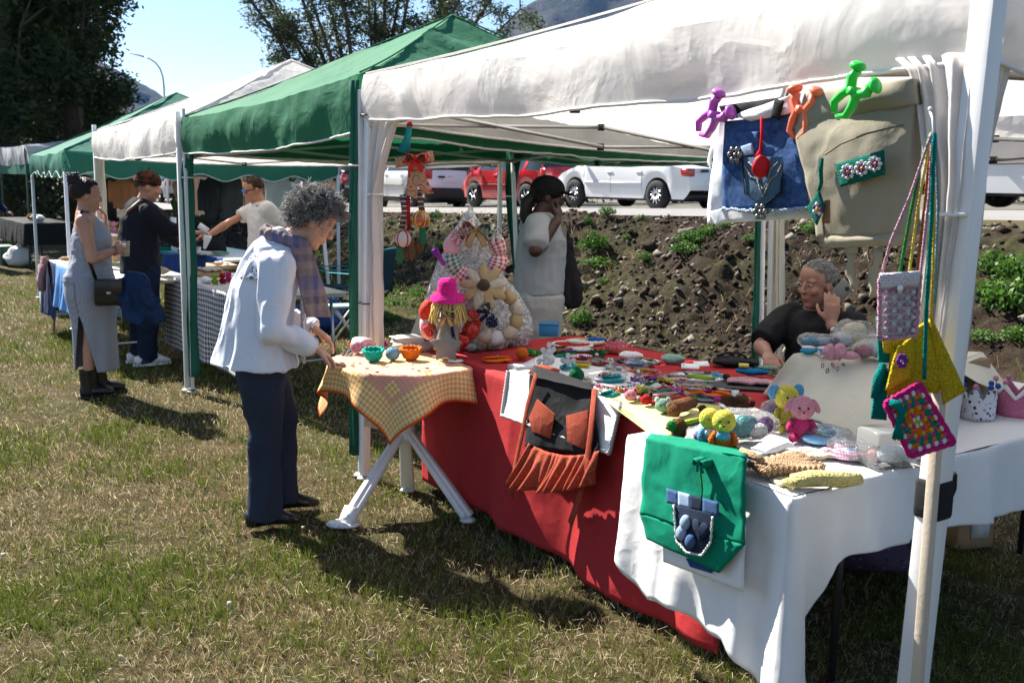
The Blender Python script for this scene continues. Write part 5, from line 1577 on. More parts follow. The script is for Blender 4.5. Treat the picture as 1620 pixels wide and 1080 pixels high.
bow(dl, V((0, -.06, .05)), .07, BURLAP, RX(0))
pt = [V((.02, -.065, .03)), V((.03, -.075, -.03)), V((.045, -.08, -.09))]
MB().tube(pt, [(.008, .002)] * 3, 6).build('dotted_ribbon', NAVYDOT, dl)
st = dl and [(-.1 + .2 * i / 10, 0) for i in range(11)]
star = []
for i in range(10):
 a = math.pi / 2 + i * math.pi / 5; r = .085 if i % 2 == 0 else .05
 star.append((r * math.cos(a), -.10, -.10 + r * math.sin(a)))
MB().poly(star, .012, (0, 1, 0)).build('grey_star', fabric('grey_felt', (.17, .18, .18)), dl, bevel=.003)
# purple feather stick
pf = thing('purple_bow', 'purple ribbon bow poking up beside the pink hat', 'ribbon', PY(697, 410, 4.95))
pillow([(-.05, 0, .04), (-.03, 0, .055), (.03, 0, -.02), (.015, 0, -.035)], (0, -1, 0), .004, .012, 8, 8, wr=.004, wsc=40).build('ribbon', fabric('purple_satin', (.20, .03, .28), .5), pf)
pillow([(-.035, -.012, .065), (-.015, -.012, .06), (.03, -.012, -.03), (.01, -.012, -.03)], (.3, -1, 0), .004, .010, 8, 8, wr=.004, wsc=40).build('ribbon_loop', fabric('purple_satin', (.20, .03, .28), .5), pf)
# burlap flower and lace wreath at the right
bf = thing('burlap_flower', 'large burlap flower with a dark cone centre between the wreaths', 'fabric flower', PY(765, 452, 4.96), rot=RX(1.2))
for k in range(9):
 a = 6.283 * k / 9 + .2
 mb = MB(); mb.ell((.068 * math.cos(a), .068 * math.sin(a), -.01), (.062, .026, .009), 12, 6, rot=RZ(a) @ RY(.25)).noise(.006, 22, k, 2)
 mb.build('petal', BURLAP if k % 3 else LACE, bf)
MB().lathe([(.03, 0), (.032, .015), (.02, .035), (.004, .045)], 12, (0, 0, .0)).noise(.005, 60, 3).build('cone_centre', plain('pine_cone', (.06, .035, .02), .9, .3, 40, .8, 90), bf)
w3 = wreath('lace and rope wreath in clear wrap at the right of the bouquet', 782, 498, 5.0, .115, .036, [LACE, BURLAP, LACE, LACE, KWHITE, LACE, BURLAP, LACE, KWHITE, LACE, BURLAP], .1)
hs = thing('dotted_bow', 'navy dotted fabric bow inside the lace wreath', 'bow', PY(772, 503, 4.92))
bow(hs, V((0, 0, .03)), .07, NAVYDOT, RY(1.2)); MB().ell((.02, 0, -.02), (.035, .02, .03), 12, 8).build('dotted_knot', NAVYDOT, hs)
def cone_wrap(label, px, py, z, R0, H, seed, lean=(0, 0), sqy=.6):
 p = PX(px, py, z); root = thing('cellophane_wrap', label, 'cellophane', p)
 mb = MB()
 def f(s, t):
  a = s * 6.283; h = t * H
  r = R0 * (1 - .94 * t ** 2.1) * (1 - .25 * (1 - min(1, t * 6)))
  return V((r * math.cos(a) + lean[0] * t, r * math.sin(a) * sqy + lean[1] * t, h + .002))
 mb.grid(f, 64, 40, wrap=True)
 a = np.array(mb.v); c = a.copy();
 d = .020 * fbm(a * np.array([9, 9, 5]), seed, 4) - .018 * np.abs(fbm(a * np.array([16, 16, 6]), seed + 4, 2))
 rr = np.hypot(a[:, 0], a[:, 1]) + 1e-6
 a[:, 0] += a[:, 0] / rr * d; a[:, 1] += a[:, 1] / rr * d
 mb.v = [tuple(x) for x in a]
 mb.build('wrap', CELLO, root)
 return root
cone_wrap('tall pointed cellophane wrap round the gingham wreaths', 742, 548, ZR, .265, .74, 5, (0, 0))
cone_wrap('lower cellophane wrap round the lace wreath', 800, 545, ZR, .16, .38, 9, (-.03, 0))
ez = thing('white_easel', 'white card easel standing behind the wreaths', 'easel', PX(700, 535, ZR))
MB().poly([(-.19, .06, 0), (.30, .10, 0), (.02, .18, .46), (-.015, .18, .46)], .012, (0, 1, .3)).build('board', plain('white_board', (.62, .63, .63), .6, .05, 4, .05, 40), ez)
MB().bar((.02, .2, .40), (.05, .42, .0), .03, .012).build('prop', WPLAST, ez)
for i, (px, py, r) in enumerate([(720, 553, .05), (748, 556, .055), (775, 553, .06), (800, 550, .05), (742, 547, .05), (822, 545, .05)]):
 bag_of(['small clear bag of dried petals left of the orange pouch', 'small clear bag of lace scraps behind the orange pouch', 'small clear bag of wool balls under the lace wreath', 'small clear bag of brown buttons at the wreath foot', 'small clear bag of pink pegs under the doll', 'small clear bag of grey ribbons below the blue box'][i], px, py, ZR, (r, r * .8, r * .55), 20 + i, None, [([LACE, KWHITE, CREAMK, TAN, PINK, GREYK][i], (-.01, 0, r * .4), (r * .5, r * .4, r * .35)), ([TAN, SAGE, KWHITE, BROWN, KRED, LILAC][i], (.02, .015, r * .35), (r * .4, r * .35, r * .3))])
bx = thing('blue_box', 'flat blue plastic box at the back of the red table', 'box', PX(868, 532, ZR), -.1)
MB().box((0, .02, .035), (.11, .10, .065)).build('box_body', plain('blue_plastic', (.03, .21, .42), .4, .08, 4), bx, bevel=.005)
MB().box((0, .02, .072), (.115, .105, .01)).build('lid', plain('blue_lid', (.02, .16, .34), .4, .08, 4), bx, bevel=.003)
# ---------------------------------------------------------------- cloths over the edge
RP0, RPD = RW(.44, .115 - .075), (RW(2.72, -.03) - RW(.44, .115))
RN = V((RPD.y, -RPD.x, 0)).normalized()
RNo = RN if RN.dot(-N_) > 0 else -RN
def PR(px, py, off=0): return VP(px, py, RP0 + RNo * off, RPD)
lc = thing('lace_runner', 'white runner with a crocheted lace edge hanging under the apron', 'runner', PX(880, 600, ZR))
def wpill(q, nrm, e, m, root, name, mat, **kw):
 mb = pillow(q, nrm, e, m, **kw); return mb.build(name, mat, root, world=True)
hang = [PR(806, 586, -.045), PR(984, 637, -.045), PR(966, 716), PR(796, 656)]
wpill(hang, RNo, .004, .006, lc, 'hanging_part', WHITE_CLOTH, wr=.008, wsc=7, nu=30, nv=14)
tq = [PX(858, 560, ZR + .002), PX(1050, 600, ZR + .002), PX(982, 640, ZR + .002), PX(802, 588, ZR + .002)]
wpill(tq, (0, 0, 1), .003, .004, lc, 'top_part', WHITE_CLOTH, wr=.001, nu=20, nv=10)
e0 = [hang[0], hang[3], hang[2], hang[1]]; pts = []
for i in range(3):
 for k in range(26): pts.append(e0[i].lerp(e0[i + 1], k / 26) + RNo * .006)
MB().tube(pts, [.007 if i % 2 else .011 for i in range(len(pts))], 6).build('lace_edge', knit('lace_white', (.74, .74, .73), sc=240), lc, world=True)
yl = thing('yellow_runner', 'pale yellow cloth under the crocheted bookmarks', 'runner', PX(1050, 660, ZR))
YC = fabric('pale_yellow_cloth', (.66, .60, .26), trans=.08)
wpill([PX(985, 612, ZR + .006), PX(1175, 640, ZR + .006), PX(1058, 690, ZR + .006), PX(955, 627, ZR + .006)], (0, 0, 1), .003, .004, yl, 'top_part', YC, wr=.001, nu=20, nv=10)
wpill([PX(955, 627, ZR + .006), PX(1058, 690, ZR + .006), PR(1052, 704, .0), PR(962, 637, -.0)], RNo, .003, .004, yl, 'hem', YC, wr=.003, nu=16, nv=6)
# apron
APR = fabric('rust_dotted_cotton', None, .9, .1, .45, 10, pat=dots_pat((.30, .045, .022), (.62, .40, .25), 330, .22, .1))
APB = fabric('black_cotton', (.014, .014, .016), .8, .2, .5, 10)
ap = thing('apron', 'black and rust dotted apron with a gathered frill hanging from the red table', 'apron', PX(890, 640, ZR))
wpill([PR(838, 592, -.02), PR(938, 615, -.02), PR(950, 722, .02), PR(832, 706, .02)], RNo, .004, .006, ap, 'bib', APB, wr=.008, wsc=8, nu=22, nv=22)
wpill([PX(845, 578, .79), PX(940, 608, .775), PR(938, 617, -.0), PR(838, 594, -.0)], (0, 0, 1), .004, .008, ap, 'bib_top', APB, wr=.004, wsc=9)
def strap_(pts, w, mat, name, off=.014, th=.005):
 P = [PR(a, b, off) for a, b in pts]; MB().tube(P, [(w / 2, th / 2)] * len(P), 8, lat=RPD.normalized()).build(name, mat, ap, world=True)
strap_([(848, 592), (835, 640), (825, 690), (815, 735), (812, 760), (810, 785)], .03, APR, 'tie')
strap_([(941, 616), (934, 690), (927, 740), (915, 790), (902, 828)], .035, APR, 'tie', .03)
MB().tube([PX(840, 590, .77), PX(852, 580, .785), PX(868, 584, .79), PX(884, 590, .775)], [(.018, .007)] * 4, 8).build('neck_strap', APR, ap, world=True)
MB().poly([PR(851, 631, .018), PR(879, 655, .018), PR(872, 693, .018), PR(843, 682, .018), PR(838, 660, .018)], .006, RNo).build('pocket', APR, ap, world=True, bevel=.002)
MB().poly([PR(897, 657, .022), PR(932, 648, .022), PR(931, 700, .022), PR(925, 710, .022), PR(899, 699, .022)], .006, RNo).build('pocket', APR, ap, world=True, bevel=.002)
mb = MB()
def frill(s, t):
 a = PR(838, 700, .02).lerp(PR(950, 712, .02), s); b = PR(818, 765, .03).lerp(PR(945, 765, .03), s)
 a.z -= .035 * 4 * s * (1 - s); b.z -= .03 * 4 * s * (1 - s)
 q = a.lerp(b, t)
 return q + RNo * (.004 + t * .035 + (.012 + .012 * t) * (math.sin(s * 44 + 3.2 * math.sin(s * 8.1) + 1.6 * t) + .5 * math.sin(s * 71 + 2.5 * math.sin(s * 15))) * .8 * (.3 + t))
mb.grid(frill, 110, 12).build('frill', APR, ap, world=True, solid=.003)
# green tote over the white cloth
WP0, WPD = RW(2.37, -.20 - .07), (RW(3.145, -.275) - RW(2.37, -.20))
WN = V((WPD.y, -WPD.x, 0)).normalized(); WN = WN if WN.dot(-N_) > 0 else -WN
def PW(px, py, off=0): return VP(px, py, WP0 + WN * off, WPD)
GRT = fabric('emerald_cotton', (.0, .20, .115), .85, .1, .5, 8, trans=.05)
DEN = fabric('denim', (.05, .10, .22), .9, .25, .3, 14, 300); DEND = fabric('dark_denim', (.016, .028, .055), .9, .3, .3, 14, 300); DENL = fabric('light_denim', (.28, .38, .52), .9, .2, .3, 14, 300)
gt = thing('tote_bag', 'emerald tote bag with a denim heart pocket hanging on the white cloth', 'tote bag', PX(1100, 720, ZW))
mb = MB(); pillow([PW(1023, 692, .0), PW(1180, 722, .0), PW(1176, 862, .025), PW(1013, 812, .025)], WN, .003, .010, 26, 26, mb, wr=.010, wsc=9)
pillow([PW(1013, 812, .025), PW(1176, 862, .025), PW(1138, 906, .025), PW(1024, 852, .025)], WN, .003, .008, 20, 10, mb, wr=.006, wsc=9)
mb.build('bag_body', GRT, gt, world=True)
wpill([PX(1030, 684, ZW + .012), PX(1182, 712, ZW + .012), PW(1180, 724, .0), PW(1023, 694, .0)], (0, 0, 1), .006, .014, gt, 'bag_top', GRT, wr=.005, wsc=12)
bow(gt, WM[gt.name].inverted() @ PW(1112, 732, .03), .035, GRT, RZ(ROWZ), 'strap_knot')
MB().tube([PW(1110, 725, .03), PW(1108, 745, .032), PW(1111, 775, .032), PW(1108, 805, .036)], .003, 6).build('cord', KGREEN, gt, world=True)
for a, b, m in ((1055, 1073, DEN), (1073, 1092, DENL), (1092, 1112, DEND), (1112, 1137, DEN)):
 y0 = 772 + (a - 1055) * .27
 wpill([PW(a, y0, .034), PW(b, y0 + (b - a) * .27, .034), PW(b, y0 + 22 + (b - a) * .27, .036), PW(a, y0 + 23, .036)], WN, .003, .005, gt, 'denim_strip', m, nu=6, nv=5)
MB().poly([PW(1066, 798, .036), PW(1128, 812, .036), PW(1124, 858, .036), PW(1110, 878, .036), PW(1086, 873, .036), PW(1070, 855, .036)], .006, WN).build('pocket', DEND, gt, world=True, bevel=.002)
pts = [PW(a, b, .045) for a, b in ((1066, 798), (1070, 855), (1086, 873), (1110, 878), (1124, 858), (1128, 812))]
Q = [pts[i].lerp(pts[i + 1], k / 9) for i in range(5) for k in range(9)]
MB().tube(Q, [.0025 if i % 2 else .005 for i in range(len(Q))], 6).build('pearl_trim', KWHITE, gt, world=True)
WR3 = rotframe(WPD, WN).transposed().transposed()
hrot = Matrix((WPD.normalized(), -WN, V((0, 0, 1)))).transposed()
heart(gt, WM[gt.name].inverted() @ PW(1108, 838, .05), .042, DEND, hrot, 'denim_heart', .3)
for a, b, m in ((1084, 826, DENL), (1078, 842, DENL), (1092, 856, DEN)): MB().ell(PW(a, b, .048), (.02, .012, .026), 10, 8, rot=RZ(ROWZ) @ RY(.4)).build('denim_petal', m, gt, world=True)
wt = thing('tea_towel', 'white tea towel with a blue motif under the emerald tote', 'tea towel', PX(1110, 730, ZW))
wpill([PW(1048, 800, -.005), PW(1178, 830, -.005), PW(1177, 936, .006), PW(1050, 888, .006)], WN, .003, .004, wt, 'towel', WHITE_CLOTH, wr=.004, wsc=8, nu=14, nv=14)
wpill([PW(1085, 882, .012), PW(1135, 896, .012), PW(1125, 906, .012), PW(1092, 896, .012)], WN, .002, .006, wt, 'blue_motif', fabric('blue_motif', (.02, .06, .18)), nu=6, nv=5)
# ---------------------------------------------------------------- goods on the red table
ORF = fabric('orange_felt', (.72, .13, .01), .95, .12, .4, 14)
pouch('flat bright orange felt pouch with a button flap', 786, 572, ZR, .13, .085, .018, ORF, .35, flap=ORF, button=K('tan', 0), name='felt_pouch')
orb = thing('crochet_ball', 'orange crocheted ball beside the orange pouch', 'crochet ball', PX(826, 568, ZR)); MB().ell((0, 0, .03), (.035, .03, .03), 14, 10).build('ball', ORANGE, orb); MB().ell((.03, .0, .04), (.02, .012, .016), 8, 6).build('leaf', KGREEN, orb)
flower('green leafy crocheted bunch behind the orange ball', 845, 561, ZR, .042, KGREEN, LIME, 7, .2, .3)
def angel(label, px, py, s, rotz=0.0):
 r = thing('crochet_angel', label, 'crochet angel', PX(px, py, ZR), rotz)
 W = knit('angel_white', (.80, .80, .80), sc=220, var=.15)
 MB().lathe([(.30 * s, 0), (.31 * s, .01), (.25 * s, .22 * s), (.15 * s, .45 * s), (.08 * s, .60 * s), (.06 * s, .64 * s)], 24).noise(.03 * s, 9 / s * .3, 3, 2).build('dress', W, r)
 MB().ell((0, 0, .76 * s), (.13 * s, .13 * s, .14 * s), 14, 10).build('head', W, r)
 MB().torus((0, 0, .90 * s), .09 * s, .018 * s, 14, 5).build('halo', W, r)
 for x in (-1, 1):
  MB().ell((x * .24 * s, .08 * s, .50 * s), (.20 * s, .025 * s, .15 * s), 14, 8, rot=RY(x * -.5)).build('wing', W, r)
  MB().tube([(x * .10 * s, -.02 * s, .56 * s), (x * .16 * s, -.14 * s, .42 * s), (x * .03 * s, -.2 * s, .40 * s)], .04 * s, 7).build('arm', W, r)
angel('white crocheted angel at the front, nearest the apron', 862, 590, .105)
angel('white crocheted angel standing at the back left of the angel group', 868, 570, .10, .4)
angel('white crocheted angel at the right of the angel group', 898, 586, .09, -.2)
folded('white lace napkin lying left of the crocheted angels', 830, 583, ZR, .14, .07, 2, fabric('white_lace', (.74, .74, .74), .9, .15, .8, 60, 160), .5, trim=KWHITE)
doily('round red crocheted doily with a white edge at the back of the table', 905, 548, ZR, .105, KRED, rotz=.2)
doily('white lace doily showing behind the red doily', 925, 543, ZR - .001, .10, KWHITE, edge=CREAMK, sq=.8)
pouch('royal blue crocheted purse at the back edge of the red table', 945, 541, ZR, .10, .06, .03, BLUEK, -.2, name='crochet_purse')
flower('dark green crocheted rosette among the small goods', 943, 564, ZR, .045, DKGREENK, KWHITE, 9, .4, .6)
flower('teal crocheted rosette left of the dark green one', 885, 566, ZR, .026, TEAL, EMER, 7, .1, .5)
pouch('brown felt purse behind the crocheted angels', 884, 558, ZR, .10, .07, .03, fabric('brown_felt', (.16, .09, .045)), .4, flap=fabric('brown_felt', 0), name='felt_purse')
pouch('pink striped cotton purse in the middle of the red table', 918, 566, ZR, .11, .06, .02, fabric('pink_stripe', None, pat=stripes_pat([(.75, .68, .68), (.65, .2, .28)], 90)), .2)
pouch('pale teal floral purse behind the dark green rosette', 922, 556, ZR, .11, .06, .022, fabric('teal_floral', None, pat=print_pat((.45, .58, .56), [(.65, .3, .35), (.2, .4, .4), (.7, .68, .6)], 90)), -.1)
def basket(label, px, py, r, m, mt, h=.05):
 t_ = thing('fabric_basket', label, 'fabric basket', PX(px, py, ZR))
 MB().lathe([(0, .003), (r * .9, .003), (r, h * .5), (r * 1.02, h), (r * .96, h), (r * .92, h * .5), (r * .8, .01), (0, .01)], 24, cap=False).build('basket_body', m, t_)
 for k in range(5): MB().ell((r * .5 * math.cos(k * 1.3), r * .5 * math.sin(k * 1.3), h * .9), (r * .45, r * .3, r * .25), 10, 7, rot=RZ(k)).build('rolled_ribbon', mt, t_)
basket('red and pink patterned fabric basket at the back right', 975, 558, .06, fabric('red_floral', None, pat=print_pat((.55, .14, .12), [(.75, .5, .4), (.4, .03, .05), (.25, .35, .2)], 80)), K('rose', (.62, .10, .2)))
pouch('white zip pouch with small dark and red dots', 998, 569, ZR, .12, .06, .045, fabric('confetti_cotton', None, pat=print_pat((.75, .73, .70), [(.4, .05, .05), (.05, .06, .2), (.5, .2, .1)], 130, .45)), -.1, zipm=SKY)
pouch('blue and white floral pouch right of the dotted zip pouch', 1028, 574, ZR, .09, .06, .02, fabric('blue_floral', None, pat=print_pat((.70, .73, .75), [(.08, .25, .5), (.2, .4, .6)], 90, .5)), -.5)
pouch('round green floral zip pouch beside the white cards', 1065, 575, ZR, .115, .07, .05, fabric('green_floral', None, pat=print_pat((.22, .38, .30), [(.6, .25, .25), (.12, .25, .18), (.5, .5, .35)], 80, .5)), -.15, zipm=TAN)
c1 = thing('paper_card', 'pair of blank white cards propped on the round bib', 'card', PX(1092, 583, ZR + .012), -.2)
MB().box((0, 0, .012), (.085, .05, .003), RX(.3)).build('card_front', CARD, c1); MB().box((.05, .035, .02), (.07, .05, .003), RX(.3) @ RZ(.2)).build('card_back', CARD, c1)
bb = doily('large white fabric bib with green and black trim at the right end', 1106, 600, ZR, .13, fabric('white_bib', (.72, .71, .70)), name='fabric_bib', cat='bib', edge=fabric('grey_bias', (.35, .35, .38)), sq=.8)
for a, b in (((-.06, -.01), (.02, -.02)), ((-.03, -.05), (.06, -.055))): MB().tube([(a[0], a[1], .016), ((a[0] + b[0]) / 2, a[1] - .01, .018), (b[0], b[1], .016)], [.008, .012, .009], 8).build('green_applique', LIME, bb)
MB().box((.05, .07, .02), (.03, .02, .006)).build('black_clasp', BLACKP, bb)
# dark board, dotted pink crochet, blue pouch
bd = thing('dark_board', 'dark slate board under the pink dotted crochet square', 'board', PX(1178, 613, ZR), -.25)
MB().box((0, 0, .006), (.30, .16, .01)).build('board_body', plain('dark_slate', (.03, .026, .026), .7), bd, bevel=.002)
pk = pouch('pale pink crocheted pouch with dark dots on the slate board', 1187, 607, ZR + .012, .20, .10, .025, knit('pink_dotted_knit', None, pat=dots_pat((.68, .38, .42), (.05, .03, .04), 48, .18, .5)), -.22, name='crochet_pouch')
MB().ell((-.105, .03, .02), (.018, .018, .014), 8, 6).build('button_bear', DKBROWN, pk)
bl = pouch('bright blue beaded crochet pouch behind the pink dotted one', 1190, 592, ZR + .012, .15, .07, .03, knit('sparkle_blue', (.02, .22, .48), sc=260), -.2, name='crochet_pouch')
MB().box((-.04, .0, .04), (.045, .03, .014)).build('yellow_card', plain('yellow_card', (.72, .58, .12), .7), bl)
MB().ell((.07, .02, .03), (.05, .02, .012), 10, 6).build('green_tab', SAGE, bl)
bkb = thing('black_bag', 'black cloth bag lying behind the blue pouch at the table edge', 'bag', PX(1160, 580, ZR), -.2)
pillow([(-.10, .06, .025), (.12, .06, .03), (.12, -.05, .025), (-.10, -.05, .025)], (0, 0, 1), .01, .05, 14, 14, wr=.012, wsc=14).build('bag_body', APB, bkb); MB().tube([(-.08, 0, .05), (-.03, .05, .06), (.03, .04, .06), (.06, 0, .05)], .006, 6).build('bag_strap', APB, bkb)
# clear packets with small goods
pk_ = [(950, 578, .06, 'clear packet of pink and white flowers left of centre', KWHITE, HOT), (972, 586, .055, 'clear packet of pale blue flowers at table centre', SKY, KWHITE), (1003, 580, .06, 'clear packet of white lace behind the lilac flowers', KWHITE, LACE), (968, 598, .06, 'clear packet with a striped spectacle case', GREYK, SKY), (1060, 602, .055, 'clear packet of peach ribbon near the bib', CREAMK, ORANGE), (1095, 616, .06, 'clear packet of coral straps by the magenta flower', PINK, CREAMK), (1020, 590, .045, 'clear packet of bead strings behind the yellow flower', TAN, PURP)]
for i, (px, py, r, lb, m1, m2) in enumerate(pk_):
 bag_of(lb, px, py, ZR, (r * 1.2, r * .7, r * .30), 40 + i, None, [(m1, (-r * .4, 0, r * .25), (r * .4, r * .35, r * .18)), (m2, (r * .35, r * .1, r * .25), (r * .35, r * .3, r * .18))], rotz=rng.uniform(-.6, .6), name='clear_packet', cat='clear packet')
h_ = thing('crochet_heart', 'dark green crocheted pear shaped purse on the white runner', 'crochet purse', PX(912, 602, ZR + .006), .3)
MB().lathe([(.0, 0), (.028, .004), (.036, .022), (.030, .042), (.012, .060), (.0, .064)], 18, cap=False).build('purse_body', knit('leaf_green_knit', (.01, .14, .05)), h_); MB().ell((-.03, -.01, .012), (.018, .012, .01), 8, 6).build('leaf', KGREEN, h_)
sc_ = pouch('striped grey spectacle case on the white runner', 965, 603, ZR + .006, .14, .05, .02, fabric('grey_stripe', None, pat=stripes_pat([(.55, .58, .62), (.12, .14, .2), (.4, .45, .5)], 45, 1)), .1, name='spectacle_case', cat='spectacle case')
# bead strings and flower key rings
beads('string of mixed dark and pink beads in front of the spectacle case', [(940, 610), (965, 616), (1000, 612), (1030, 606)], ZR + .006, .0055, [PURP, PINK, KBLACK, KWHITE, TEAL])
beads('string of yellow and purple beads nearest the yellow cloth', [(960, 617), (985, 620), (1012, 617)], ZR + .008, .005, [YELLOWK, PURP, KWHITE], n=18)
beads('string of white and teal beads by the purple flowers', [(990, 606), (1020, 613), (1050, 609)], ZR + .006, .005, [KWHITE, TEAL, LILAC], n=18)
for px, py, m, c, r, lb in [(1004, 602, PURP, LILAC, .026, 'dark purple crocheted flower key ring left of the lilac ones'), (1018, 604, LILAC, YELLOWK, .026, 'lilac crocheted flower key ring with yellow centre'), (1031, 601, LILAC, PURP, .026, 'lilac crocheted flower key ring with purple centre'), (1046, 603, YELLOWK, ORANGE, .03, 'deep yellow crocheted flower key ring'), (1058, 604, PALE_Y, CREAMK, .028, 'pale yellow crocheted flower key ring'), (1078, 623, MAG, PURP, .038, 'large magenta crocheted flower'), (1062, 620, MAG, PINK, .028, 'smaller magenta flower left of the large one'), (1092, 622, LILAC, MAG, .026, 'lilac flower right of the large magenta one'), (1008, 592, TAN, ORANGE, .03, 'tan crocheted flower behind the purple ones'), (1024, 589, SAGE, YELLOWK, .024, 'sage crocheted flower by the bead packet'), (1052, 612, GREYK, KWHITE, .022, 'grey crocheted flower in front of the yellow one')]:
 flower(lb, px, py, ZR + .006, r, m, c, 6, rng.uniform(0, 2), .4)
# bookmarks with animal heads
strip('pink pig headed crocheted bookmark on the yellow cloth', [(997, 634), (1030, 628), (1070, 622)], ZR + .014, .035, PINK, PINK, .026, HOT)
strip('red ladybird headed crocheted bookmark', [(1022, 640), (1055, 634), (1100, 627)], ZR + .014, .03, KRED, KRED, .024, KBLACK)
strip('green frog headed crocheted bookmark with a long tail', [(1048, 652), (1080, 640), (1102, 632), (1094, 625)], ZR + .014, .045, KGREEN, SAGE, .030, KWHITE, taper=.3)
strip('yellow parrot headed crocheted bookmark with a dark green strip', [(1012, 622), (1035, 624), (1060, 617)], ZR + .014, .026, EMER, PALE_Y, .020, KWHITE)
strip('brown log shaped crocheted bookmark', [(1066, 660), (1080, 655), (1092, 650)], ZR + .014, .06, BROWN, BROWN, .028, TAN, th=.05, headh=.95)
strip('pink and lilac crocheted bookmark with a rolled end', [(1135, 637), (1105, 634), (1080, 630)], ZR + .012, .026, LILAC, MAG, .016, None, eyes=False)
og = pouch('orange crocheted triangle purse by the bib', 1128, 628, ZR + .006, .07, .05, .016, ORANGE, .4, name='crochet_purse')
tagc = thing('paper_card', 'small upright white price card beside the dark brown monkey', 'card', PX(1163, 633, ZR)); MB().box((0, 0, .022), (.03, .003, .042), RX(-.3)).build('card_front', CARD, tagc); MB().box((0, .012, .012), (.02, .02, .002), RX(.6)).build('card_foot', CARD, tagc)
toy('lying brown crocheted monkey with a tan face', 1152, 652, ZR, .12, DKBROWN, BROWN, 'round', TAN, rotz=-.9, lie=True, muz=TAN)
toy('dark brown crocheted dog with white ears lying at the back', 1186, 664, ZR, .14, DKBROWN, DKBROWN, 'flop', KWHITE, rotz=.9, lie=True)
toy('small brown crocheted bear beside the frog bookmark', 1120, 660, ZR, .07, BROWN, BROWN, 'round', BROWN, rotz=.3, lie=True)
g = random.Random(17)
CN = [('red', KRED), ('white', KWHITE), ('pink', PINK), ('teal', TEAL), ('yellow', YELLOWK), ('purple', PURP), ('cream', CREAMK), ('green', KGREEN), ('sky blue', SKY), ('orange', ORANGE)]
for i in range(64):
 px, py = g.uniform(880, 1150), g.uniform(556, 640)
 u, n = UN(PX(px, py, ZR))
 if not (.12 < n < 1.05 and .5 < u < 2.25): continue
 nm, m = CN[i % 10]; nm2, m2 = CN[(i * 3 + 4) % 10]
 if i % 3: flower('small %s and %s crocheted brooch among the goods on the red table' % (nm, nm2), px, py, ZR + .012, g.uniform(.018, .03), m, m2, 6, g.uniform(0, 3), .5, group='crocheted brooches on the red table', name='crochet_brooch', cat='brooch')
 else: pouch('little %s knitted purse with a %s flap on the red table' % (nm, nm2), px, py, ZR + .004, g.uniform(.06, .09), g.uniform(.045, .06), .022, m, g.uniform(-1, 1), flap=m2, group='little knitted purses on the red table', name='knitted_purse', seed=i)
# tropical bird at the corner of the white cloth
pb = thing('crochet_parrot', 'crocheted parrot in green, yellow and brown on the white cloth edge', 'crochet toy', PX(1074, 694, ZW), .3)
MB().ell((0, 0, .035), (.03, .028, .04), 14, 10).build('body', BROWN, pb); MB().ell((-.035, -.01, .05), (.02, .018, .02), 10, 8).build('head', KGREEN, pb)
for k, m in enumerate((LIME, YELLOWK, KGREEN, SKY)): MB().ell((.02 + .02 * k, .01 * (k - 1), .062 - .004 * k), (.05, .012, .007), 10, 6, rot=RZ(-.5 + .35 * k) @ RY(-.3)).build('wing_feather', m, pb)
MB().ell((-.05, -.015, .045), (.012, .006, .006), 8, 5).build('beak', ORANGE, pb)
# ---------------------------------------------------------------- goods on the white table
def bib_(m):
 def f(root, s):
  MB().ell((0, -.15 * s, .38 * s), (.15 * s, .07 * s, .10 * s), 12, 8).build('bib', m, root)
 return f
toy('yellow crocheted chick in an orange dress with a blue bib, front of the pair', 1143, 715, ZW, .160, ORANGE, PALE_Y, None, PALE_Y, ORANGE, -.2, extra=bib_(SKY), muz=PALE_Y)
toy('yellow crocheted chick in a blue dress, behind its orange twin', 1120, 707, ZW, .150, SKY, PALE_Y, None, TEAL, SKY, .15, extra=bib_(KWHITE), muz=PALE_Y)
bag_of('large clear bag of turquoise crocheted dolls behind the yellow chicks', 1172, 697, ZW, (.115, .075, .06), 61, None, [(TEAL, (-.05, -.01, .05), (.04, .035, .04)), (K('aqua', (.12, .45, .48)), (.01, .0, .05), (.045, .04, .042)), (KWHITE, (.05, -.02, .04), (.035, .03, .03)), (K('coral', (.70, .18, .2)), (.03, .03, .06), (.03, .025, .025)), (PURP, (.085, .02, .05), (.03, .025, .03))])
bag_of('clear bag of lilac and white crocheted rattles at the white cloth edge', 1110, 700, ZW, (.06, .04, .03), 63, None, [(LILAC, (0, 0, .025), (.03, .022, .02)), (KWHITE, (.03, .0, .025), (.025, .02, .02))])
toy('yellow crocheted elephant with blue ears in front of the cream cloth', 1240, 680, ZW, .185, YELLOWK if False else PALE_Y, PALE_Y, 'big', SKY, PALE_Y, .2, muz=PALE_Y)
toy('pink crocheted bear in a raspberry dress beside the yellow elephant', 1266, 696, ZW, .175, K('raspberry', (.62, .05, .20)), PINK, 'flop', PINK, K('raspberry', 0), -.15, muz=PINK)
bag_of('clear bag of lilac crocheted shoes left of the yellow elephant', 1222, 672, ZW, (.05, .04, .05), 66, None, [(LILAC, (0, 0, .05), (.03, .028, .04)), (SKY, (.0, .0, .02), (.03, .025, .02))])
BFL = fabric('blue_star_flannel', None, pat=print_pat((.22, .45, .68), [(.5, .65, .78), (.12, .3, .55), (.55, .5, .1)], 60, .45))
PGG = fabric('pink_gingham_fine', None, pat=gingham_pat((.75, .66, .72), (.60, .25, .42), 120, 120, uv=False))
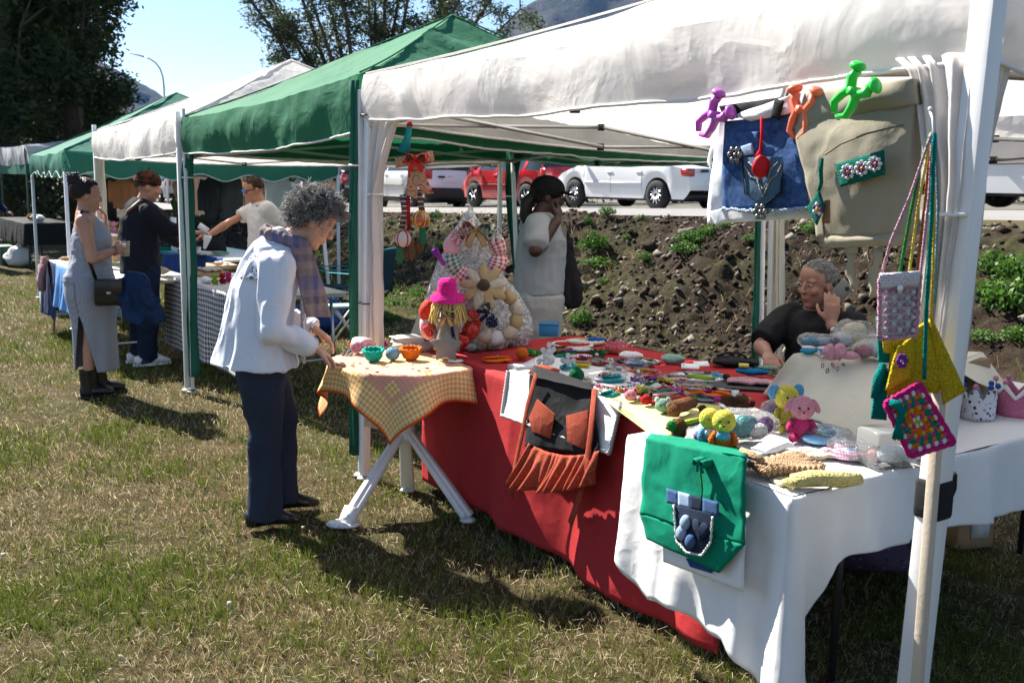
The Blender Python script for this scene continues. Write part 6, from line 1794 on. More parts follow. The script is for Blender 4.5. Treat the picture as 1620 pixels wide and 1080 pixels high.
def flat_bear(label, px, py, s, mat, rotz, applique, ears='ear'):
 r = thing('fabric_bear', label, 'fabric toy', PX(px, py, ZW), rotz)
 q = [(-.5 * s, .25 * s, .15 * s), (.5 * s, .25 * s, .15 * s), (.5 * s, -.5 * s, .12 * s), (-.5 * s, -.5 * s, .12 * s)]
 MB().ell((0, -.12 * s, .13 * s), (.52 * s, .38 * s, .14 * s), 20, 12).build('body', mat, r)
 hd = MB().ell((0, .32 * s, .20 * s), (.30 * s, .24 * s, .15 * s), 16, 10).build('head', mat, r)
 for x in (-1, 1):
  MB().ell((x * .24 * s, .50 * s, .22 * s), (.13 * s, .12 * s, .06 * s), 10, 7).build('ear', mat, hd)
  MB().ell((x * .52 * s, .05 * s, .14 * s), (.18 * s, .12 * s, .09 * s), 10, 7, rot=RZ(x * .5)).build('arm', mat, r)
  MB().ell((x * .09 * s, .28 * s, .345 * s), (.02 * s, .02 * s, .012 * s), 6, 5).build('eye', EYE, hd)
 MB().ell((0, .22 * s, .34 * s), (.05 * s, .04 * s, .02 * s), 8, 6).build('nose', applique, hd)
 MB().ell((.05 * s, -.15 * s, .265 * s), (.16 * s, .12 * s, .02 * s), 12, 6).build('applique', applique, r)
 return r
flat_bear('pink gingham stuffed bear in a clear packet near the leg', 1342, 724, .13, PGG, -.1, SKY)
flat_bear('blue starry flannel bear lying between the pink bear and the elephant', 1298, 700, .125, BFL, -.4, LIME)
flat_bear('second blue flannel bear behind the first, nearer the cream cloth', 1312, 689, .085, BFL, .6, KWHITE)
bag_of('clear packet holding the pink gingham bear', 1345, 724, ZW, (.085, .075, .034), 71, glassm('clear_packet', (.85, .86, .87), .09, .08, .9, 40), tail=.2)
bag_of('clear packet holding the blue flannel bears', 1302, 698, ZW, (.095, .07, .03), 72, glassm('clear_packet', 0), tail=.2)
pouch('white pencil case with a red zip pointing to the right', 1222, 714, ZW, .16, .06, .035, fabric('pale_print', None, pat=print_pat((.70, .72, .74), [(.5, .6, .7), (.7, .5, .5)], 70, .4)), .75, zipm=KRED, name='pencil_case', cat='pencil case')
pouch('folded cream lace cloth behind the tan frilled collar', 1288, 722, ZW, .17, .09, .018, LACE, .2, name='lace_cloth', cat='lace cloth')
def frilled(label, px, py, w, d, mat, rotz, name, cat, h=.035, amp=.010, f=70):
 r = thing(name, label, cat, PX(px, py, ZW), rotz)
 mb = MB()
 def fn(s, t):
  e = min(s, 1 - s, t, 1 - t); k = max(0, 1 - e / .16)
  return V(((s - .5) * w * (1 + .05 * math.sin(t * 9)), (t - .5) * d, h * (.55 + .35 * math.sin(s * 5 + t * 4)) * (1 - k * .6) + .012 + amp * k * math.sin((s if e in (t, 1 - t) else t) * f)))
 mb.grid(fn, 90, 34).build('collar_body', mat, r, solid=.005)
 MB().tube([(-w / 2 + .02, -d * .2 + .05 * k, .05 + .004 * k) for k in range(3)], [.010, .014, .01], 8).build('rolled_edge', mat, r)
 return r
frilled('tan crocheted frilled collar hanging off the front of the white table', 1236, 745, .235, .13, knit('tan_knit', (.50, .33, .20)), .45, 'frilled_collar', 'collar')
rk = thing('knitted_roll', 'rolled pale yellow knitted blanket at the front of the white table', 'knitted blanket', PX(1306, 770, ZW), .12)
YK = knit('pale_yellow_ribbed', (.66, .58, .24), sc=110)
MB().tube([(-.10, 0, .022), (-.05, .003, .026), (.04, -.003, .026), (.10, 0, .022)], [(.026, .020), (.030, .024), (.030, .024), (.024, .018)], 18).noise(.005, 60, 3, 2).build('roll', YK, rk)
MB().tube([(-.12, .02, .012), (-.12, -.01, .02), (-.105, -.03, .012)], [.008, .014, .008], 8).build('loose_end', YK, rk)
pouch('cream embroidered cloth corner under the knitted roll', 1262, 762, ZW - .002, .16, .07, .010, CREAMK, .3, name='folded_corner', cat='folded cloth')
rbs = strip('lilac satin ribbon lying across the lace cloth', [(1268, 752), (1300, 748), (1345, 752)], ZW + .016, .008, PURP, PURP, .006, None, eyes=False, name='satin_ribbon', cat='ribbon', th=.004)
cb = thing('clear_box', 'clear plastic tub of white goods behind the near leg', 'plastic tub', PX(1405, 735, ZW), .3)
MB().box((0, 0, .06), (.17, .12, .12)).build('tub', glassm('clear_tub', (.8, .8, .8), .12, .08), cb, bevel=.01)
MB().ell((.01, 0, .035), (.06, .04, .03), 14, 10).build('white_sock', KWHITE, cb); MB().ell((-.03, .02, .03), (.035, .03, .028), 12, 8).build('pink_sock', K('dusty_pink', (.55, .3, .3)), cb)
# crowns
def crown(label, px, py, r, h, mat, tipm, trim, npt):
 root = thing('party_crown', label, 'crown', PX(px, py, ZW))
 mb = MB(); n = npt * 10
 def f(s, t):
  a = s * 6.283; z = h * (.62 + .38 * (1 - abs(((s * npt) % 1) * 2 - 1)))
  return V((r * (1 + .06 * t) * math.cos(a), r * (1 + .06 * t) * math.sin(a), z * t))
 mb.grid(f, n, 8, wrap=True, uvs=(1, 1)).build('crown_band', mat, root, solid=.006)
 for k in range(npt):
  a = 6.283 * (k + .5) / npt
  MB().ell((r * 1.06 * math.cos(a), r * 1.06 * math.sin(a), h * 1.03), .011, 10, 8).build('pompom', tipm[k % len(tipm)], root)
 if trim:
  def g(s, t):
   a = s * 6.283; top = h * (.62 + .38 * (1 - abs(((s * npt) % 1) * 2 - 1))); low = h * (.80 - .3 * (1 - abs(((s * npt + .5) % 1) * 2 - 1)))
   return V((r * 1.10 * math.cos(a), r * 1.10 * math.sin(a), top + .004 - (top - min(low, top - .005)) * t))
  MB().grid(g, n, 4, wrap=True).build('lace_points', trim, root, solid=.006)
 return root
crown('white party crown printed with dark dolls and blue pompoms', 1546, 660, .058, .125, fabric('doll_print', None, pat=print_pat((.62, .62, .66), [(.03, .03, .05), (.4, .03, .05), (.12, .12, .2), (.35, .33, .36)], 55, .6)), [BLUEK, PINK, BLUEK], None, 7)
crown('pink floral party crown with white lace points at the right edge', 1606, 655, .075, .13, fabric('pink_ditsy', None, pat=print_pat((.50, .14, .24), [(.65, .4, .45), (.4, .08, .18)], 140, .5)), [PINK], fabric('white_fleece', (.75, .74, .72)), 6)
# ---------------------------------------------------------------- goods on the raised cream cloth
bo = thing('baby_bootees', 'pair of bright blue felt bootees at the front of the raised cloth', 'bootees', PX(1292, 560, ZB_), -.2)
for x in (-.032, .03):
 MB().ell((x, 0, .012), (.034, .026, .012), 14, 8).build('bootee', K('cyan_blue', (.04, .32, .52)), bo); MB().ell((x, .005, .024), (.028, .018, .008), 12, 6).build('bootee_lining', KWHITE, bo)
bag_of('clear packet of pale blue baby clothes on the raised cloth', 1290, 552, ZB_, (.075, .05, .035), 81, None, [(SKY, (-.02, 0, .03), (.045, .035, .022)), (K('ice', (.45, .55, .68)), (.03, 0, .03), (.04, .035, .022))])
bag_of('clear packet of pale yellow baby hat with printed rings', 1350, 545, ZB_, (.085, .06, .055), 83, None, [(fabric('ringed_cotton', None, pat=dots_pat((.66, .62, .45), (.6, .3, .35), 42, .3)), (0, 0, .05), (.06, .045, .045))])
bag_of('clear packet of round blue and pink printed bibs', 1335, 553, ZB_, (.075, .045, .042), 85, None, [(fabric('bib_rings', None, pat=dots_pat((.55, .58, .66), (.55, .25, .3), 45, .3)), (-.01, 0, .04), (.045, .03, .035)), (CREAMK, (.04, .01, .035), (.03, .025, .03))])
bag_of('clear packet of pink striped baby socks at the right of the raised cloth', 1378, 568, ZB_, (.085, .05, .042), 87, None, [(PINK, (-.03, 0, .03), (.04, .03, .028)), (fabric('pink_white_stripe', None, pat=stripes_pat([(.72, .68, .68), (.66, .3, .38), (.4, .5, .66)], 30)), (.03, 0, .038), (.05, .035, .034))])
pp = thing('pompom_bootees', 'fluffy pink pompom bootees between the blue bootees and striped socks', 'bootees', PX(1326, 568, ZB_))
for k, (x, y, z, r) in enumerate([(-.035, 0, .03, .028), (0, -.01, .034, .027), (.01, .02, .022, .026), (-.02, .02, .02, .028)]): MB().ell((x, y, z), r, 14, 10).noise(.006, 70, k, 2).build('pompom', K('baby_pink', (.72, .36, .46)), pp)
MB().ell((.04, -.005, .016), (.045, .024, .016), 14, 8).build('bootee_sole', K('baby_pink', 0), pp)
for i, (px, py, m) in enumerate([(1308, 557, LILAC), (1300, 562, KWHITE), (1362, 560, KWHITE)]):
 flower(['lilac crocheted flower on the raised cloth', 'white crocheted flower beside the blue bootees', 'white crocheted flower by the striped socks'][i], px, py, ZB_, .022, m, PINK, 6, .3, .5)
# ---------------------------------------------------------------- things hanging from the canopy
def QP(pts, n): return [PN(a, b, n) for a, b in pts]
dt = thing('denim_tote', 'white tote bag faced with denim and a jeans pocket hanging from the canopy', 'tote bag', PN(1205, 350, -.05), ROWZ)
WHT = fabric('tote_white', (.76, .76, .80), .9, .06, .4, 10, trans=.06)
BLD = fabric('bright_denim', None, .9, .3, .4, 12, 300, pat=lambda t: t.mix(t.ramp(t.noise(26, 6, .75), [(.36, 0.0), (.66, 1.0)]), (.018, .045, .15), (.075, .16, .36)))
wpill(QP([(1139, 188), (1268, 172), (1283, 345), (1121, 354)], -.04), -N_, .010, .030, dt, 'bag_body', WHT, wr=.010, wsc=9, nu=24, nv=26)
wpill(QP([(1147, 192), (1262, 180), (1279, 329), (1142, 331)], -.068), -N_, .004, .010, dt, 'denim_panel', BLD, wr=.006, wsc=9, nu=24, nv=26)
e = QP([(1142, 331), (1180, 333), (1210, 335), (1245, 332), (1279, 328)], -.078); Q = [e[i].lerp(e[i + 1], k / 12) for i in range(4) for k in range(12)]
MB().tube([q + V((0, 0, rng.uniform(-.003, .003))) for q in Q], [.004 + .003 * (i % 2) for i in range(len(Q))], 6).build('frayed_edge', K('fray', (.45, .55, .72)), dt, world=True)
wpill(QP([(1140, 168), (1262, 150), (1266, 172), (1146, 190)], -.055), -N_, .008, .020, dt, 'black_waistband', APB, wr=.006, wsc=16, nu=20, nv=8)
wpill(QP([(1158, 183), (1250, 152), (1256, 178), (1190, 192)], -.075), -N_, .006, .020, dt, 'turned_lining', WHT, wr=.008, wsc=18, nu=16, nv=8)
wpill(QP([(1226, 156), (1240, 160), (1232, 190), (1219, 186)], -.09), -N_, .005, .012, dt, 'black_tab', APB, wr=.003, nu=6, nv=6)
MB().poly(QP([(1174, 249), (1239, 248), (1235, 304), (1207, 326), (1178, 306)], -.084), .005, -N_).build('pocket', fabric('worn_denim', (.075, .14, .22), .9, .35, .4, 18, 300), dt, world=True, bevel=.002)
pts = QP([(1174, 249), (1178, 306), (1207, 326), (1235, 304), (1239, 248)], -.092)
MB().tube([pts[i].lerp(pts[i + 1], k / 8) for i in range(4) for k in range(8)], .0022, 5).build('pocket_stitching', K('dark_thread', (.02, .025, .04)), dt, world=True)
pts = QP([(1178, 262), (1188, 280), (1197, 282), (1203, 300), (1207, 312), (1213, 298), (1220, 282), (1228, 278), (1236, 262)], -.092)
MB().tube(pts, .0026, 5).build('embroidery', K('silver_thread', (.40, .42, .42)), dt, world=True)
pts = QP([(1184, 256), (1196, 268), (1200, 290), (1207, 300), (1214, 290), (1219, 268), (1231, 256)], -.092)
MB().tube(pts, .0022, 5).build('embroidery_inner', K('silver_thread', 0), dt, world=True)
wpill(QP([(1163, 210), (1200, 208), (1201, 247), (1166, 250)], -.082), -N_, .003, .005, dt, 'upper_pocket', BLD, nu=8, nv=8)
wpill(QP([(1172, 232), (1190, 226), (1193, 244), (1176, 247)], -.089), -N_, .002, .004, dt, 'pale_patch', DENL, nu=6, nv=6)
for c0 in ((1163, 245), (1203, 335)):
 for k in range(6):
  a = 6.283 * k / 6; MB().ell(PN(c0[0] + 8 * math.cos(a), c0[1] + 9 * math.sin(a), -.095), (.010, .006, .011), 8, 6).build('brooch_petal', metal('dark_silver', (.20, .20, .20), .3), dt, world=True)
 MB().ell(PN(c0[0], c0[1], -.10), .007, 8, 6).build('brooch_centre', metal('dark_silver', (.20, .20, .20), .3), dt, world=True)
MB().tube(QP([(1205, 186), (1205, 215), (1203, 238), (1200, 246)], -.10), .0045, 6).build('red_cord', fabric('red_cord_cloth', (.55, .01, .02)), dt, world=True)
MB().tube(QP([(1204, 236), (1197, 246), (1196, 252)], -.10), .004, 6).build('red_tie', fabric('red_cord_cloth', 0), dt, world=True)
MB().ell(PN(1204, 264, -.105), (.027, .013, .034), 16, 12).noise(.004, 40, 3, 2).build('red_purse', fabric('red_satin', (.52, .012, .02), .45), dt, world=True)
wpill(QP([(1121, 335), (1142, 330), (1150, 348), (1132, 356)], -.075), -N_, .004, .008, dt, 'turned_corner', WHT, wr=.004, nu=8, nv=8)
MB().tube(QP([(1136, 215), (1126, 238), (1122, 255), (1128, 268), (1136, 262)], -.03), [(.010, .002)] * 5, 6, lat=tuple(U_)).build('handle', WHT, dt, world=True)
# canvas backpack
CANV = fabric('natural_canvas', (.31, .28, .215), .95, .12, .4, 9, 260, trans=.04)
bp = thing('canvas_backpack', 'natural canvas backpack with a crocheted flower strip hanging by a green clip', 'backpack', PN(1370, 390, -.05), ROWZ)
mb = MB()
pillow(QP([(1268, 200), (1452, 148), (1446, 372), (1300, 376)], -.06), -N_, .05, .13, 30, 30, mb, wr=.014, wsc=7)
mb.build('bag_body', CANV, bp, world=True)
wpill(QP([(1282, 148), (1450, 125), (1455, 165), (1266, 206)], -.07), -N_, .03, .07, bp, 'top_flap', CANV, wr=.014, wsc=8, nu=24, nv=10)
wpill(QP([(1300, 372), (1445, 366), (1430, 388), (1312, 392)], -.06), -N_, .03, .07, bp, 'bag_base', CANV, wr=.004, nu=16, nv=6)
MB().tube([PN(a, b, -.145 + c) for a, b, c in ((1305, 245, .02), (1330, 228, 0), (1370, 212, -.006), (1410, 202, 0), (1430, 198, .01))], .0028, 6).build('zip_seam', fabric('dark_canvas', (.16, .13, .09)), bp, world=True)
for pp_ in [((1290, 215, .03), (1296, 300, .03), (1304, 372, .03)), ((1300, 246, .02), (1303, 250, .02), (1304, 262, .02))]:
 MB().tube([PN(a, b, -.115 + c) for a, b, c in pp_], .002, 5).build('seam', fabric('dark_canvas', 0), bp, world=True)
gq = QP([(1322, 260), (1398, 237), (1400, 276), (1330, 296)], -.146)
wpill(gq, -N_, .005, .009, bp, 'crochet_strip', knit('teal_green_knit', (.01, .17, .13), sc=220), nu=12, nv=8)
for k, (a, b) in enumerate([(1341, 272), (1363, 266), (1384, 259)]):
 for j in range(8):
  an = 6.283 * j / 8; MB().ell(PN(a + 8.5 * math.cos(an), b + 9.5 * math.sin(an), -.154), (.006, .004, .006), 8, 6).build('white_petal', KWHITE, bp, world=True)
 for j in range(6):
  an = 6.283 * j / 6 + .3; MB().ell(PN(a + 4.4 * math.cos(an), b + 5 * math.sin(an), -.157), (.004, .003, .004), 7, 5).build('purple_petal', PURP, bp, world=True)
 MB().ell(PN(a, b, -.160), .0042, 8, 6).build('yellow_centre', YELLOWK, bp, world=True)
# teal square charm hanging from the backpack side
MB().tube(QP([(1300, 250), (1298, 268), (1299, 290), (1294, 306)], -.13), [.006, .007, .006, .005], 7).build('charm_cord', knit('teal_green_knit', 0), bp, world=True)
wpill(QP([(1296, 302), (1304, 326), (1292, 356), (1278, 328)], -.135), -N_, .008, .012, bp, 'charm_square', knit('teal_green_knit', 0), nu=10, nv=10)
for j in range(7):
 an = 6.283 * j / 7; MB().ell(PN(1293 + 5.5 * math.cos(an), 331 + 8 * math.sin(an), -.147), (.005, .004, .006), 7, 5).build('charm_petal', KWHITE if j % 2 else PURP, bp, world=True)
MB().ell(PN(1293, 331, -.150), (.005, .004, .007), 8, 6).build('charm_centre', YELLOWK, bp, world=True)
wpill(QP([(1302, 318), (1313, 316), (1313, 353), (1302, 354)], -.125), -N_, .003, .005, bp, 'leather_label', plain('tan_leather', (.22, .11, .05), .6), nu=5, nv=5)
for a, b in (((1343, 392), (1350, 455)), ((1388, 392), (1380, 470))):
 P = [PN(a[0] + (b[0] - a[0]) * k / 8 + 2.5 * math.sin(k), a[1] + (b[1] - a[1]) * k / 8, -.06) for k in range(9)]
 MB().tube(P, [(.012 + .003 * math.sin(k * 1.7), .002) for k in range(9)], 8, lat=tuple((U_ * .8 + N_ * .3))).build('shoulder_strap', CANV, bp, world=True)
wpill(QP([(1336, 388), (1357, 386), (1357, 400), (1340, 402)], -.07), -N_, .004, .008, bp, 'strap_tab', CANV, nu=5, nv=5)
# big plastic towel clips
def clip(label, px, py, s, col, ang, n=-.09):
 m = plain('clip_' + label.split()[0], col, .3, .06, 5, .03, 40, 0, .5)
 root = thing('towel_clip', label, 'clip', PN(px, py, n), rot=RZ(ROWZ) @ RY(ang))
 for x, nm in ((-1, 'jaw'), (1, 'jaw')):
  MB().tube([(x * .028 * s, 0, .050 * s), (x * .030 * s, 0, .030 * s), (x * .012 * s, 0, .008 * s), (x * .022 * s, 0, -.016 * s), (x * .026 * s, 0, -.045 * s), (x * .006 * s, 0, -.062 * s)], [(.010 * s, .014 * s), (.013 * s, .015 * s), (.012 * s, .016 * s), (.010 * s, .014 * s), (.009 * s, .013 * s), (.006 * s, .010 * s)], 10, lat=(1, 0, 0)).build(nm, m, root)
  MB().ell((x * .036 * s, 0, .058 * s), (.022 * s, .020 * s, .012 * s), 14, 8, rot=RY(x * .4)).build('finger_pad', m, root)
 MB().lathe([(.010 * s, -.018 * s), (.012 * s, 0), (.010 * s, .018 * s)], 14, (0, 0, .010 * s), RX(1.57)).build('spring', m, root)
clip('violet plastic towel clip at the left of the denim tote', 1127, 186, 1.15, (.50, .10, .50), .85)
clip('coral plastic towel clip between the denim tote and the backpack', 1268, 180, 1.15, (.90, .18, .09), .15)
clip('green plastic towel clip on top of the canvas backpack', 1347, 150, 1.1, (.02, .62, .06), .75, -.17)
# crochet bags hanging on the near leg
YTOP = PY(1474, 208, 2.50)
def HP(px, py, y=2.50): return PY(px, py, y)
hk = thing('bag_hook', 'white tie hook holding the straps on the near leg', 'hook', YTOP); MB().tube([(0, .02, .05), (0, 0, .03), (0, -.01, 0), (0, .01, -.01)], .003, 6).build('hook_wire', WPLAST, hk); MB().ell((0, .02, .055), .006, 8, 6).build('hook_knob', WPLAST, hk)
VN = V((0, -1, 0))
def strap2(root, pts, mat, w=.007, y=2.50, name='shoulder_strap', n=5):
 P = [HP(a, b, y) for a, b in pts]; Q = [P[i].lerp(P[i + 1], k / n) for i in range(len(P) - 1) for k in range(n)] + [P[-1]]
 MB().tube(Q, [(w / 2 * (1 + .12 * (i % 2)), w / 3) for i in range(len(Q))], 7).build(name, mat, root, world=True)
def hq(pts, y): return [HP(a, b, y) for a, b in pts]
gp = knit('granny_pink', (.66, .36, .46), sc=150, var=.22); gw = knit('granny_white', (.74, .70, .73), sc=150, var=.2)
pb_ = thing('crochet_bag', 'small pink and white crocheted phone bag with a white button', 'crochet bag', HP(1423, 540, 2.47))
wpill(hq([(1393, 432), (1455, 430), (1448, 530), (1391, 536)], 2.47), VN, .012, .030, pb_, 'bag_body', gw, wr=.003, wsc=40, nu=16, nv=20)
wpill(hq([(1391, 434), (1457, 428), (1452, 452), (1393, 456)], 2.45), VN, .006, .014, pb_, 'flap', gw, wr=.002, wsc=40, nu=12, nv=8)
for row in range(7):
 y0 = 462 + row * 10
 for k in range(5):
  MB().ell(HP(1401 + k * 11 + (row % 2) * 2, y0, 2.452), (.007, .005, .0065), 7, 5).build('shell_stitch', gp if (row + k) % 2 else gw, pb_, world=True)
for ed in ([(1392, 440), (1391, 536)], [(1456, 432), (1449, 530)], [(1391, 536), (1449, 531)], [(1393, 456), (1452, 452)]):
 P = [HP(*ed[0], 2.455).lerp(HP(*ed[1], 2.455), k / 14) for k in range(15)]; MB().tube(P, [.005 + .002 * (k % 2) for k in range(15)], 6).build('pink_border', gp, pb_, world=True)
MB().ell(HP(1424, 456, 2.44), (.008, .004, .008), 10, 6).build('button', WPLAST, pb_, world=True)
strap2(pb_, [(1474, 210), (1440, 310), (1410, 380), (1394, 436)], gp, .007, 2.48); strap2(pb_, [(1475, 210), (1470, 310), (1462, 380), (1456, 432)], gp, .007, 2.48)
yb = thing('crochet_bag', 'large deep yellow crocheted bag with a purple flower', 'crochet bag', HP(1460, 640, 2.52))
YB = knit('mustard_knit', (.58, .42, .02), sc=120, var=.22)
wpill(hq([(1412, 540), (1472, 506), (1527, 618), (1402, 624)], 2.52), VN, .014, .035, yb, 'bag_body', YB, wr=.004, wsc=30, nu=20, nv=20)
wpill(hq([(1470, 504), (1478, 512), (1527, 618), (1490, 640)], 2.51), VN, .010, .022, yb, 'side_panel', YB, wr=.003, wsc=30, nu=10, nv=16)
wpill(hq([(1420, 548), (1448, 530), (1440, 600), (1400, 618)], 2.495), VN, .008, .016, yb, 'flap', YB, wr=.004, wsc=30, nu=12, nv=14)
for j in range(6):
 an = 6.283 * j / 6; MB().ell(HP(1427 + 6 * math.cos(an), 571 + 8 * math.sin(an), 2.478), (.007, .005, .008), 8, 6).build('purple_petal', PURP, yb, world=True)
MB().ell(HP(1427, 571, 2.472), .005, 8, 6).build('flower_centre', LILAC, yb, world=True)
strap2(yb, [(1473, 210), (1452, 330), (1436, 450), (1418, 545)], PALE_Y, .007, 2.52); strap2(yb, [(1477, 210), (1478, 330), (1476, 430), (1472, 510)], YELLOWK, .007, 2.52)
gb_ = thing('crochet_bag', 'rainbow granny square bag with a magenta edge, lowest of the bundle', 'crochet bag', HP(1450, 720, 2.46))
gcol = [MAG, KWHITE, K('granny_orange', (.72, .2, .02)), LIME, EMER, MAG, YELLOWK, KWHITE, ORANGE]
wpill(hq([(1400, 638), (1455, 606), (1510, 700), (1440, 722)], 2.46), VN, .010, .028, gb_, 'bag_body', K('granny_base', (.45, .10, .16)), nu=14, nv=14)
cc4 = hq([(1400, 638), (1455, 606), (1510, 700), (1440, 722)], 2.442)
for ring in range(6):
 k0 = .08 + ring * .075; m_ = max(2, 9 - 1.5 * ring)
 m_ = int(m_)
 cs = [(k0, k0), (1 - k0, k0), (1 - k0, 1 - k0), (k0, 1 - k0)]
 for e_ in range(4):
  a, b = cs[e_], cs[(e_ + 1) % 4]
  for q in range(m_):
   s = a[0] + (b[0] - a[0]) * q / m_; t_ = a[1] + (b[1] - a[1]) * q / m_
   p = cc4[0].lerp(cc4[1], s).lerp(cc4[3].lerp(cc4[2], s), t_)
   MB().ell(p, (.0085, .005, .0085), 7, 5).build('granny_stitch', gcol[(ring * 2 + (q % 2) * (1 + ring % 2)) % 9], gb_, world=True)
for i in range(4):
 P = [cc4[i].lerp(cc4[(i + 1) % 4], k / 12) for k in range(13)]; MB().tube(P, [.006 + .002 * (k % 2) for k in range(13)], 6).build('magenta_edge', knit('magenta_edge_knit', (.62, .02, .20)), gb_, world=True)
TE = knit('teal_cord', (.0, .23, .20), sc=200)
MB().tube([HP(1408, 636, 2.44), HP(1420, 640, 2.43), HP(1427, 652, 2.43), HP(1424, 668, 2.43)], [.010, .012, .010, .006], 8).build('teal_tie', TE, gb_, world=True)
tm = MB()
for k in range(9): tm.tube([HP(1421, 662, 2.43) , HP(1415 + k * 1.6, 680, 2.43), HP(1412 + k * 2.0, 694 + (k % 3), 2.43)], .0022, 5)
tm.build('tassel', TE, gb_, world=True, kind='stuff'); MB().ell(HP(1421, 664, 2.43), .007, 8, 6).build('tassel_knot', TE, gb_, world=True)
strap2(gb_, [(1478, 210), (1474, 340), (1466, 480), (1462, 600)], TE, .010, 2.465); strap2(gb_, [(1474, 212), (1462, 330), (1452, 420), (1430, 520), (1404, 638)], K('rust_cord', (.40, .12, .04)), .007, 2.53)
tb_ = thing('crochet_bag', 'teal crocheted bag with a yellow square half hidden behind the pink one', 'crochet bag', HP(1405, 575, 2.54))
wpill(hq([(1386, 500), (1418, 510), (1420, 575), (1390, 572)], 2.54), VN, .010, .022, tb_, 'bag_body', TE, nu=10, nv=12)
wpill(hq([(1394, 520), (1414, 526), (1414, 560), (1398, 558)], 2.525), VN, .004, .008, tb_, 'yellow_square', YELLOWK, nu=6, nv=6)
wpill(hq([(1385, 590), (1404, 582), (1402, 664), (1378, 662)], 2.53), VN, .008, .02, tb_, 'lower_flap', TE, wr=.004, nu=8, nv=12)
MB().tube(hq([(1398, 575), (1388, 600), (1382, 630)], 2.52), [.010, .012, .008], 8).build('twisted_tie', TE, tb_, world=True)
strap2(tb_, [(1472, 210), (1454, 270), (1440, 340), (1424, 430), (1408, 505)], KGREEN, .008, 2.55); strap2(tb_, [(1480, 212), (1484, 330), (1478, 480)], K('steel_cord', (.22, .36, .42)), .007, 2.56)
# Christmas hanging at the far leg of the white stall
HY = 5.32
xm = thing('christmas_hanging', 'christmas hanging with a patterned bow, ribbon, baubles and cones on the far white leg', 'christmas decoration', PY(655, 215, HY))
SWIRL = fabric('swirl_linen', None, pat=lambda t: t.mix(t.math('LESS_THAN', t.math('ABSOLUTE', t.math('SUBTRACT', t.math('FRACT', t.math('MULTIPLY', t.noise(16, 1, .4), 6)), .5)), .12), (.36, .26, .17), (.45, .03, .02)))
tl = MB()
tl.tube([PY(648, 200, HY), PY(644, 222, HY - .02), PY(638, 242, HY - .02)], [.014, .020, .036], 10);
tl.build('teal_tassel', knit('teal_wool', (.02, .26, .30)), xm, world=True)
MB().ell(PY(648, 198, HY), (.016, .016, .02), 10, 8).build('red_top', KRED, xm, world=True)
for q in ([(625, 250), (655, 244), (655, 262), (626, 266)], [(655, 246), (684, 238), (688, 256), (660, 264)]):
 wpill([PY(a, b, HY - .04) for a, b in q], VN, .008, .035, xm, 'bow_loop', SWIRL, wr=.005, wsc=20, nu=10, nv=8)
for q in ([(644, 262), (664, 258), (686, 306), (668, 308)], [(646, 262), (662, 262), (660, 316), (643, 308)]):
 wpill([PY(a, b, HY - .02) for a, b in q], VN, .004, .012, xm, 'bow_tail', SWIRL, wr=.006, wsc=18, nu=8, nv=14)
bow(xm, WM[xm.name].inverted() @ PY(658, 252, HY - .075), .085, fabric('red_ribbon', (.55, .02, .015), .5), RX(0), 'red_bow')
MB().tube([PY(647, 300, HY), PY(646, 330, HY), PY(647, 365, HY)], [(.010, .002)] * 3, 6).build('red_band', KRED, xm, world=True)
TART = fabric('tartan_ribbon', None, pat=stripes_pat([(.02, .07, .05), (.5, .5, .5), (.02, .05, .03), (.3, .03, .04)], 40, 2))
for q in ([(637, 308), (640, 335), (636, 362)], [(662, 300), (665, 318), (668, 335)]): MB().tube([PY(a, b, HY) for a, b in q], [(.016, .002)] * 3, 6).build('tartan_ribbon', TART, xm, world=True)
def bauble(px, py, r, m, bandm):
 c = PY(px, py, HY - .02); o = MB().ell(c, r, 18, 14).build('bauble', m, xm, world=True)
 for rr in (RX(1.57), RX(1.57) @ RY(.9), RX(1.57) @ RY(-.9)): MB().torus(c, r * 1.01, .0035, 24, 5, rot=rr).build('bauble_band', bandm, o, world=True)
bauble(666, 347, .044, gloss('amber_bauble', (.32, .07, .01)), gloss('gold_band', (.55, .35, .04)))
bauble(638, 378, .044, fabric('pale_bauble', (.50, .48, .46)), K('red_band', (.42, .03, .03)))
CONE = plain('cone_scales', (.12, .065, .03), .8, .3, 30, .4, 80)
for px, py, s in ((652, 395, 1), (664, 388, .85), (643, 400, .8)):
 c = PY(px, py, HY); cn = MB().lathe([(.008, .05 * s), (.022 * s, .03 * s), (.027 * s, 0), (.02 * s, -.03 * s), (.004, -.055 * s)], 12, c).build('pine_cone', CONE, xm, world=True)
 sm = MB()
 for k in range(40):
  a = k * 2.4; z = .045 * s - k * .0024 * s; r = .026 * s * (1 - abs(z / s) / .062) + .006
  sm.ell(c + V((r * math.cos(a), r * math.sin(a), z)), (.007, .007, .003), 6, 4)
 sm.build('cone_scales', CONE, cn, world=True, kind='stuff')
LEAFG = fabric('green_felt_leaf', (.02, .13, .06))
for px, py in ((632, 404), (668, 374)): wpill([PY(px - 5, py - 16, HY - .03), PY(px + 6, py - 14, HY - .03), PY(px + 5, py + 14, HY - .03), PY(px - 4, py + 12, HY - .03)], VN, .003, .010, xm, 'felt_leaf', LEAFG, wr=.004, wsc=30, nu=6, nv=8)
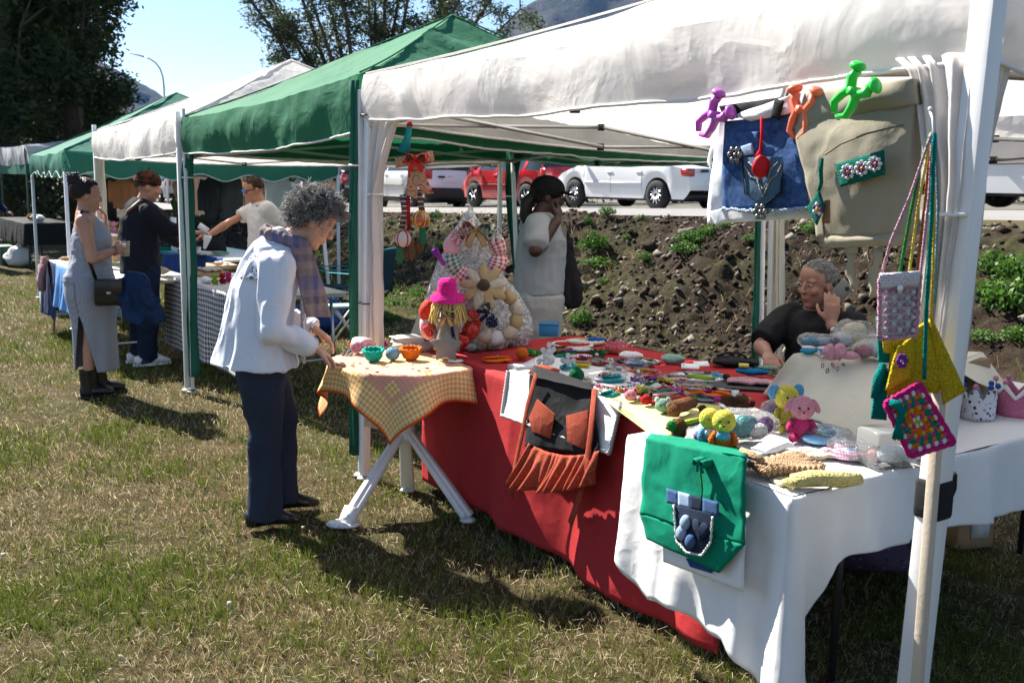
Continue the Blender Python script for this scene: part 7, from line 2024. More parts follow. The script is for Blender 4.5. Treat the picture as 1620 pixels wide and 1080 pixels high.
# boxes under the white table
cb = thing('cardboard_box', 'small cardboard box on the grass under the white table', 'cardboard box', PX(1522, 858, 0), .3)
MB().box((0, 0, .08), (.2, .16, .16)).build('box_body', plain('brown_card', (.30, .19, .10), .8, .12, 5), cb, bevel=.003); MB().box((.02, -.083, .09), (.1, .004, .08)).build('printed_label', plain('label_white', (.5, .5, .5), .7), cb)
pb2 = thing('cloth_sack', 'purple floral cloth sack on the grass under the white table', 'sack', PX(1385, 895, 0), .2)
MB().ell((0, 0, .14), (.30, .2, .16), 24, 14).noise(.03, 5, 3, 3).build('sack_body', fabric('purple_floral', None, pat=print_pat((.075, .05, .09), [(.14, .10, .14), (.03, .025, .06), (.17, .14, .16)], 30, .5)), pb2); MB().ell((.12, -.05, .27), (.08, .06, .05), 12, 8).noise(.012, 14, 3, 2).build('sack_neck', fabric('purple_floral', None), pb2)
# ---------------------------------------------------------------- people
SKIN = tintmat('skin', .5, .25, 160, .35, 0, var=.08)
HAIR = tintmat('hair_strand', .6, .1, 60, .35, .0, var=.2)
class Fig:
 """a person; x forwards, y to the left, z up in the figure's own frame"""
 def __init__(s, label, px, ground_y, heading, skin, voxel, loc=None):
  p = loc if loc is not None else PX(px, ground_y, 0)
  s.root = thing('person', label, 'person', p, heading); s.h = heading; s.sk = skin; s.vx = voxel
  s.mb = MB(); s.lips = None
 def w(s, dx, dy, z): return V((dx * math.cos(s.h) + dy * math.sin(s.h), -dx * math.sin(s.h) + dy * math.cos(s.h), z))   # from offsets along the picture's axes
 def head(s, c, F, U, k=1.0):
  c = V(c); F = V(F).normalized(); U = V(U); Lf = U.cross(F).normalized(); U = F.cross(Lf); s.hc, s.F, s.U, s.Lf, s.k = c, F, U, Lf, k
  M3 = Matrix((F, Lf, U)).transposed()
  e = lambda x, y, z, r: s.mb.ell(c + M3 @ V((x, y, z)) * k, tuple(q * k for q in r), 16, 12, rot=M3)
  e(-.012, 0, .035, (.095, .075, .088)); e(.02, 0, -.03, (.066, .060, .088)); e(.055, 0, -.093, (.024, .026, .022))
  e(.045, 0, .055, (.045, .058, .05))
  for y in (-1, 1):
   e(.058, y * .036, -.022, (.026, .024, .024)); e(-.008, y * .077, -.004, (.020, .009, .032)); e(.072, y * .030, .030, (.014, .028, .010)); e(.070, y * .031, .010, (.016, .017, .012))
   e(.098, y * .012, -.026, (.010, .008, .008))
  T = lambda x, y, z: c + M3 @ V((x, y, z)) * k
  s.mb.tube([T(.075, 0, .03), T(.090, 0, .008), T(.102, 0, -.014), T(.105, 0, -.024), T(.092, 0, -.031)], [.009 * k, .0095 * k, .011 * k, .0115 * k, .008 * k], 8)
  e(.083, 0, -.054, (.010, .022, .006)); e(.081, 0, -.066, (.010, .019, .007))
  s.lips = [(T(.088, 0, -.058), .017 * k)]
  return M3
 def neck(s, a, b, r=.054): s.mb.tube([a, (V(a) + V(b)) / 2, b], [(r * 1.12, r * 1.08), (r, r), (r * 1.0, r)], 12)
 def arm(s, sh, el, wr, k=1.0, bare=False):
  sh, el, wr = V(sh), V(el), V(wr); j = k * (1 if bare else .72)
  s.mb.tube([sh, sh.lerp(el, .4), el, el.lerp(wr, .3), el.lerp(wr, .7), wr], [.050 * j, .047 * j, .039 * k * (1 if bare else .85), .041 * k, .033 * k, .026 * k], 12)
  s.mb.ell(el, .040 * k * (1 if bare else .85), 10, 8); s.mb.ell(sh, .055 * j, 10, 8)
 def hand(s, wr, D, Nn, thumb=1, k=1.0, curl=.5, spread=.12):
  wr = V(wr); D = V(D).normalized(); Nn = V(Nn); Nn = (Nn - D * Nn.dot(D)).normalized(); S = D.cross(Nn) * thumb
  s.mb.tube([wr - D * .02, wr + D * .02 * k, wr + D * .055 * k, wr + D * .088 * k], [(.024 * k, .020 * k), (.030 * k, .018 * k), (.040 * k, .016 * k), (.038 * k, .013 * k)], 12, lat=S)
  for i, (o, L) in enumerate([(.030, .072), (.011, .082), (-.010, .076), (-.029, .060)]):
   o *= k; L *= k
   b = wr + D * (.075 * k) + S * o; d = (D + S * (o / k * spread * 10)).normalized(); a = curl * (.7 + .12 * i)
   d1 = d * math.cos(a * .5) + Nn * math.sin(a * .5); d2 = d * math.cos(a * 1.2) + Nn * math.sin(a * 1.2); d3 = d * math.cos(a * 1.8) + Nn * math.sin(a * 1.8)
   p1 = b + d1 * L * .45; p2 = p1 + d2 * L * .32; p3 = p2 + d3 * L * .26
   s.mb.tube([b, p1, p2, p3], [.0092 * k, .0088 * k, .0080 * k, .0062 * k], 8)
  t0 = wr + D * .022 * k + S * .024 * k; t1 = t0 + (S * .75 + D * .6 + Nn * .25).normalized() * .040 * k; t2 = t1 + (D * .85 + S * .25 + Nn * .45).normalized() * .032 * k; t3 = t2 + (D + Nn * .6).normalized() * .018 * k
  s.mb.tube([t0, t1, t2, t3], [.014 * k, .0105 * k, .0095 * k, .0075 * k], 8)
 def torso(s, secs): s.mb.tube([V((x, y, z)) for x, y, z, b, a in secs], [(b, a) for x, y, z, b, a in secs], 20, lat=(0, 1, 0))
 def leg(s, hip, kn, an, toe, k=1.0):
  hip, kn, an, toe = V(hip), V(kn), V(an), V(toe)
  s.mb.tube([hip, hip.lerp(kn, .5), kn, kn.lerp(an, .3), kn.lerp(an, .7), an], [.086 * k, .073 * k, .054 * k, .056 * k, .042 * k, .036 * k], 14)
  s.mb.tube([an - (toe - an) * .2 + V((0, 0, -.03)), an + V((0, 0, -.035)), an.lerp(toe, .6) + V((0, 0, -.01))], [.022, .026, (.026, .014)], 10)
 def body(s, dark=None):
  sk = np.array(s.sk); lips = s.lips
  def tint(co):
   c = np.tile(sk, (len(co), 1)) * (1 + .10 * fbm(co * 14, 3, 2))[:, None]
   for p, r in lips or []:
    d = np.linalg.norm(co - np.array(p), axis=1); k = np.clip(1.4 - d / r, 0, 1)[:, None]
    c = c * (1 - k) + sk * np.array([.9, .62, .6]) * k
   if s.F is not None:
    for y in (-1, 1):
     q = s.hc + (s.F * .06 + s.Lf * y * .045 - s.U * .025) * s.k
     d = np.linalg.norm(co - np.array(q), axis=1); k = np.clip(1 - d / .035, 0, 1)[:, None] * .5
     c = c * (1 - k) + sk * np.array([1.05, .78, .74]) * k
   return c
  s.b = blob(s.mb, 'body', SKIN, s.root, s.vx, 3, tint=tint)
  for y in (-1, 1):
   p = s.hc + (s.F * .083 + s.Lf * y * .031 + s.U * .010) * s.k
   e = MB().ell(p - s.F * .0015 * s.k, (.0072 * s.k, .0095 * s.k, .0058 * s.k), 10, 8).build('eye', plain('eye_white', (.40, .37, .34), .25, .03, 3, 0), s.b)
   MB().ell(p + s.F * .0035 * s.k, .0048 * s.k, 8, 6).build('iris', EYE, e)
   q = s.hc + (s.F * .089 + s.U * .030) * s.k
   MB().tube([q + s.Lf * y * .014 * s.k, q + s.Lf * y * .030 * s.k + s.U * .005 * s.k - s.F * .003, q + s.Lf * y * .046 * s.k - s.F * .016 * s.k - s.U * .001], [.0035 * s.k, .004 * s.k, .002 * s.k], 6).build('eyebrow', plain('brow_hair_%d' % int(dark or 0), [(.04, .03, .025), (.20, .18, .17)][int(dark or 0)], .8), s.b)
  return s.b
 def cloth(s, name, mat, tubes, voxel=None, wr=None, seed=0, smooth=5, parent=None, ells=()):
  mb = MB()
  for pts, rad in tubes: mb.tube([V(p) for p in pts], rad, 18, lat=(0, 1, 0) if isinstance(rad[0], tuple) else None)
  for c, r in ells: mb.ell(c, r, 14, 10)
  for pts, rad in tubes:
   if not isinstance(rad[0], tuple):
    for p, r in zip(pts[:-1], rad[:-1]): mb.ell(p, r, 14, 10)
  return blob(mb, name, mat, parent or s.root, voxel or s.vx * 1.3, smooth, wr=wr, seed=seed)
 def haircap(s, k=1.06, hl=.42, col=(.03, .022, .018), col2=(.06, .05, .04), n=500, L=.035, curl=0.0, back=0.0, wid=.004, seed=0, base=True, thick=.012):
  F, U, Lf = s.F, s.U, s.Lf; g = np.random.RandomState(seed)
  M3 = Matrix((F, Lf, U)).transposed()
  cc = s.hc + (F * -.014 + U * .036) * s.k
  def inside(d): return d[0] > .30 and d[2] < hl or d[2] < -.45 - back or (abs(d[1]) > .55 and d[2] < -.20 and d[0] > -.25)
  if base:
   mb = MB(); mb.ell((0, 0, 0), (.097 * k * s.k, .078 * k * s.k, .090 * k * s.k), 28, 20)
   vs = []
   for v in mb.v:
    d = V(v).normalized(); vs.append(V(v) * (.86 if inside(d) else 1.0 + .03 * math.sin(d.x * 9 + d.y * 13)))
   mb.v = [tuple(cc + M3 @ v) for v in vs]; mb.col = [col] * len(mb.v)
   hb_ = mb.build('hair', HAIR, s.b, cols=True)
  mb = MB(); m = 0
  while m < n:
   d = V(g.normal(0, 1, 3)).normalized()
   if inside(d): continue
   m += 1
   p = cc + M3 @ V((d.x * .097 * k * s.k, d.y * .078 * k * s.k, d.z * .09 * k * s.k)); nn = (M3 @ d)
   c = g.rand(); c3 = tuple(col[i] * (1 - c) + col2[i] * c for i in range(3))
   if curl:
    ax = (nn + V(g.normal(0, .5, 3)) - V((0, 0, .6))).normalized(); x = ax.orthogonal().normalized(); y = ax.cross(x); r = curl * (.6 + .8 * g.rand()); l = L * (.5 + g.rand()); turns = g.uniform(.5, 1.1); ph = g.uniform(0, 6.28)
    pts = [p + ax * (l * i / 8) + x * (r * math.cos(ph + turns * 6.28 * i / 8)) + y * (r * math.sin(ph + turns * 6.28 * i / 8)) for i in range(9)]
    mb.tube(pts, [wid * (1 - .4 * i / 8) for i in range(9)], 3, cap=False, col=c3)
   else:
    fl = M3 @ V((-.6, d.y * .3, -.6 if d.x < .2 else .1)) + V(g.normal(0, .12, 3)); fl = (fl - nn * fl.dot(nn)).normalized(); l = L * (.6 + .7 * g.rand())
    pts = [p + nn * .001, p + fl * l * .5 + nn * (thick * .3 - l * l * 1.2), p + fl * l - nn * (l * l * 4.5)]
    mb.tube(pts, [wid, wid * .9, wid * .3], 3, cap=False, col=c3)
  o = mb.build('hair_strands', HAIR, s.b, cols=True, kind='stuff')
  return o
WOOLW = fabric('white_blouse_cloth', (.72, .74, .82), .85, .05, .5, 9, trans=.06)
CORD = fabric('slate_trousers_cloth', (.028, .036, .062), .9, .2, .5, 10, 300)
LEATH = plain('black_leather', (.012, .011, .011), .35, .2, 10, .2, 60)
# -- older woman at the tripod table
f = Fig('older woman with grey curly hair and a plaid scarf bending over the gingham table', 428, 822, R(20), (.58, .33, .24), .0052)
hf = V((.84, -.10, -.50)); hu = V((.50, 0, .86))
f.head((.225, -.01, 1.425), hf, hu, 1.0)
f.neck((.085, 0, 1.325), (.19, 0, 1.385))
f.torso([(-.03, 0, .80, .15, .11), (-.03, 0, 1.0, .13, .09), (.01, 0, 1.17, .13, .085), (.04, 0, 1.25, .11, .06), (.085, 0, 1.335, .05, .05)])
elN, wrN = V((-.0, -.235, .955)), V((.18, -.165, .865)); elF, wrF = V((.07, .22, .965)), V((.235, .11, .905))
f.arm((.03, -.15, 1.24), elN, wrN, .95); f.arm((.04, .16, 1.27), elF, wrF, .95)
f.hand(wrN + (wrN - elN).normalized() * .012, (.82, .30, -.52), (-.3, .1, -.95), -1, 1.02, .75); f.hand(wrF + (wrF - elF).normalized() * .01, (.80, -.05, -.62), (-.4, 0, -.9), 1, 1.0, .7)
for y, x in ((-.095, .0), (.10, .12)): f.leg((-.04, y, .84), (-.02 + x * .5, y, .45), (-.04 + x, y * 1.1, .09), (.12 + x, y * 1.15, .03))
f.body(1)
sleeve = lambda a, b, c, r: ([a, V(a).lerp(b, .5), b, V(b).lerp(c, .5), c], r)
f.cloth('blouse', WOOLW, [([(-.055, 0, .765), (-.05, 0, .85), (-.035, 0, .98), (-.012, 0, 1.10), (.022, 0, 1.20), (.056, 0, 1.28), (.095, 0, 1.34), (.115, 0, 1.362)], [(.235, .205), (.215, .182), (.192, .162), (.183, .15), (.178, .138), (.155, .112), (.09, .08), (.068, .062)]),
 sleeve((.035, -.135, 1.235), elN, wrN, [.085, .074, .062, .056, .046]), sleeve((.04, .15, 1.25), elF, wrF, [.085, .076, .062, .056, .045])], .0065,
 wr=[(.008, 6, 6, 3.5, False), (.010, 10, 12, 4, True)], seed=3)
# embroidered yoke on the back, cuffs, hem band
LACEW = fabric('openwork_lace', None, pat=lambda t: t.mix(t.ramp(t.noise(95, 2), [(.52, 0.0), (.58, 1.0)]), (.66, .67, .74), (.10, .09, .13)))
bl_ = [o for o in f.root.children if o.name.startswith('blouse')][0]
mb = MB()
def yoke(s, t):
 a = -2.62 + s * .62; z = 1.285 - t * .11
 return V((.045 - .035 * t + math.cos(a) * (.128 + .024 * t), math.sin(a) * (.155 + .027 * t), z + .0))
mb.grid(yoke, 14, 8).build('lace_yoke', LACEW, bl_, solid=.004)
for e_, w_ in ((elN, wrN), (elF, wrF)):
 d = (w_ - e_).normalized(); MB().torus(w_ + d * .004, .044, .006, 20, 6, rot=rotframe(d.orthogonal(), d)).build('cuff_band', LACEW, bl_)
mb = MB()
mb.grid(lambda s, t: V((.150 + .012 * math.sin(s * 3) - .002, -.14 + .06 * s, 1.08 - t * .30)), 4, 14).build('lace_placket', fabric('pale_lace_band', None, pat=lambda t: t.mix(t.ramp(t.noise(110, 2), [(.5, 0.0), (.56, 1.0)]), (.7, .7, .74), (.30, .28, .30))), bl_, solid=.006)
legs_ = []
for y, x in ((-.095, .0), (.10, .12)):
 legs_.append(([(-.045, y * .85, .86), (-.035 + x * .45, y, .68), (-.02 + x * .75, y, .45), (-.035 + x * .8, y * 1.05, .24), (-.04 + x, y * 1.1, .045)], [(.112, .125), (.09, .102), (.074, .082), (.072, .078), (.076, .088)]))
legs_.append(([(-.045, 0, .80), (-.045, 0, .92)], [(.19, .15), (.17, .13)]))
f.cloth('trousers', CORD, legs_, .007, wr=[(.008, 8, 8, 5, False), (.013, 6, 6, 5, True)], seed=6)
for y, x in ((-.105, .0), (.11, .12)):
 MB().tube([(-.125 + x, y, .045), (-.10 + x, y, .05), (-.02 + x, y * 1.02, .06), (.06 + x, y * 1.05, .042), (.125 + x, y * 1.08, .025)], [(.03, .035), (.038, .045), (.042, .045), (.044, .030), (.025, .016)], 14, lat=(0, 1, 0)).build('shoe', LEATH, f.root)
PLAID = fabric('plaid_scarf_cloth', None, .95, .1, .5, 14, pat=lambda t: t.mix(.5, stripes_pat([(.10, .11, .26), (.22, .17, .17), (.30, .24, .21), (.14, .10, .14), (.26, .20, .24), (.10, .13, .30)], 5.2, 2)(t), stripes_pat([(.30, .24, .20), (.14, .12, .20), (.28, .20, .20), (.20, .16, .16)], 11, 0)(t)))
sm = MB()
sm.tube([(.025, -.05, 1.37), (.075, -.09, 1.355), (.155, -.08, 1.33), (.19, 0, 1.31), (.155, .08, 1.33), (.075, .09, 1.355), (.025, .05, 1.375), (.01, 0, 1.38)], [(.036, .032)] * 8, 12, closed=True)
scf = blob(sm, 'scarf', PLAID, f.root, .006, 4, wr=[(.007, 30, 30, 14, True)])
pillow([(.10, -.11, 1.34), (.20, -.06, 1.325), (.285, -.085, .985), (.165, -.155, 1.0)], (.35, -.9, .1), .006, .03, 24, 30, wr=.012, wsc=13, seed=4).build('scarf_tail', PLAID, scf)
pillow([(.14, -.06, 1.33), (.20, .03, 1.32), (.30, .03, 1.04), (.20, -.07, 1.03)], (.5, -.8, .1), .006, .03, 20, 26, wr=.012, wsc=13, seed=9).build('scarf_tail', PLAID, scf)
f.haircap(1.10, .50, (.03, .028, .028), (.12, .115, .112), 1500, .036, .012, .28, .0020, 3)
h2 = f.haircap(1.14, .40, (.10, .095, .092), (.45, .44, .43), 3000, .046, .013, .20, .0012, 5, base=False)
gl = MB();
for y in (-1, 1):
 c = f.hc + f.F * .104 + f.Lf * y * .031 + f.U * .004
 gl.torus(c, .021, .0013, 20, 5, rot=Matrix((f.Lf, f.U, f.F)).transposed(), sq=.85)
 gl.tube([c + f.Lf * y * .021, c + f.Lf * y * .045 - f.F * .03, f.hc + f.Lf * y * .080 + f.U * .006 - f.F * .005], .0013, 5)
gl.tube([f.hc + f.F * .106 + f.Lf * .010 + f.U * .006, f.hc + f.F * .112 + f.U * .009, f.hc + f.F * .106 - f.Lf * .010 + f.U * .006], .0013, 5)
gl.build('glasses_frame', metal('thin_metal', (.5, .45, .38), .3), f.b)
# -- woman in the grey dress
f = Fig('woman with a dark hair bun in a grey ribbed dress holding a plastic cup', 166, 624, R(22), (.50, .26, .18), .0075)
f.head((-.06, .0, 1.475), (.97, .12, -.08), (.06, 0, 1), .98)
f.neck((-.085, 0, 1.34), (-.072, 0, 1.43), .05)
f.torso([(-.06, 0, .80, .165, .12), (-.05, 0, 1.0, .14, .11), (-.045, 0, 1.18, .145, .12), (-.075, 0, 1.31, .14, .075), (-.085, 0, 1.37, .06, .055)])
el, wr = V((-.04, -.215, 1.03)), V((.10, -.125, 1.085)); f.arm((-.085, -.165, 1.30), el, wr, 1.02, True); f.hand(wr, (.86, .42, .12), (.3, .9, .1), 1, .95, .9)
el2, wr2 = V((.03, .19, 1.10)), V((.055, .07, 1.27)); f.arm((-.08, .165, 1.30), el2, wr2, .95, True); f.hand(wr2, (.05, -.35, .9), (-.9, -.2, 0), -1, .92, .8)
for y, x in ((-.08, -.06), (.08, .02)): f.leg((-.05, y, .84), (-.05 + x * .4, y, .47), (-.05 + x, y, .12), (.08 + x, y, .04), .95)
f.body(0)
GREYRIB = fabric('grey_rib_knit', None, .95, .1, .3, 8, pat=lambda t: t.mix(t.math('FRACT', t.math('MULTIPLY', t.math('ADD', t.xyz(t.co())[0], t.xyz(t.co())[1]), 75)), (.27, .285, .34), (.36, .375, .44)))
f.cloth('dress', GREYRIB, [([(-.072, 0, .845), (-.07, 0, .88), (-.06, 0, .95), (-.05, 0, 1.05), (-.035, 0, 1.17), (-.06, 0, 1.26), (-.078, 0, 1.315)], [(.194, .178), (.19, .174), (.172, .152), (.160, .138), (.162, .145), (.135, .105), (.118, .075)]),
 ([(-.10, -.095, 1.28), (-.095, -.10, 1.345), (-.06, -.095, 1.30)], [.03, .022, .03]), ([(-.10, .095, 1.28), (-.095, .10, 1.345), (-.06, .095, 1.30)], [.03, .022, .03])], .009, wr=[(.006, 7, 7, 6, False), (.004, 8, 8, 22, True)], seed=12)
mb = MB()
def skirt(s, t):
 z = .90 - t * .70; c = R(235); gap = .012 + .62 * max(0, (t - .40) / .6) ** .8
 a = c + gap + (2 * math.pi - 2 * gap) * s; hp = math.exp(-((z - .78) / .16) ** 2); a2 = .148 + .034 * hp - .0 * t; b2 = .166 + .036 * hp
 w = .010 * math.sin(a * 7 + 3 * t) * t
 return V((-.065 + .02 * t + (a2 + w) * math.cos(a), (b2 + w) * math.sin(a), z))
mb.grid(skirt, 70, 40).build('skirt', GREYRIB, f.root, solid=.006)
f.haircap(1.07, .48, (.012, .009, .008), (.05, .035, .03), 700, .045, 0, .10, .0035, 8)
bc = f.hc - f.F * .095 + f.U * .125
hm = MB().ell(bc, (.040, .038, .036), 16, 12); hm.col = [(.014, .010, .009)] * hm.n
for k in range(60):
 a = k * .7; q = V((math.cos(a) * .038, math.sin(a) * .036, .03 * math.sin(k * 1.9)))
 hm.tube([bc + q * 1.0, bc + V((math.cos(a + .5) * .041, math.sin(a + .5) * .039, .034 * math.sin(k * 1.9 + .6))), bc + V((math.cos(a + 1) * .038, math.sin(a + 1) * .036, .03 * math.sin(k * 1.9 + 1)))], .004, 3, cap=False, col=(.05, .036, .03))
hm.build('hair_bun', HAIR, f.b, cols=True)
for y, x in ((-.08, -.06), (.08, .02)):
 bt = MB(); bt.tube([(-.055 + x, y, .21), (-.055 + x, y, .15), (-.05 + x, y, .09), (-.05 + x, y, .03)], [.058, .054, .054, .052], 14); bt.tube([(-.11 + x, y, .045), (-.03 + x, y, .05), (.06 + x, y, .048), (.125 + x, y, .035)], [.04, .05, (.048, .042), (.035, .028)], 14, lat=(0, 1, 0))
 o = blob(bt, 'boot', LEATH, f.root, .008, 3)
 MB().tube([(-.12 + x, y, .012), (-.02 + x, y, .012), (.09 + x, y, .012), (.14 + x, y, .012)], [(.045, .013), (.05, .013), (.052, .013), (.038, .012)], 14, lat=(0, 1, 0)).build('boot_sole', BLACKP, o)
 lm = MB()
 for k in range(5): lm.tube([(.005 + x - .012 * k, y - .035, .085 + .022 * k), (.014 + x - .012 * k, y, .095 + .022 * k), (.005 + x - .012 * k, y + .035, .085 + .022 * k)], .004, 5)
 lm.build('boot_laces', BLACKP, o)
cp = thing('plastic_cup', 'clear plastic beer cup in the hand of the woman in grey', 'cup', WM[f.root.name] @ V((.185, -.065, 1.09)))
MB().lathe([(.028, -.05), (.036, .055), (.038, .058), (.036, .06)], 20, cap=False).build('cup_wall', glassm('cup_plastic', (.8, .82, .82), .25, .08), cp); MB().lathe([(.027, -.048), (.033, .02)], 18).build('drink', plain('beer', (.45, .26, .06), .2), cp)
MB().torus(wr + V((.01, .0, 0)), .032, .006, 16, 6, rot=rotframe((0, 0, 1), (wr - el))).build('bracelet', K('pink_bracelet', (.5, .2, .25)), f.b)
bg = thing('shoulder_bag', 'black leather shoulder bag hanging at the hip of the woman in grey', 'handbag', WM[f.root.name] @ V((.06, -.27, .72)), R(22))
MB().box((0, 0, .08), (.20, .09, .19)).build('bag_body', LEATH, bg, bevel=.025); MB().box((0, -.05, .12), (.19, .012, .11)).build('flap', LEATH, bg, bevel=.01)
MB().tube([(-.08, 0, .17), (-.15, .06, .42), (-.17, .10, .60), (-.15, .16, .655), (-.10, .22, .64)], [(.012, .003)] * 5, 6).build('strap', LEATH, bg)
MB().box((0, -.058, .08), (.03, .006, .02)).build('clasp', GREYST, bg)
jk = thing('denim_jacket', 'blue denim jacket draped over the black shoulder bag', 'jacket', WM[f.root.name] @ V((.20, -.22, .62)), R(22))
DJ = fabric('jacket_denim', (.02, .045, .12), .9, .35, .6, 9, 300)
jm = MB(); jm.ell((.02, 0, .17), (.14, .09, .15), 20, 14); jm.ell((.10, -.01, .06), (.11, .07, .13), 18, 12); jm.tube([(.05, -.05, .22), (.16, -.06, .10), (.20, -.05, -.04)], [.05, .055, .04], 12); jm.tube([(-.06, -.04, .2), (-.02, -.07, .05), (.06, -.06, -.05)], [.05, .05, .04], 12)
blob(jm, 'jacket_body', DJ, jk, .010, 3, wr=[(.02, 9, 9, 9, False), (.016, 13, 13, 9, True)], seed=5)
MB().torus((.12, -.06, -.0), .07, .006, 16, 6, rot=RX(1.2)).build('jacket_hem', DEND, jk)
# -- man in the knitted cap
BLKT = fabric('black_jersey', (.012, .014, .022), .9, .2, .5, 9)
JEAN = fabric('dark_jeans', (.012, .022, .055), .9, .25, .5, 10, 300)
f = Fig('man in a knitted cap and black top reaching across the stall table', 234, 576, R(38), (.45, .23, .16), .0095)
f.head((.055, -.03, 1.525), (.95, -.25, -.16), (.1, 0, 1), 1.0)
f.neck((.0, 0, 1.38), (.045, -.015, 1.48), .06)
f.torso([(-.03, 0, .85, .17, .12), (-.03, 0, 1.05, .17, .12), (-.02, 0, 1.25, .19, .125), (0, 0, 1.38, .13, .09)])
e1, h1 = f.w(.24, -.10, 1.185), f.w(.44, -.02, 1.155); f.arm((0, -.20, 1.33), e1, h1, 1.05); f.hand(h1, f.w(.9, .2, .05), (0, 0, -1), 1, 1.05, .6)
e2, h2_ = f.w(.05, .32, 1.12), f.w(.20, .38, 1.02); f.arm((0, .2, 1.33), e2, h2_, 1.05); f.hand(h2_, f.w(.9, .3, -.1), (0, 0, -1), -1, 1.05, .6)
for y in (-.10, .10): f.leg((-.02, y, .86), (-.01, y, .47), (-.03, y, .10), (.12, y, .04), 1.05)
f.body(0)
f.cloth('long_sleeved_top', BLKT, [([(-.03, 0, .80), (-.03, 0, .95), (-.03, 0, 1.1), (-.025, 0, 1.25), (-.01, 0, 1.36), (.01, 0, 1.43)], [(.205, .165), (.205, .16), (.21, .155), (.215, .15), (.175, .12), (.075, .07)]), sleeve((0, -.19, 1.33), e1, h1, [.088, .08, .066, .058, .045]), sleeve((0, .19, 1.33), e2, h2_, [.088, .08, .066, .058, .045])], .011, wr=[(.010, 6, 6, 5, False), (.006, 10, 10, 8, True)], seed=21)
f.cloth('jeans', JEAN, [([(-.02, y * .8, .87), (-.015, y, .68), (-.01, y, .46), (-.025, y, .25), (-.03, y, .075)], [(.12, .13), (.105, .115), (.085, .095), (.08, .085), (.085, .09)]) for y in (-.10, .10)] + [([(-.03, 0, .8), (-.03, 0, .9)], [(.185, .145), (.18, .14)])], .011, wr=[(.008, 8, 8, 12, True)], seed=22)
for y in (-.10, .10):
 sh = MB().tube([(-.14, y, .05), (-.10, y, .055), (0, y, .062), (.09, y, .05), (.155, y, .035)], [(.03, .04), (.042, .05), (.046, .05), (.048, .036), (.03, .02)], 14, lat=(0, 1, 0)).build('trainer', plain('white_trainer', (.68, .68, .68), .5, .06), f.root)
 MB().tube([(-.15, y, .015), (0, y, .015), (.165, y, .015)], [(.035, .016), (.052, .016), (.038, .014)], 14, lat=(0, 1, 0)).build('sole', WPLAST, sh)
 for sy in (-1, 1): MB().poly([(-.11, y + sy * .046, .035), (-.02, y + sy * .050, .04), (.03, y + sy * .051, .075), (-.09, y + sy * .044, .075)], .006, (0, sy, 0)).build('side_panel', [plain('trainer_red', (.5, .02, .04), .5), plain('trainer_navy', (.015, .02, .08), .5)][y < 0], sh)
f.haircap(1.03, .35, (.05, .035, .028), (.1, .08, .06), 200, .02, 0, .0, .003, 9)
CAPK = knit('cap_knit', None, pat=lambda t: t.mix(t.ramp(t.noise(26, 2), [(.45, 0.0), (.55, 1.0)]), (.16, .045, .02), (.03, .025, .025)))
cm = MB(); cc = f.hc + f.U * .055 - f.F * .012
M3 = Matrix((f.F, f.Lf, f.U)).transposed()
cm.ell(cc + f.U * .012, (.112, .094, .082), 18, 12, rot=M3); cm.torus(cc - f.U * .005, .098, .016, 20, 8, rot=M3, sq=.85); cm.tube([cc + f.U * .08, cc + f.U * .12], [.010, .006], 8)
cm.build('knitted_cap', CAPK, f.b)
MB().tube([(-.06, -.165, 1.42), (-.145, -.08, 1.33), (-.185, .05, 1.15), (-.17, .17, .95)], [(.018, .004)] * 4, 6, lat=(0, .5, .8)).build('bag_strap', plain('brown_leather', (.10, .035, .018), .5), f.root)
np_ = thing('paper_cone', 'white paper cone passed between the man in the cap and the vendor', 'paper cone', WM[f.root.name] @ (h1 + f.w(.12, .0, -.05)))
MB().lathe([(.012, -.09), (.035, .02), (.03, .03)], 12, rot=RY(.3)).build('paper', CARD, np_); MB().box((-.03, 0, .09), (.09, .02, .05), RY(.6)).build('paper_flap', CARD, np_)
# -- vendor with mirrored sunglasses
f = Fig('vendor in a white t-shirt and blue mirrored sunglasses handing something over', 415, 0, R(212), (.45, .21, .13), .0095, loc=V((PY(415, 400, 9.7).x, 9.7, 0)))
f.head((.075, 0, 1.515), (.93, .0, -.30), (.28, 0, .95), 1.0)
f.neck((.0, 0, 1.38), (.055, 0, 1.47), .058)
f.torso([(-.02, 0, .85, .165, .12), (-.02, 0, 1.05, .165, .12), (-.01, 0, 1.25, .18, .12), (0, 0, 1.38, .13, .09)])
e1, h1 = f.w(-.30, -.05, 1.20), f.w(-.455, -.16, 1.09); f.arm((0, -.19, 1.33), e1, h1, 1.05); f.hand(h1, f.w(-.9, -.3, -.2), (0, 0, -1), 1, 1.05, .6)
e2, h2_ = f.w(.30, .0, 1.10), f.w(.22, -.22, .98); f.arm((0, .19, 1.33), e2, h2_, 1.05); f.hand(h2_, f.w(-.4, -.8, -.1), (0, 0, -1), -1, 1.05, .6)
for y in (-.1, .1): f.leg((0, y, .86), (.01, y, .47), (0, y, .10), (.13, y, .04))
f.body(0)
TS = fabric('white_tshirt', (.66, .64, .62), .9, .05, .5, 9, trans=.05)
f.cloth('tshirt', TS, [([(-.02, 0, .82), (-.02, 0, 1.0), (-.015, 0, 1.2), (-.0, 0, 1.34), (.005, 0, 1.41)], [(.20, .155), (.20, .15), (.205, .145), (.175, .115), (.085, .075)]), ([(0, -.17, 1.33), V((0, -.19, 1.33)).lerp(e1, .35), V((0, -.19, 1.33)).lerp(e1, .6)], [.085, .078, .072]), ([(0, .17, 1.33), V((0, .19, 1.33)).lerp(e2, .35), V((0, .19, 1.33)).lerp(e2, .65)], [.085, .078, .072])], .011, wr=[(.006, 7, 7, 6, False), (.007, 10, 10, 9, True)], seed=31)
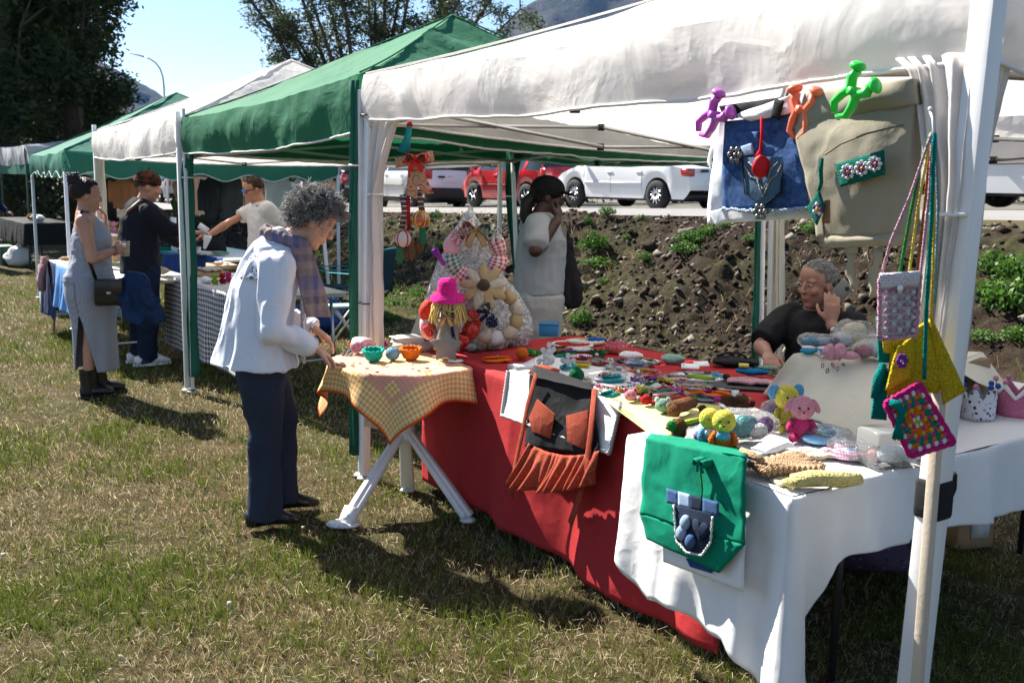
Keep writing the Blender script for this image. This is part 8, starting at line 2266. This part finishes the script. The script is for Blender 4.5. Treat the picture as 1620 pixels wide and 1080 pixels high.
f.cloth('trousers', JEAN, [([(0, y * .8, .87), (.0, y, .68), (.01, y, .46), (0, y, .06)], [(.12, .13), (.10, .11), (.085, .09), (.085, .09)]) for y in (-.10, .10)] + [([(-.02, 0, .8), (-.02, 0, .9)], [(.18, .14), (.175, .14)])], .012)
f.haircap(1.035, .42, (.045, .025, .015), (.09, .05, .03), 320, .02, 0, .0, .003, 10)
BLENS = plain('blue_mirror_lens', (.02, .16, .55), .08, .05, 3, 0, 20, .6, .8)
for y in (-1, 1):
 MB().ell(f.hc + f.F * .092 + f.Lf * y * .033 + f.U * .010, (.010, .030, .021), 14, 8, rot=Matrix((f.F, f.Lf, f.U)).transposed()).build('sunglass_lens', BLENS, f.b)
 MB().tube([f.hc + f.F * .088 + f.Lf * y * .058 + f.U * .015, f.hc + f.Lf * y * .082 + f.U * .012], .004, 6).build('sunglass_arm', BLACKP, f.b)
# -- woman standing in the shade
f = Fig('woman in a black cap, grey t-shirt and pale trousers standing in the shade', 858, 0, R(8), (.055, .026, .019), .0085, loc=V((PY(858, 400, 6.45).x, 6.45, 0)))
f.head((.03, 0, 1.535), (.98, -.10, -.12), (.08, 0, 1), 1.0)
f.neck((-.03, 0, 1.40), (.015, 0, 1.49), .056)
f.torso([(-.02, 0, .85, .18, .14), (-.02, 0, 1.05, .17, .14), (-.01, 0, 1.25, .18, .14), (-.02, 0, 1.39, .12, .09)])
e1, h1 = V((-.09, -.27, 1.215)), V((.055, -.215, 1.40)); f.arm((-.06, -.18, 1.34), e1, h1, 1.15, True); f.hand(h1, (.25, .55, .75), (-.6, .5, 0), 1, 1.0, .8)
e2, h2_ = V((.06, .24, 1.12)), V((.165, .10, 1.19)); f.arm((-.04, .18, 1.34), e2, h2_, 1.1); f.hand(h2_, (.5, -.75, .1), (.3, .2, -.9), -1, 1.0, .9)
for y in (-.1, .1): f.leg((-.01, y, .86), (.0, y, .47), (-.01, y, .10), (.12, y, .04), 1.1)
f.body(0)
GT = fabric('pale_grey_tshirt', (.33, .35, .37), .9, .08, .5, 9, trans=.05)
f.cloth('tshirt', GT, [([(-.02, 0, .92), (-.02, 0, 1.0), (-.01, 0, 1.15), (0, 0, 1.27), (-.015, 0, 1.37), (-.025, 0, 1.43)], [(.195, .165), (.195, .165), (.195, .165), (.205, .16), (.17, .12), (.075, .07)]), ([(-.05, -.17, 1.35), V((-.06, -.19, 1.34)).lerp(e1, .5), V((-.06, -.19, 1.34)).lerp(e1, .82)], [.095, .086, .082]), ([(-.04, .17, 1.35), V((-.04, .19, 1.34)).lerp(e2, .4), V((-.04, .19, 1.34)).lerp(e2, .75)], [.095, .092, .09])], .0095, wr=[(.007, 7, 7, 6, False), (.006, 10, 10, 8, True)], seed=41)
PT = fabric('pale_linen', (.38, .37, .35), .95, .08, .5, 9, trans=.04)
f.cloth('trousers', PT, [([(-.015, y * .8, .90), (-.01, y, .70), (0, y, .46), (-.01, y, .22), (-.01, y, .05)], [(.125, .155), (.12, .13), (.11, .115), (.115, .12), (.12, .125)]) for y in (-.10, .10)] + [([(-.02, 0, .82), (-.02, 0, .93), (-.02, 0, .985)], [(.195, .17), (.19, .165), (.175, .15)])], .010, wr=[(.006, 8, 8, 3, False), (.006, 9, 9, 7, True)], seed=42)
f.haircap(1.06, .40, (.006, .005, .005), (.02, .016, .015), 400, .05, 0, .3, .005, 11)
MB().tube([f.hc - f.F * .09, f.hc - f.F * .13 - f.U * .05, f.hc - f.F * .13 - f.U * .14, f.hc - f.F * .11 - f.U * .2], [.035, .045, .04, .015], 10).noise(.012, 18, 2).build('hair_tail', plain('black_hair', (.008, .007, .007), .6, .3, 30, .6, 120), f.b)
CP = fabric('black_cap_cloth', (.010, .010, .012))
cm = MB(); M3 = Matrix((f.F, f.Lf, f.U)).transposed(); cc = f.hc + f.U * .055 - f.F * .01
cm.ell(cc, (.112, .095, .085), 20, 12, rot=M3); cm.ell(cc + f.F * .125 - f.U * .012, (.075, .075, .010), 16, 8, rot=M3 @ RY(.15))
cm.build('baseball_cap', CP, f.b)
cb = thing('dark_jacket', 'dark jacket hanging over the arm of the woman in the shade', 'jacket', WM[f.root.name] @ V((.15, .02, .88)))
jm = MB(); jm.tube([(0, 0, .33), (.01, 0, .22), (.03, 0, .10), (.06, 0, -.02), (.07, 0, -.06)], [(.05, .06), (.075, .07), (.085, .07), (.075, .06), (.04, .03)], 14, lat=(1, 0, 0))
blob(jm, 'jacket_body', fabric('charcoal_cloth', (.018, .018, .02)), cb, .010, 3, wr=[(.015, 10, 10, 5, False), (.01, 14, 14, 6, True)], seed=7)
MB().tube([(.03, 0, .30), (.02, -.03, .36), (.03, .0, .38)], [.03, .035, .03], 10).build('sleeve', fabric('charcoal_cloth', 0), cb)
gl = MB()
for y in (-1, 1): gl.ell((.155, -.06 + y * .028 - .02, 1.325 - .02 * y), (.008, .024, .030), 12, 8, rot=RX(.5 * y))
gl.tube([(.15, -.04, 1.34), (.14, -.05, 1.38)], .003, 5)
gl.build('hung_sunglasses', BLACKP, f.root)
# -- seated man on the telephone
P0 = V((PY(1290, 500, 5.15).x, 5.15, 0))
f = Fig('seated man with short grey hair in a black t-shirt talking on a telephone', 1290, 0, R(218), (.33, .165, .115), .0062, loc=P0)
W = f.w
f.head(W(-.005, 0, 1.125), W(-.84, -.52, -.06), (0, 0, 1), 1.02)
f.neck(W(.02, .06, .985), W(.008, .02, 1.08), .060)
f.torso([(-.10, 0, .46, .17, .13), (-.09, 0, .62, .17, .14), (-.06, 0, .80, .185, .14), (-.04, 0, .92, .13, .08), (-.03, 0, .98, .05, .05)])
sR, sL = V((-.04, -.19, .93)), V((-.04, .19, .93))
e1, h1 = W(-.275, .02, .80), W(-.29, -.20, .79); f.arm(sR, e1, h1, 1.08); f.hand(h1, W(-.05, -.95, -.12), (0, 0, -1), 1, 1.05, .5)
e2, h2_ = W(.085, -.30, .79), W(.02, -.20, .955); f.arm(sL, e2, h2_, 1.05); f.hand(h2_, W(.03, .10, .99), W(.1, .95, 0), 1, 1.08, .55)
for y in (-.1, .1): f.leg((-.08, y, .48), (.34, y * 1.3, .50), (.36, y * 1.3, .10), (.50, y * 1.3, .04))
f.body(1)
f.cloth('black_tshirt', APB, [([(-.10, 0, .46), (-.095, 0, .58), (-.08, 0, .72), (-.06, 0, .85), (-.045, 0, .945), (-.03, 0, 1.0)], [(.20, .17), (.20, .175), (.205, .17), (.21, .155), (.175, .12), (.085, .08)]), ([sR, sR.lerp(e1, .45), sR.lerp(e1, .9)], [.088, .085, .080]), ([sL, sL.lerp(e2, .45), sL.lerp(e2, .85)], [.088, .082, .078])], .008, wr=[(.008, 8, 8, 6, False), (.006, 11, 11, 9, True)], seed=51)
f.cloth('trousers', JEAN, [([(-.12, y * .8, .50), (.10, y * 1.1, .51), (.34, y * 1.3, .49), (.36, y * 1.3, .30), (.36, y * 1.3, .07)], [.115, .10, .085, .075, .075]) for y in (-.10, .10)], .012)
bq = [W(-.115, -.185, .87), W(.055, -.215, .86), W(.045, -.215, .80), W(-.11, -.19, .81)]
pillow(bq, W(-.3, -.95, 0), .004, .008, 10, 8, wr=.003, wsc=20).build('shirt_print', fabric('grey_print_motif', None, pat=lambda t: t.mix(t.ramp(t.noise(38, 2), [(.48, 0.0), (.52, 1.0)]), (.02, .02, .022), (.45, .45, .44))), f.root)
f.haircap(1.045, .46, (.13, .125, .12), (.36, .35, .34), 900, .024, 0, -.1, .0026, 13)
ph = thing('telephone', 'grey smartphone held to the ear of the seated man', 'telephone', P0 + V((.085, -.085, 1.09)), rot=RZ(R(-25)) @ RY(.62) )
MB().box((0, 0, 0), (.072, .010, .15)).build('phone_body', plain('grey_phone', (.16, .16, .15), .35), ph, bevel=.006); MB().lathe([(.011, 0), (.011, .003)], 14, (.015, -.006, .05), RX(1.57)).build('camera_lens', BLACKP, ph); MB().box((0, .006, 0), (.066, .003, .14)).build('screen', plain('dark_screen', (.01, .01, .012), .1), ph)
wd = (h2_ - e2).normalized(); wc = h2_ - wd * .035
MB().torus(wc, .033, .008, 20, 6, rot=rotframe(wd.orthogonal(), wd)).build('watch_strap', BLACKP, f.b); MB().lathe([(.018, 0), (.018, .008), (.014, .01)], 16, wc + W(-.012, -.034, 0), rotframe(W(1, -.3, 0), W(-.3, -.95, 0))).build('watch_dial', metal('watch_face', (.5, .5, .5), .3), f.b)
ch = thing('plastic_chair', 'pale grey plastic chair under the seated man', 'chair', P0 + V((.05, .07, 0)), R(218))
GP = plain('grey_plastic', (.36, .37, .38), .5, .08)
MB().box((0, 0, .40), (.44, .46, .03)).build('seat', GP, ch, bevel=.012)
pillow([(-.24, -.22, .86), (-.24, .22, .86), (-.21, .22, .42), (-.21, -.22, .42)], (1, 0, 0), .012, .03, 8, 8).build('backrest', GP, ch)
for x in (-1, 1):
 for y in (-1, 1): MB().bar((x * .19, y * .2, .39), (x * .23, y * .24, 0), .035, .03).build('leg', GP, ch)
 MB().tube([(-.22, x * .25, .64), (0, x * .27, .645), (.18, x * .27, .62), (.21, x * .26, .42)], [(.025, .012)] * 4, 8).build('armrest', GP, ch)
# -- person half out of the frame at the far stall
f = Fig('person in a dark navy top leaning over the table at the left picture edge', 0, 0, R(-10), (.38, .18, .12), .014, loc=V((PY(-26, 330, 17.4).x, 17.4, 0)))
f.head((.16, 0, 1.48), (.85, 0, -.5), (.5, 0, .86), 1.0); f.neck((.06, 0, 1.36), (.13, 0, 1.43), .058)
f.torso([(-.03, 0, .85, .17, .12), (-.02, 0, 1.05, .17, .12), (.02, 0, 1.25, .19, .125), (.05, 0, 1.36, .13, .09)])
e1, h1 = V((.12, -.24, 1.08)), V((.30, -.2, .98)); f.arm((.03, -.2, 1.31), e1, h1, 1.05); f.hand(h1, (.9, .1, -.3), (0, 0, -1), 1, 1.05, .6)
e2, h2_ = V((.12, .24, 1.08)), V((.30, .2, .98)); f.arm((.03, .2, 1.31), e2, h2_, 1.05); f.hand(h2_, (.9, -.1, -.3), (0, 0, -1), -1, 1.05, .6)
for y in (-.1, .1): f.leg((-.02, y, .86), (-.01, y, .47), (-.03, y, .10), (.12, y, .04))
f.body(0)
f.cloth('navy_top', fabric('navy_top_cloth', (.012, .02, .06)), [([(-.03, 0, .82), (-.02, 0, 1.05), (.02, 0, 1.25), (.05, 0, 1.37)], [(.2, .16), (.205, .155), (.21, .15), (.12, .10)]), sleeve((.03, -.19, 1.31), e1, h1, [.088, .08, .066, .058, .045]), sleeve((.03, .19, 1.31), e2, h2_, [.088, .08, .066, .058, .045])], .014)
f.cloth('trousers', JEAN, [([(-.02, y * .8, .87), (-.01, y, .46), (-.03, y, .06)], [.12, .09, .085]) for y in (-.1, .1)], .014)
f.haircap(1.04, .42, (.02, .015, .012), (.05, .04, .03), 150, .02)
# ---------------------------------------------------------------- goods and furniture of the far stalls
def CK(px, py): return PX(px, py, .757)
JARS = [(330, 432), (341, 430), (352, 433), (337, 440), (348, 441), (326, 441)]
def tray(label, px, py, w, d, rotz=ROWZ):
 t_ = thing('wooden_tray', label, 'tray', CK(px, py), rotz)
 MB().box((0, 0, .008), (w, d, .012)).build('base', WOOD, t_)
 for s in (-1, 1): MB().box((0, s * d / 2, .02), (w, .012, .04)).build('side', WOOD, t_); MB().box((s * w / 2, 0, .02), (.012, d, .04)).build('side', WOOD, t_)
 return t_
tray('wooden tray of small jars on the checked table', 333, 436, .34, .22); tray('second wooden tray at the back of the checked table', 352, 424, .34, .2)
JL = plain('jar_lid', (.55, .54, .5), .4); JG = plain('jar_honey', (.22, .12, .04), .15)
for i in range(14):
 p = RW(*(UN(CK(333, 436))[0] - .13 + .065 * (i % 5), UN(CK(333, 436))[1] - .06 + .06 * (i // 5))) + V((0, 0, .772))
 j = thing('jar', 'small lidded jar standing in the wooden tray', 'jar', p, group='small jars in the wooden tray'); MB().lathe([(.02, 0), (.022, .005), (.022, .035), (.018, .04)], 12).build('jar_glass', JG, j); MB().lathe([(.021, .04), (.021, .052)], 12).build('lid', JL, j)
for i, (px, py) in enumerate([(345, 421), (352, 420), (360, 422), (357, 426)]):
 fr = thing('soap_bar', ['pale soap bar at the left of the back tray', 'pale soap bar in the middle of the back tray', 'pale soap bar at the right of the back tray', 'pale soap bar at the front of the back tray'][i], 'soap', CK(px, py) + V((0, 0, .016)), .4 * i); MB().box((0, 0, .014), (.07, .045, .026)).build('bar', plain('soap_cream', (.6, .55, .42), .5), fr, bevel=.006); MB().box((0, 0, .029), (.05, .03, .002)).build('paper_band', CARD, fr)
pouch('white cloth roll lying at the front of the checked table', 327, 447, .757, .20, .07, .05, WHITE_CLOTH, ROWZ, name='cloth_roll', cat='cloth')
for i, (px, py, m, lb) in enumerate([(352, 449, KRED, 'red crocheted toy at the front right of the checked table'), (340, 450, LIME, 'lime crocheted toy beside the red one'), (362, 447, HOT, 'pink crocheted toy at the right edge of the checked table')]): toy(lb, px, py, .757, .10, m, m, 'round', rotz=.4)
tp2 = UN(CK(300, 405))
trestle('display_table', 'second display table behind the checked one with a blue runner', tp2[0] - .9, tp2[0] + 1.1, tp2[1], tp2[1] + .7, .80)
tablecloth('blue_runner', 'dark blue cloth on the table behind the checked one', [(tp2[0] - .95, tp2[1] - .01), (tp2[0] + 1.12, tp2[1] - .01)], .808, lambda s: .30, .02, fabric('royal_cloth', (.02, .06, .24)), folds=(12, .01), top=False)
for i, (px, py, w, m, lb) in enumerate([(270, 402, .22, SKY, 'sky blue folded knit'), (290, 400, .2, ORANGE, 'orange folded knit'), (318, 402, .24, KWHITE, 'white folded knit'), (345, 402, .22, SAGE, 'sage folded knit'), (262, 396, .2, EMER, 'emerald folded knit'), (300, 394, .18, PINK, 'pink folded knit')]):
 folded(lb + ' on the blue runner of the far table', px, py, .812, w, .14, 3, m, ROWZ + .2, seed=i, name='folded_knit')
bk = thing('bag', 'black cloth bag standing on the far table beside the vendor', 'bag', PX(340, 400, .812)); pillow([(-.13, 0, .16), (.10, 0, .17), (.13, 0, 0), (-.15, 0, 0)], (0, -1, 0), .05, .12, 12, 12, wr=.015, wsc=12).build('bag_body', APB, bk); MB().tube([(-.05, 0, .16), (-.03, 0, .24), (.03, 0, .24), (.05, 0, .16)], .007, 6).build('handle', APB, bk)
ml = thing('display_board', 'white display panel between the two men', 'display board', PX(276, 402, .812), ROWZ); MB().box((0, 0, .2), (.16, .015, .38)).build('board', CARD, ml); MB().box((0, .06, .1), (.14, .012, .2), RX(.5)).build('stand', CARD, ml)
# garments hanging behind
def garment(label, px, y0, y1, Y, w, mat, seed, sleeves=True, name='hanging_jacket', cat='jacket'):
 a, b = PY(px, y0, Y), PY(px, y1, Y); r = thing(name, label, cat, b)
 H = a.z - b.z; mb = MB()
 mb.tube([(0, 0, 0), (0, 0, H * .4), (0, 0, H * .8), (0, 0, H * .93), (0, 0, H)], [(w * .5, .05), (w * .48, .06), (w * .5, .06), (w * .32, .05), (w * .10, .04)], 16, lat=(1, 0, 0))
 if sleeves:
  for x in (-1, 1): mb.tube([(x * w * .42, 0, H * .86), (x * w * .56, 0, H * .55), (x * w * .56, -.02, H * .2)], [.05, .05, .04], 10)
 blob(mb, 'garment_body', mat, r, .012, 3, wr=[(.02, 8, 8, 2, False), (.015, 12, 12, 3, True)], seed=seed)
 MB().tube([(0, 0, H * .97), (0, 0, H + .04), (.02, 0, H + .07), (0, 0, H + .09), (-.015, 0, H + .07)], .005, 6).build('hanger_hook', GREYST, r)
 return r
garment('dark jacket hanging left of the vendor', 336, 275, 347, 12.0, .19, fabric('charcoal_jacket', (.03, .032, .04)), 1)
garment('grey green jacket hanging nearest the vendor', 364, 274, 345, 12.0, .21, fabric('slate_jacket', (.05, .06, .065)), 2)
CAMO = fabric('leaf_print', None, pat=print_pat((.02, .04, .02), [(.09, .16, .03), (.03, .06, .02), (.14, .18, .06)], 14, .75))
garment('green leaf printed garment hanging beside the green curtained leg', 285, 310, 350, 11.4, .22, CAMO, 3, False, 'hanging_dress', 'dress')
garment('tan top hanging above the leaf printed garment', 284, 285, 312, 11.5, .14, fabric('tan_jersey', (.40, .22, .12)), 4, False, 'hanging_shirt', 'shirt')
garment('brown cardigan hanging behind the two people at left', 200, 280, 330, 11.2, .30, fabric('rust_knit', (.28, .13, .06)), 5, True, 'hanging_cardigan', 'cardigan')
# camp chairs, stool, blue bag
def camp_chair(label, loc, rotz):
 r = thing('camping_chair', label, 'camping chair', loc, rotz)
 TB = fabric('teal_black_nylon', (.015, .05, .07), .7); TT = fabric('teal_trim', (.02, .20, .24), .7)
 for y in (-1, 1):
  MB().tube([(.24, y * .24, 0), (-.20, y * .22, .42), (-.24, y * .22, .46)], .011, 7).build('leg', BLACKP, r); MB().tube([(-.24, y * .24, 0), (.22, y * .22, .42), (.24, y * .24, .62)], .011, 7).build('leg', BLACKP, r)
  MB().tube([(-.22, y * .22, .40), (-.27, y * .23, .88)], .011, 7).build('back_post', BLACKP, r)
  pillow([(-.25, y * .26 - .03, .625), (.26, y * .26 - .03, .625), (.26, y * .26 + .03, .625), (-.25, y * .26 + .03, .625)], (0, 0, 1), .006, .012, 8, 4).build('armrest', TT, r)
 MB().grid(lambda s, t: V((-.22 + .46 * s, -.22 + .44 * t, .42 - .05 * math.sin(s * 3.14) * math.sin(t * 3.14))), 12, 12).build('seat', TB, r, solid=.006)
 MB().grid(lambda s, t: V((-.225 - .05 * s - .03 * math.sin(t * 3.14), -.23 + .46 * t, .44 + .45 * s)), 10, 10).build('backrest', TB, r, solid=.006)
 MB().tube([(-.275, -.23, .89), (-.30, 0, .885), (-.275, .23, .89)], .012, 7).build('top_trim', TT, r); MB().tube([(.24, -.22, .42), (.25, 0, .40), (.24, .22, .42)], .012, 7).build('front_trim', TT, r)
 return r
p = PX(575, 520, 0); camp_chair('folding teal and black camping chair behind the white curtain', (p.x, p.y, 0), R(150))
p = PX(522, 510, 0); camp_chair('folding teal camping chair nearer the older woman', (p.x, p.y, 0), R(20))
p = PX(545, 535, 0); st = thing('folding_stool', 'small folding stool with a pale teal top', 'stool', (p.x, p.y, 0), .4)
MB().box((0, 0, .34), (.30, .24, .025)).build('stool_top', plain('pale_teal', (.30, .55, .55), .4), st, bevel=.008)
for y in (-.1, .1): MB().tube([(-.13, y, 0), (.12, y, .33)], .011, 7).build('leg', WPAINT, st); MB().tube([(.13, y * .9, 0), (-.12, y * .9, .33)], .011, 7).build('leg', WPAINT, st)
p = PX(505, 528, 0); bb = thing('sports_bag', 'blue sports bag on the grass behind the older woman', 'bag', (p.x, p.y, 0), .5)
bm = MB(); bm.ell((0, 0, .19), (.26, .17, .19), 20, 14); bm.ell((.05, 0, .30), (.18, .13, .10), 16, 10)
blob(bm, 'bag_body', fabric('royal_nylon', (.015, .06, .26), .6), bb, .014, 3, wr=[(.02, 7, 7, 7, False), (.015, 10, 10, 10, True)], seed=9); MB().tube([(-.12, -.1, .32), (-.08, -.12, .44), (.08, -.12, .44), (.12, -.1, .34)], .012, 7).build('handle', BLACKP, bb)
# far green stall: storage boxes, goods
def crate(label, px, py, w, d, h, m, lidm, lift=0):
 p = PX(px, py, 0); r = thing('storage_box', label, 'storage box', (p.x, p.y, lift), ROWZ + .1)
 MB().box((0, 0, h / 2), (w, d, h), taper=1.06).build('tub', m, r, bevel=.012); MB().box((0, 0, h + .012), (w * 1.1, d * 1.1, .03)).build('lid', lidm, r, bevel=.008); MB().box((0, -d * .54, h * .78), (w * .3, .02, .03)).build('handle', lidm, r)
crate('translucent white storage box under the blue cloth', 100, 495, .50, .36, .27, plain('milky_plastic', (.50, .58, .60), .4), plain('aqua_lid', (.22, .48, .50), .4))
crate('teal storage box in front of the legs of the woman in grey', 205, 500, .42, .32, .26, plain('teal_plastic', (.10, .30, .38), .4), plain('teal_lid', (.05, .22, .30), .4))
g = random.Random(9)
cols = [('red', KRED), ('white', KWHITE), ('tan', TAN), ('brown', BROWN), ('grey', GREYK), ('black', KBLACK), ('cream', CREAMK), ('sage', SAGE)]
for i in range(16):
 nm, m = cols[i % 8]; s_ = .1 + i * .15
 q = RW(fu + .1 + s_, fn + g.uniform(.12, .55), .762)
 pouch('%s knitted purse %s on the far green stall table' % (nm, 'near the front' if i < 8 else 'farther back'), 0, 0, 0, g.uniform(.12, .2), g.uniform(.08, .12), g.uniform(.03, .07), m, g.uniform(-.5, .5), name='knitted_purse', seed=i, loc=q)
rk = thing('display_shelf', 'low display shelf with white cloth on the far green stall table', 'shelf', RW(fu + .55, fn + .55, .762), ROWZ)
for z in (.13, .28): MB().box((0, 0, z), (1.0, .22, .018)).build('shelf_board', WHITE_CLOTH, rk)
for x in (-.45, .45): MB().box((x, 0, .14), (.02, .2, .28)).build('shelf_side', WOOD, rk)
for i in range(5):
 q = RW(fu + .2 + .18 * i, fn + .55, 1.052); toy(['grey crocheted mouse', 'white crocheted lamb', 'tan crocheted bear', 'pink crocheted rabbit', 'brown crocheted dog'][i] + ' on the far display shelf', 0, 0, 0, .13, [GREYK, KWHITE, TAN, PINK, BROWN][i], [GREYK, KWHITE, TAN, PINK, BROWN][i], 'round', rotz=ROWZ, loc=q)
clx = thing('draped_jumper', 'pink and white jumper draped over the end of the blue clothed table', 'jumper', RW(fu + .28, fn - .03, .70), ROWZ); jm = MB(); jm.tube([(0, 0, .09), (0, -.03, .02), (.01, -.05, -.12), (.0, -.05, -.25)], [(.09, .05), (.10, .04), (.09, .04), (.06, .03)], 12, lat=(1, 0, 0)); blob(jm, 'jumper_body', K('rose_grey', (.48, .28, .28)), clx, .012, 3, wr=[(.02, 9, 9, 5, False)], seed=3); MB().tube([(.08, -.05, .02), (.12, -.07, -.12), (.11, -.07, -.24)], [.035, .03, .025], 9).build('sleeve', K('rose_grey', 0), clx)
# leftmost stall table and crates
eu, en = UN(PX(34, 352, .8)); er = trestle('display_table', 'dark covered table of the farthest stall at the left edge', eu - 2.6, eu + .35, en, en + .8, .80, mat=APB, legm=BLACKP)
tablecloth('black_cloth', 'black cloth on the farthest stall table', [(eu - 2.65, en - .01), (eu + .36, en - .01), (eu + .36, en + .8)], .806, lambda s: .38, .02, APB, folds=(9, .012), top=False)
for i, (du, m, lb) in enumerate([(-.2, GREYK, 'grey'), (.0, KWHITE, 'white'), (-.5, TAN, 'tan'), (-.8, BROWN, 'brown')]): pouch(lb + ' crocheted bag on the farthest stall table', 0, 0, 0, .2, .14, .12, m, ROWZ, loc=RW(eu + du, en + .3, .81), name='crochet_bag', cat='crochet bag')
crate('dark green crate under the farthest stall table', 16, 418, .55, .40, .32, plain('green_crate', (.012, .07, .04), .6), plain('green_crate_rim', (.01, .05, .03), .6))
sk = thing('white_sack', 'white plastic sack beside the dark green crate', 'sack', PX(30, 422, 0)); MB().ell((0, 0, .16), (.24, .18, .18), 18, 12).noise(.05, 6, 3, 3).build('sack_body', plain('sack_white', (.60, .60, .60), .5), sk); MB().tube([(0, 0, .3), (.05, 0, .38), (.02, 0, .42)], [.06, .03, .05], 8).build('sack_tie', plain('sack_white', 0), sk)
for i in range(24):
 px, py = rng.uniform(0, 700), rng.uniform(640, 1070); q = PX(px, py, 0); u, n = UN(q)
 if n > .3: continue
 mb = MB(); mb.grid(lambda s, t: V(((s - .5) * .032, (t - .5) * .02 * (1 - (2 * s - 1) ** 2), .012 + .012 * math.sin(s * 4 + i))), 6, 3)
 o = mb.build('fallen_leaf', plain(['dry_leaf_tan', 'dry_leaf_pale', 'dry_leaf_brown'][i % 3], [(.30, .20, .10), (.40, .35, .27), (.20, .10, .05)][i % 3], .8), None, 'small dry fallen leaf lying in the short grass', 'leaf', tuple(q), 'dry fallen leaves in the grass', solid=.001, rotz=rng.uniform(0, 6.28))
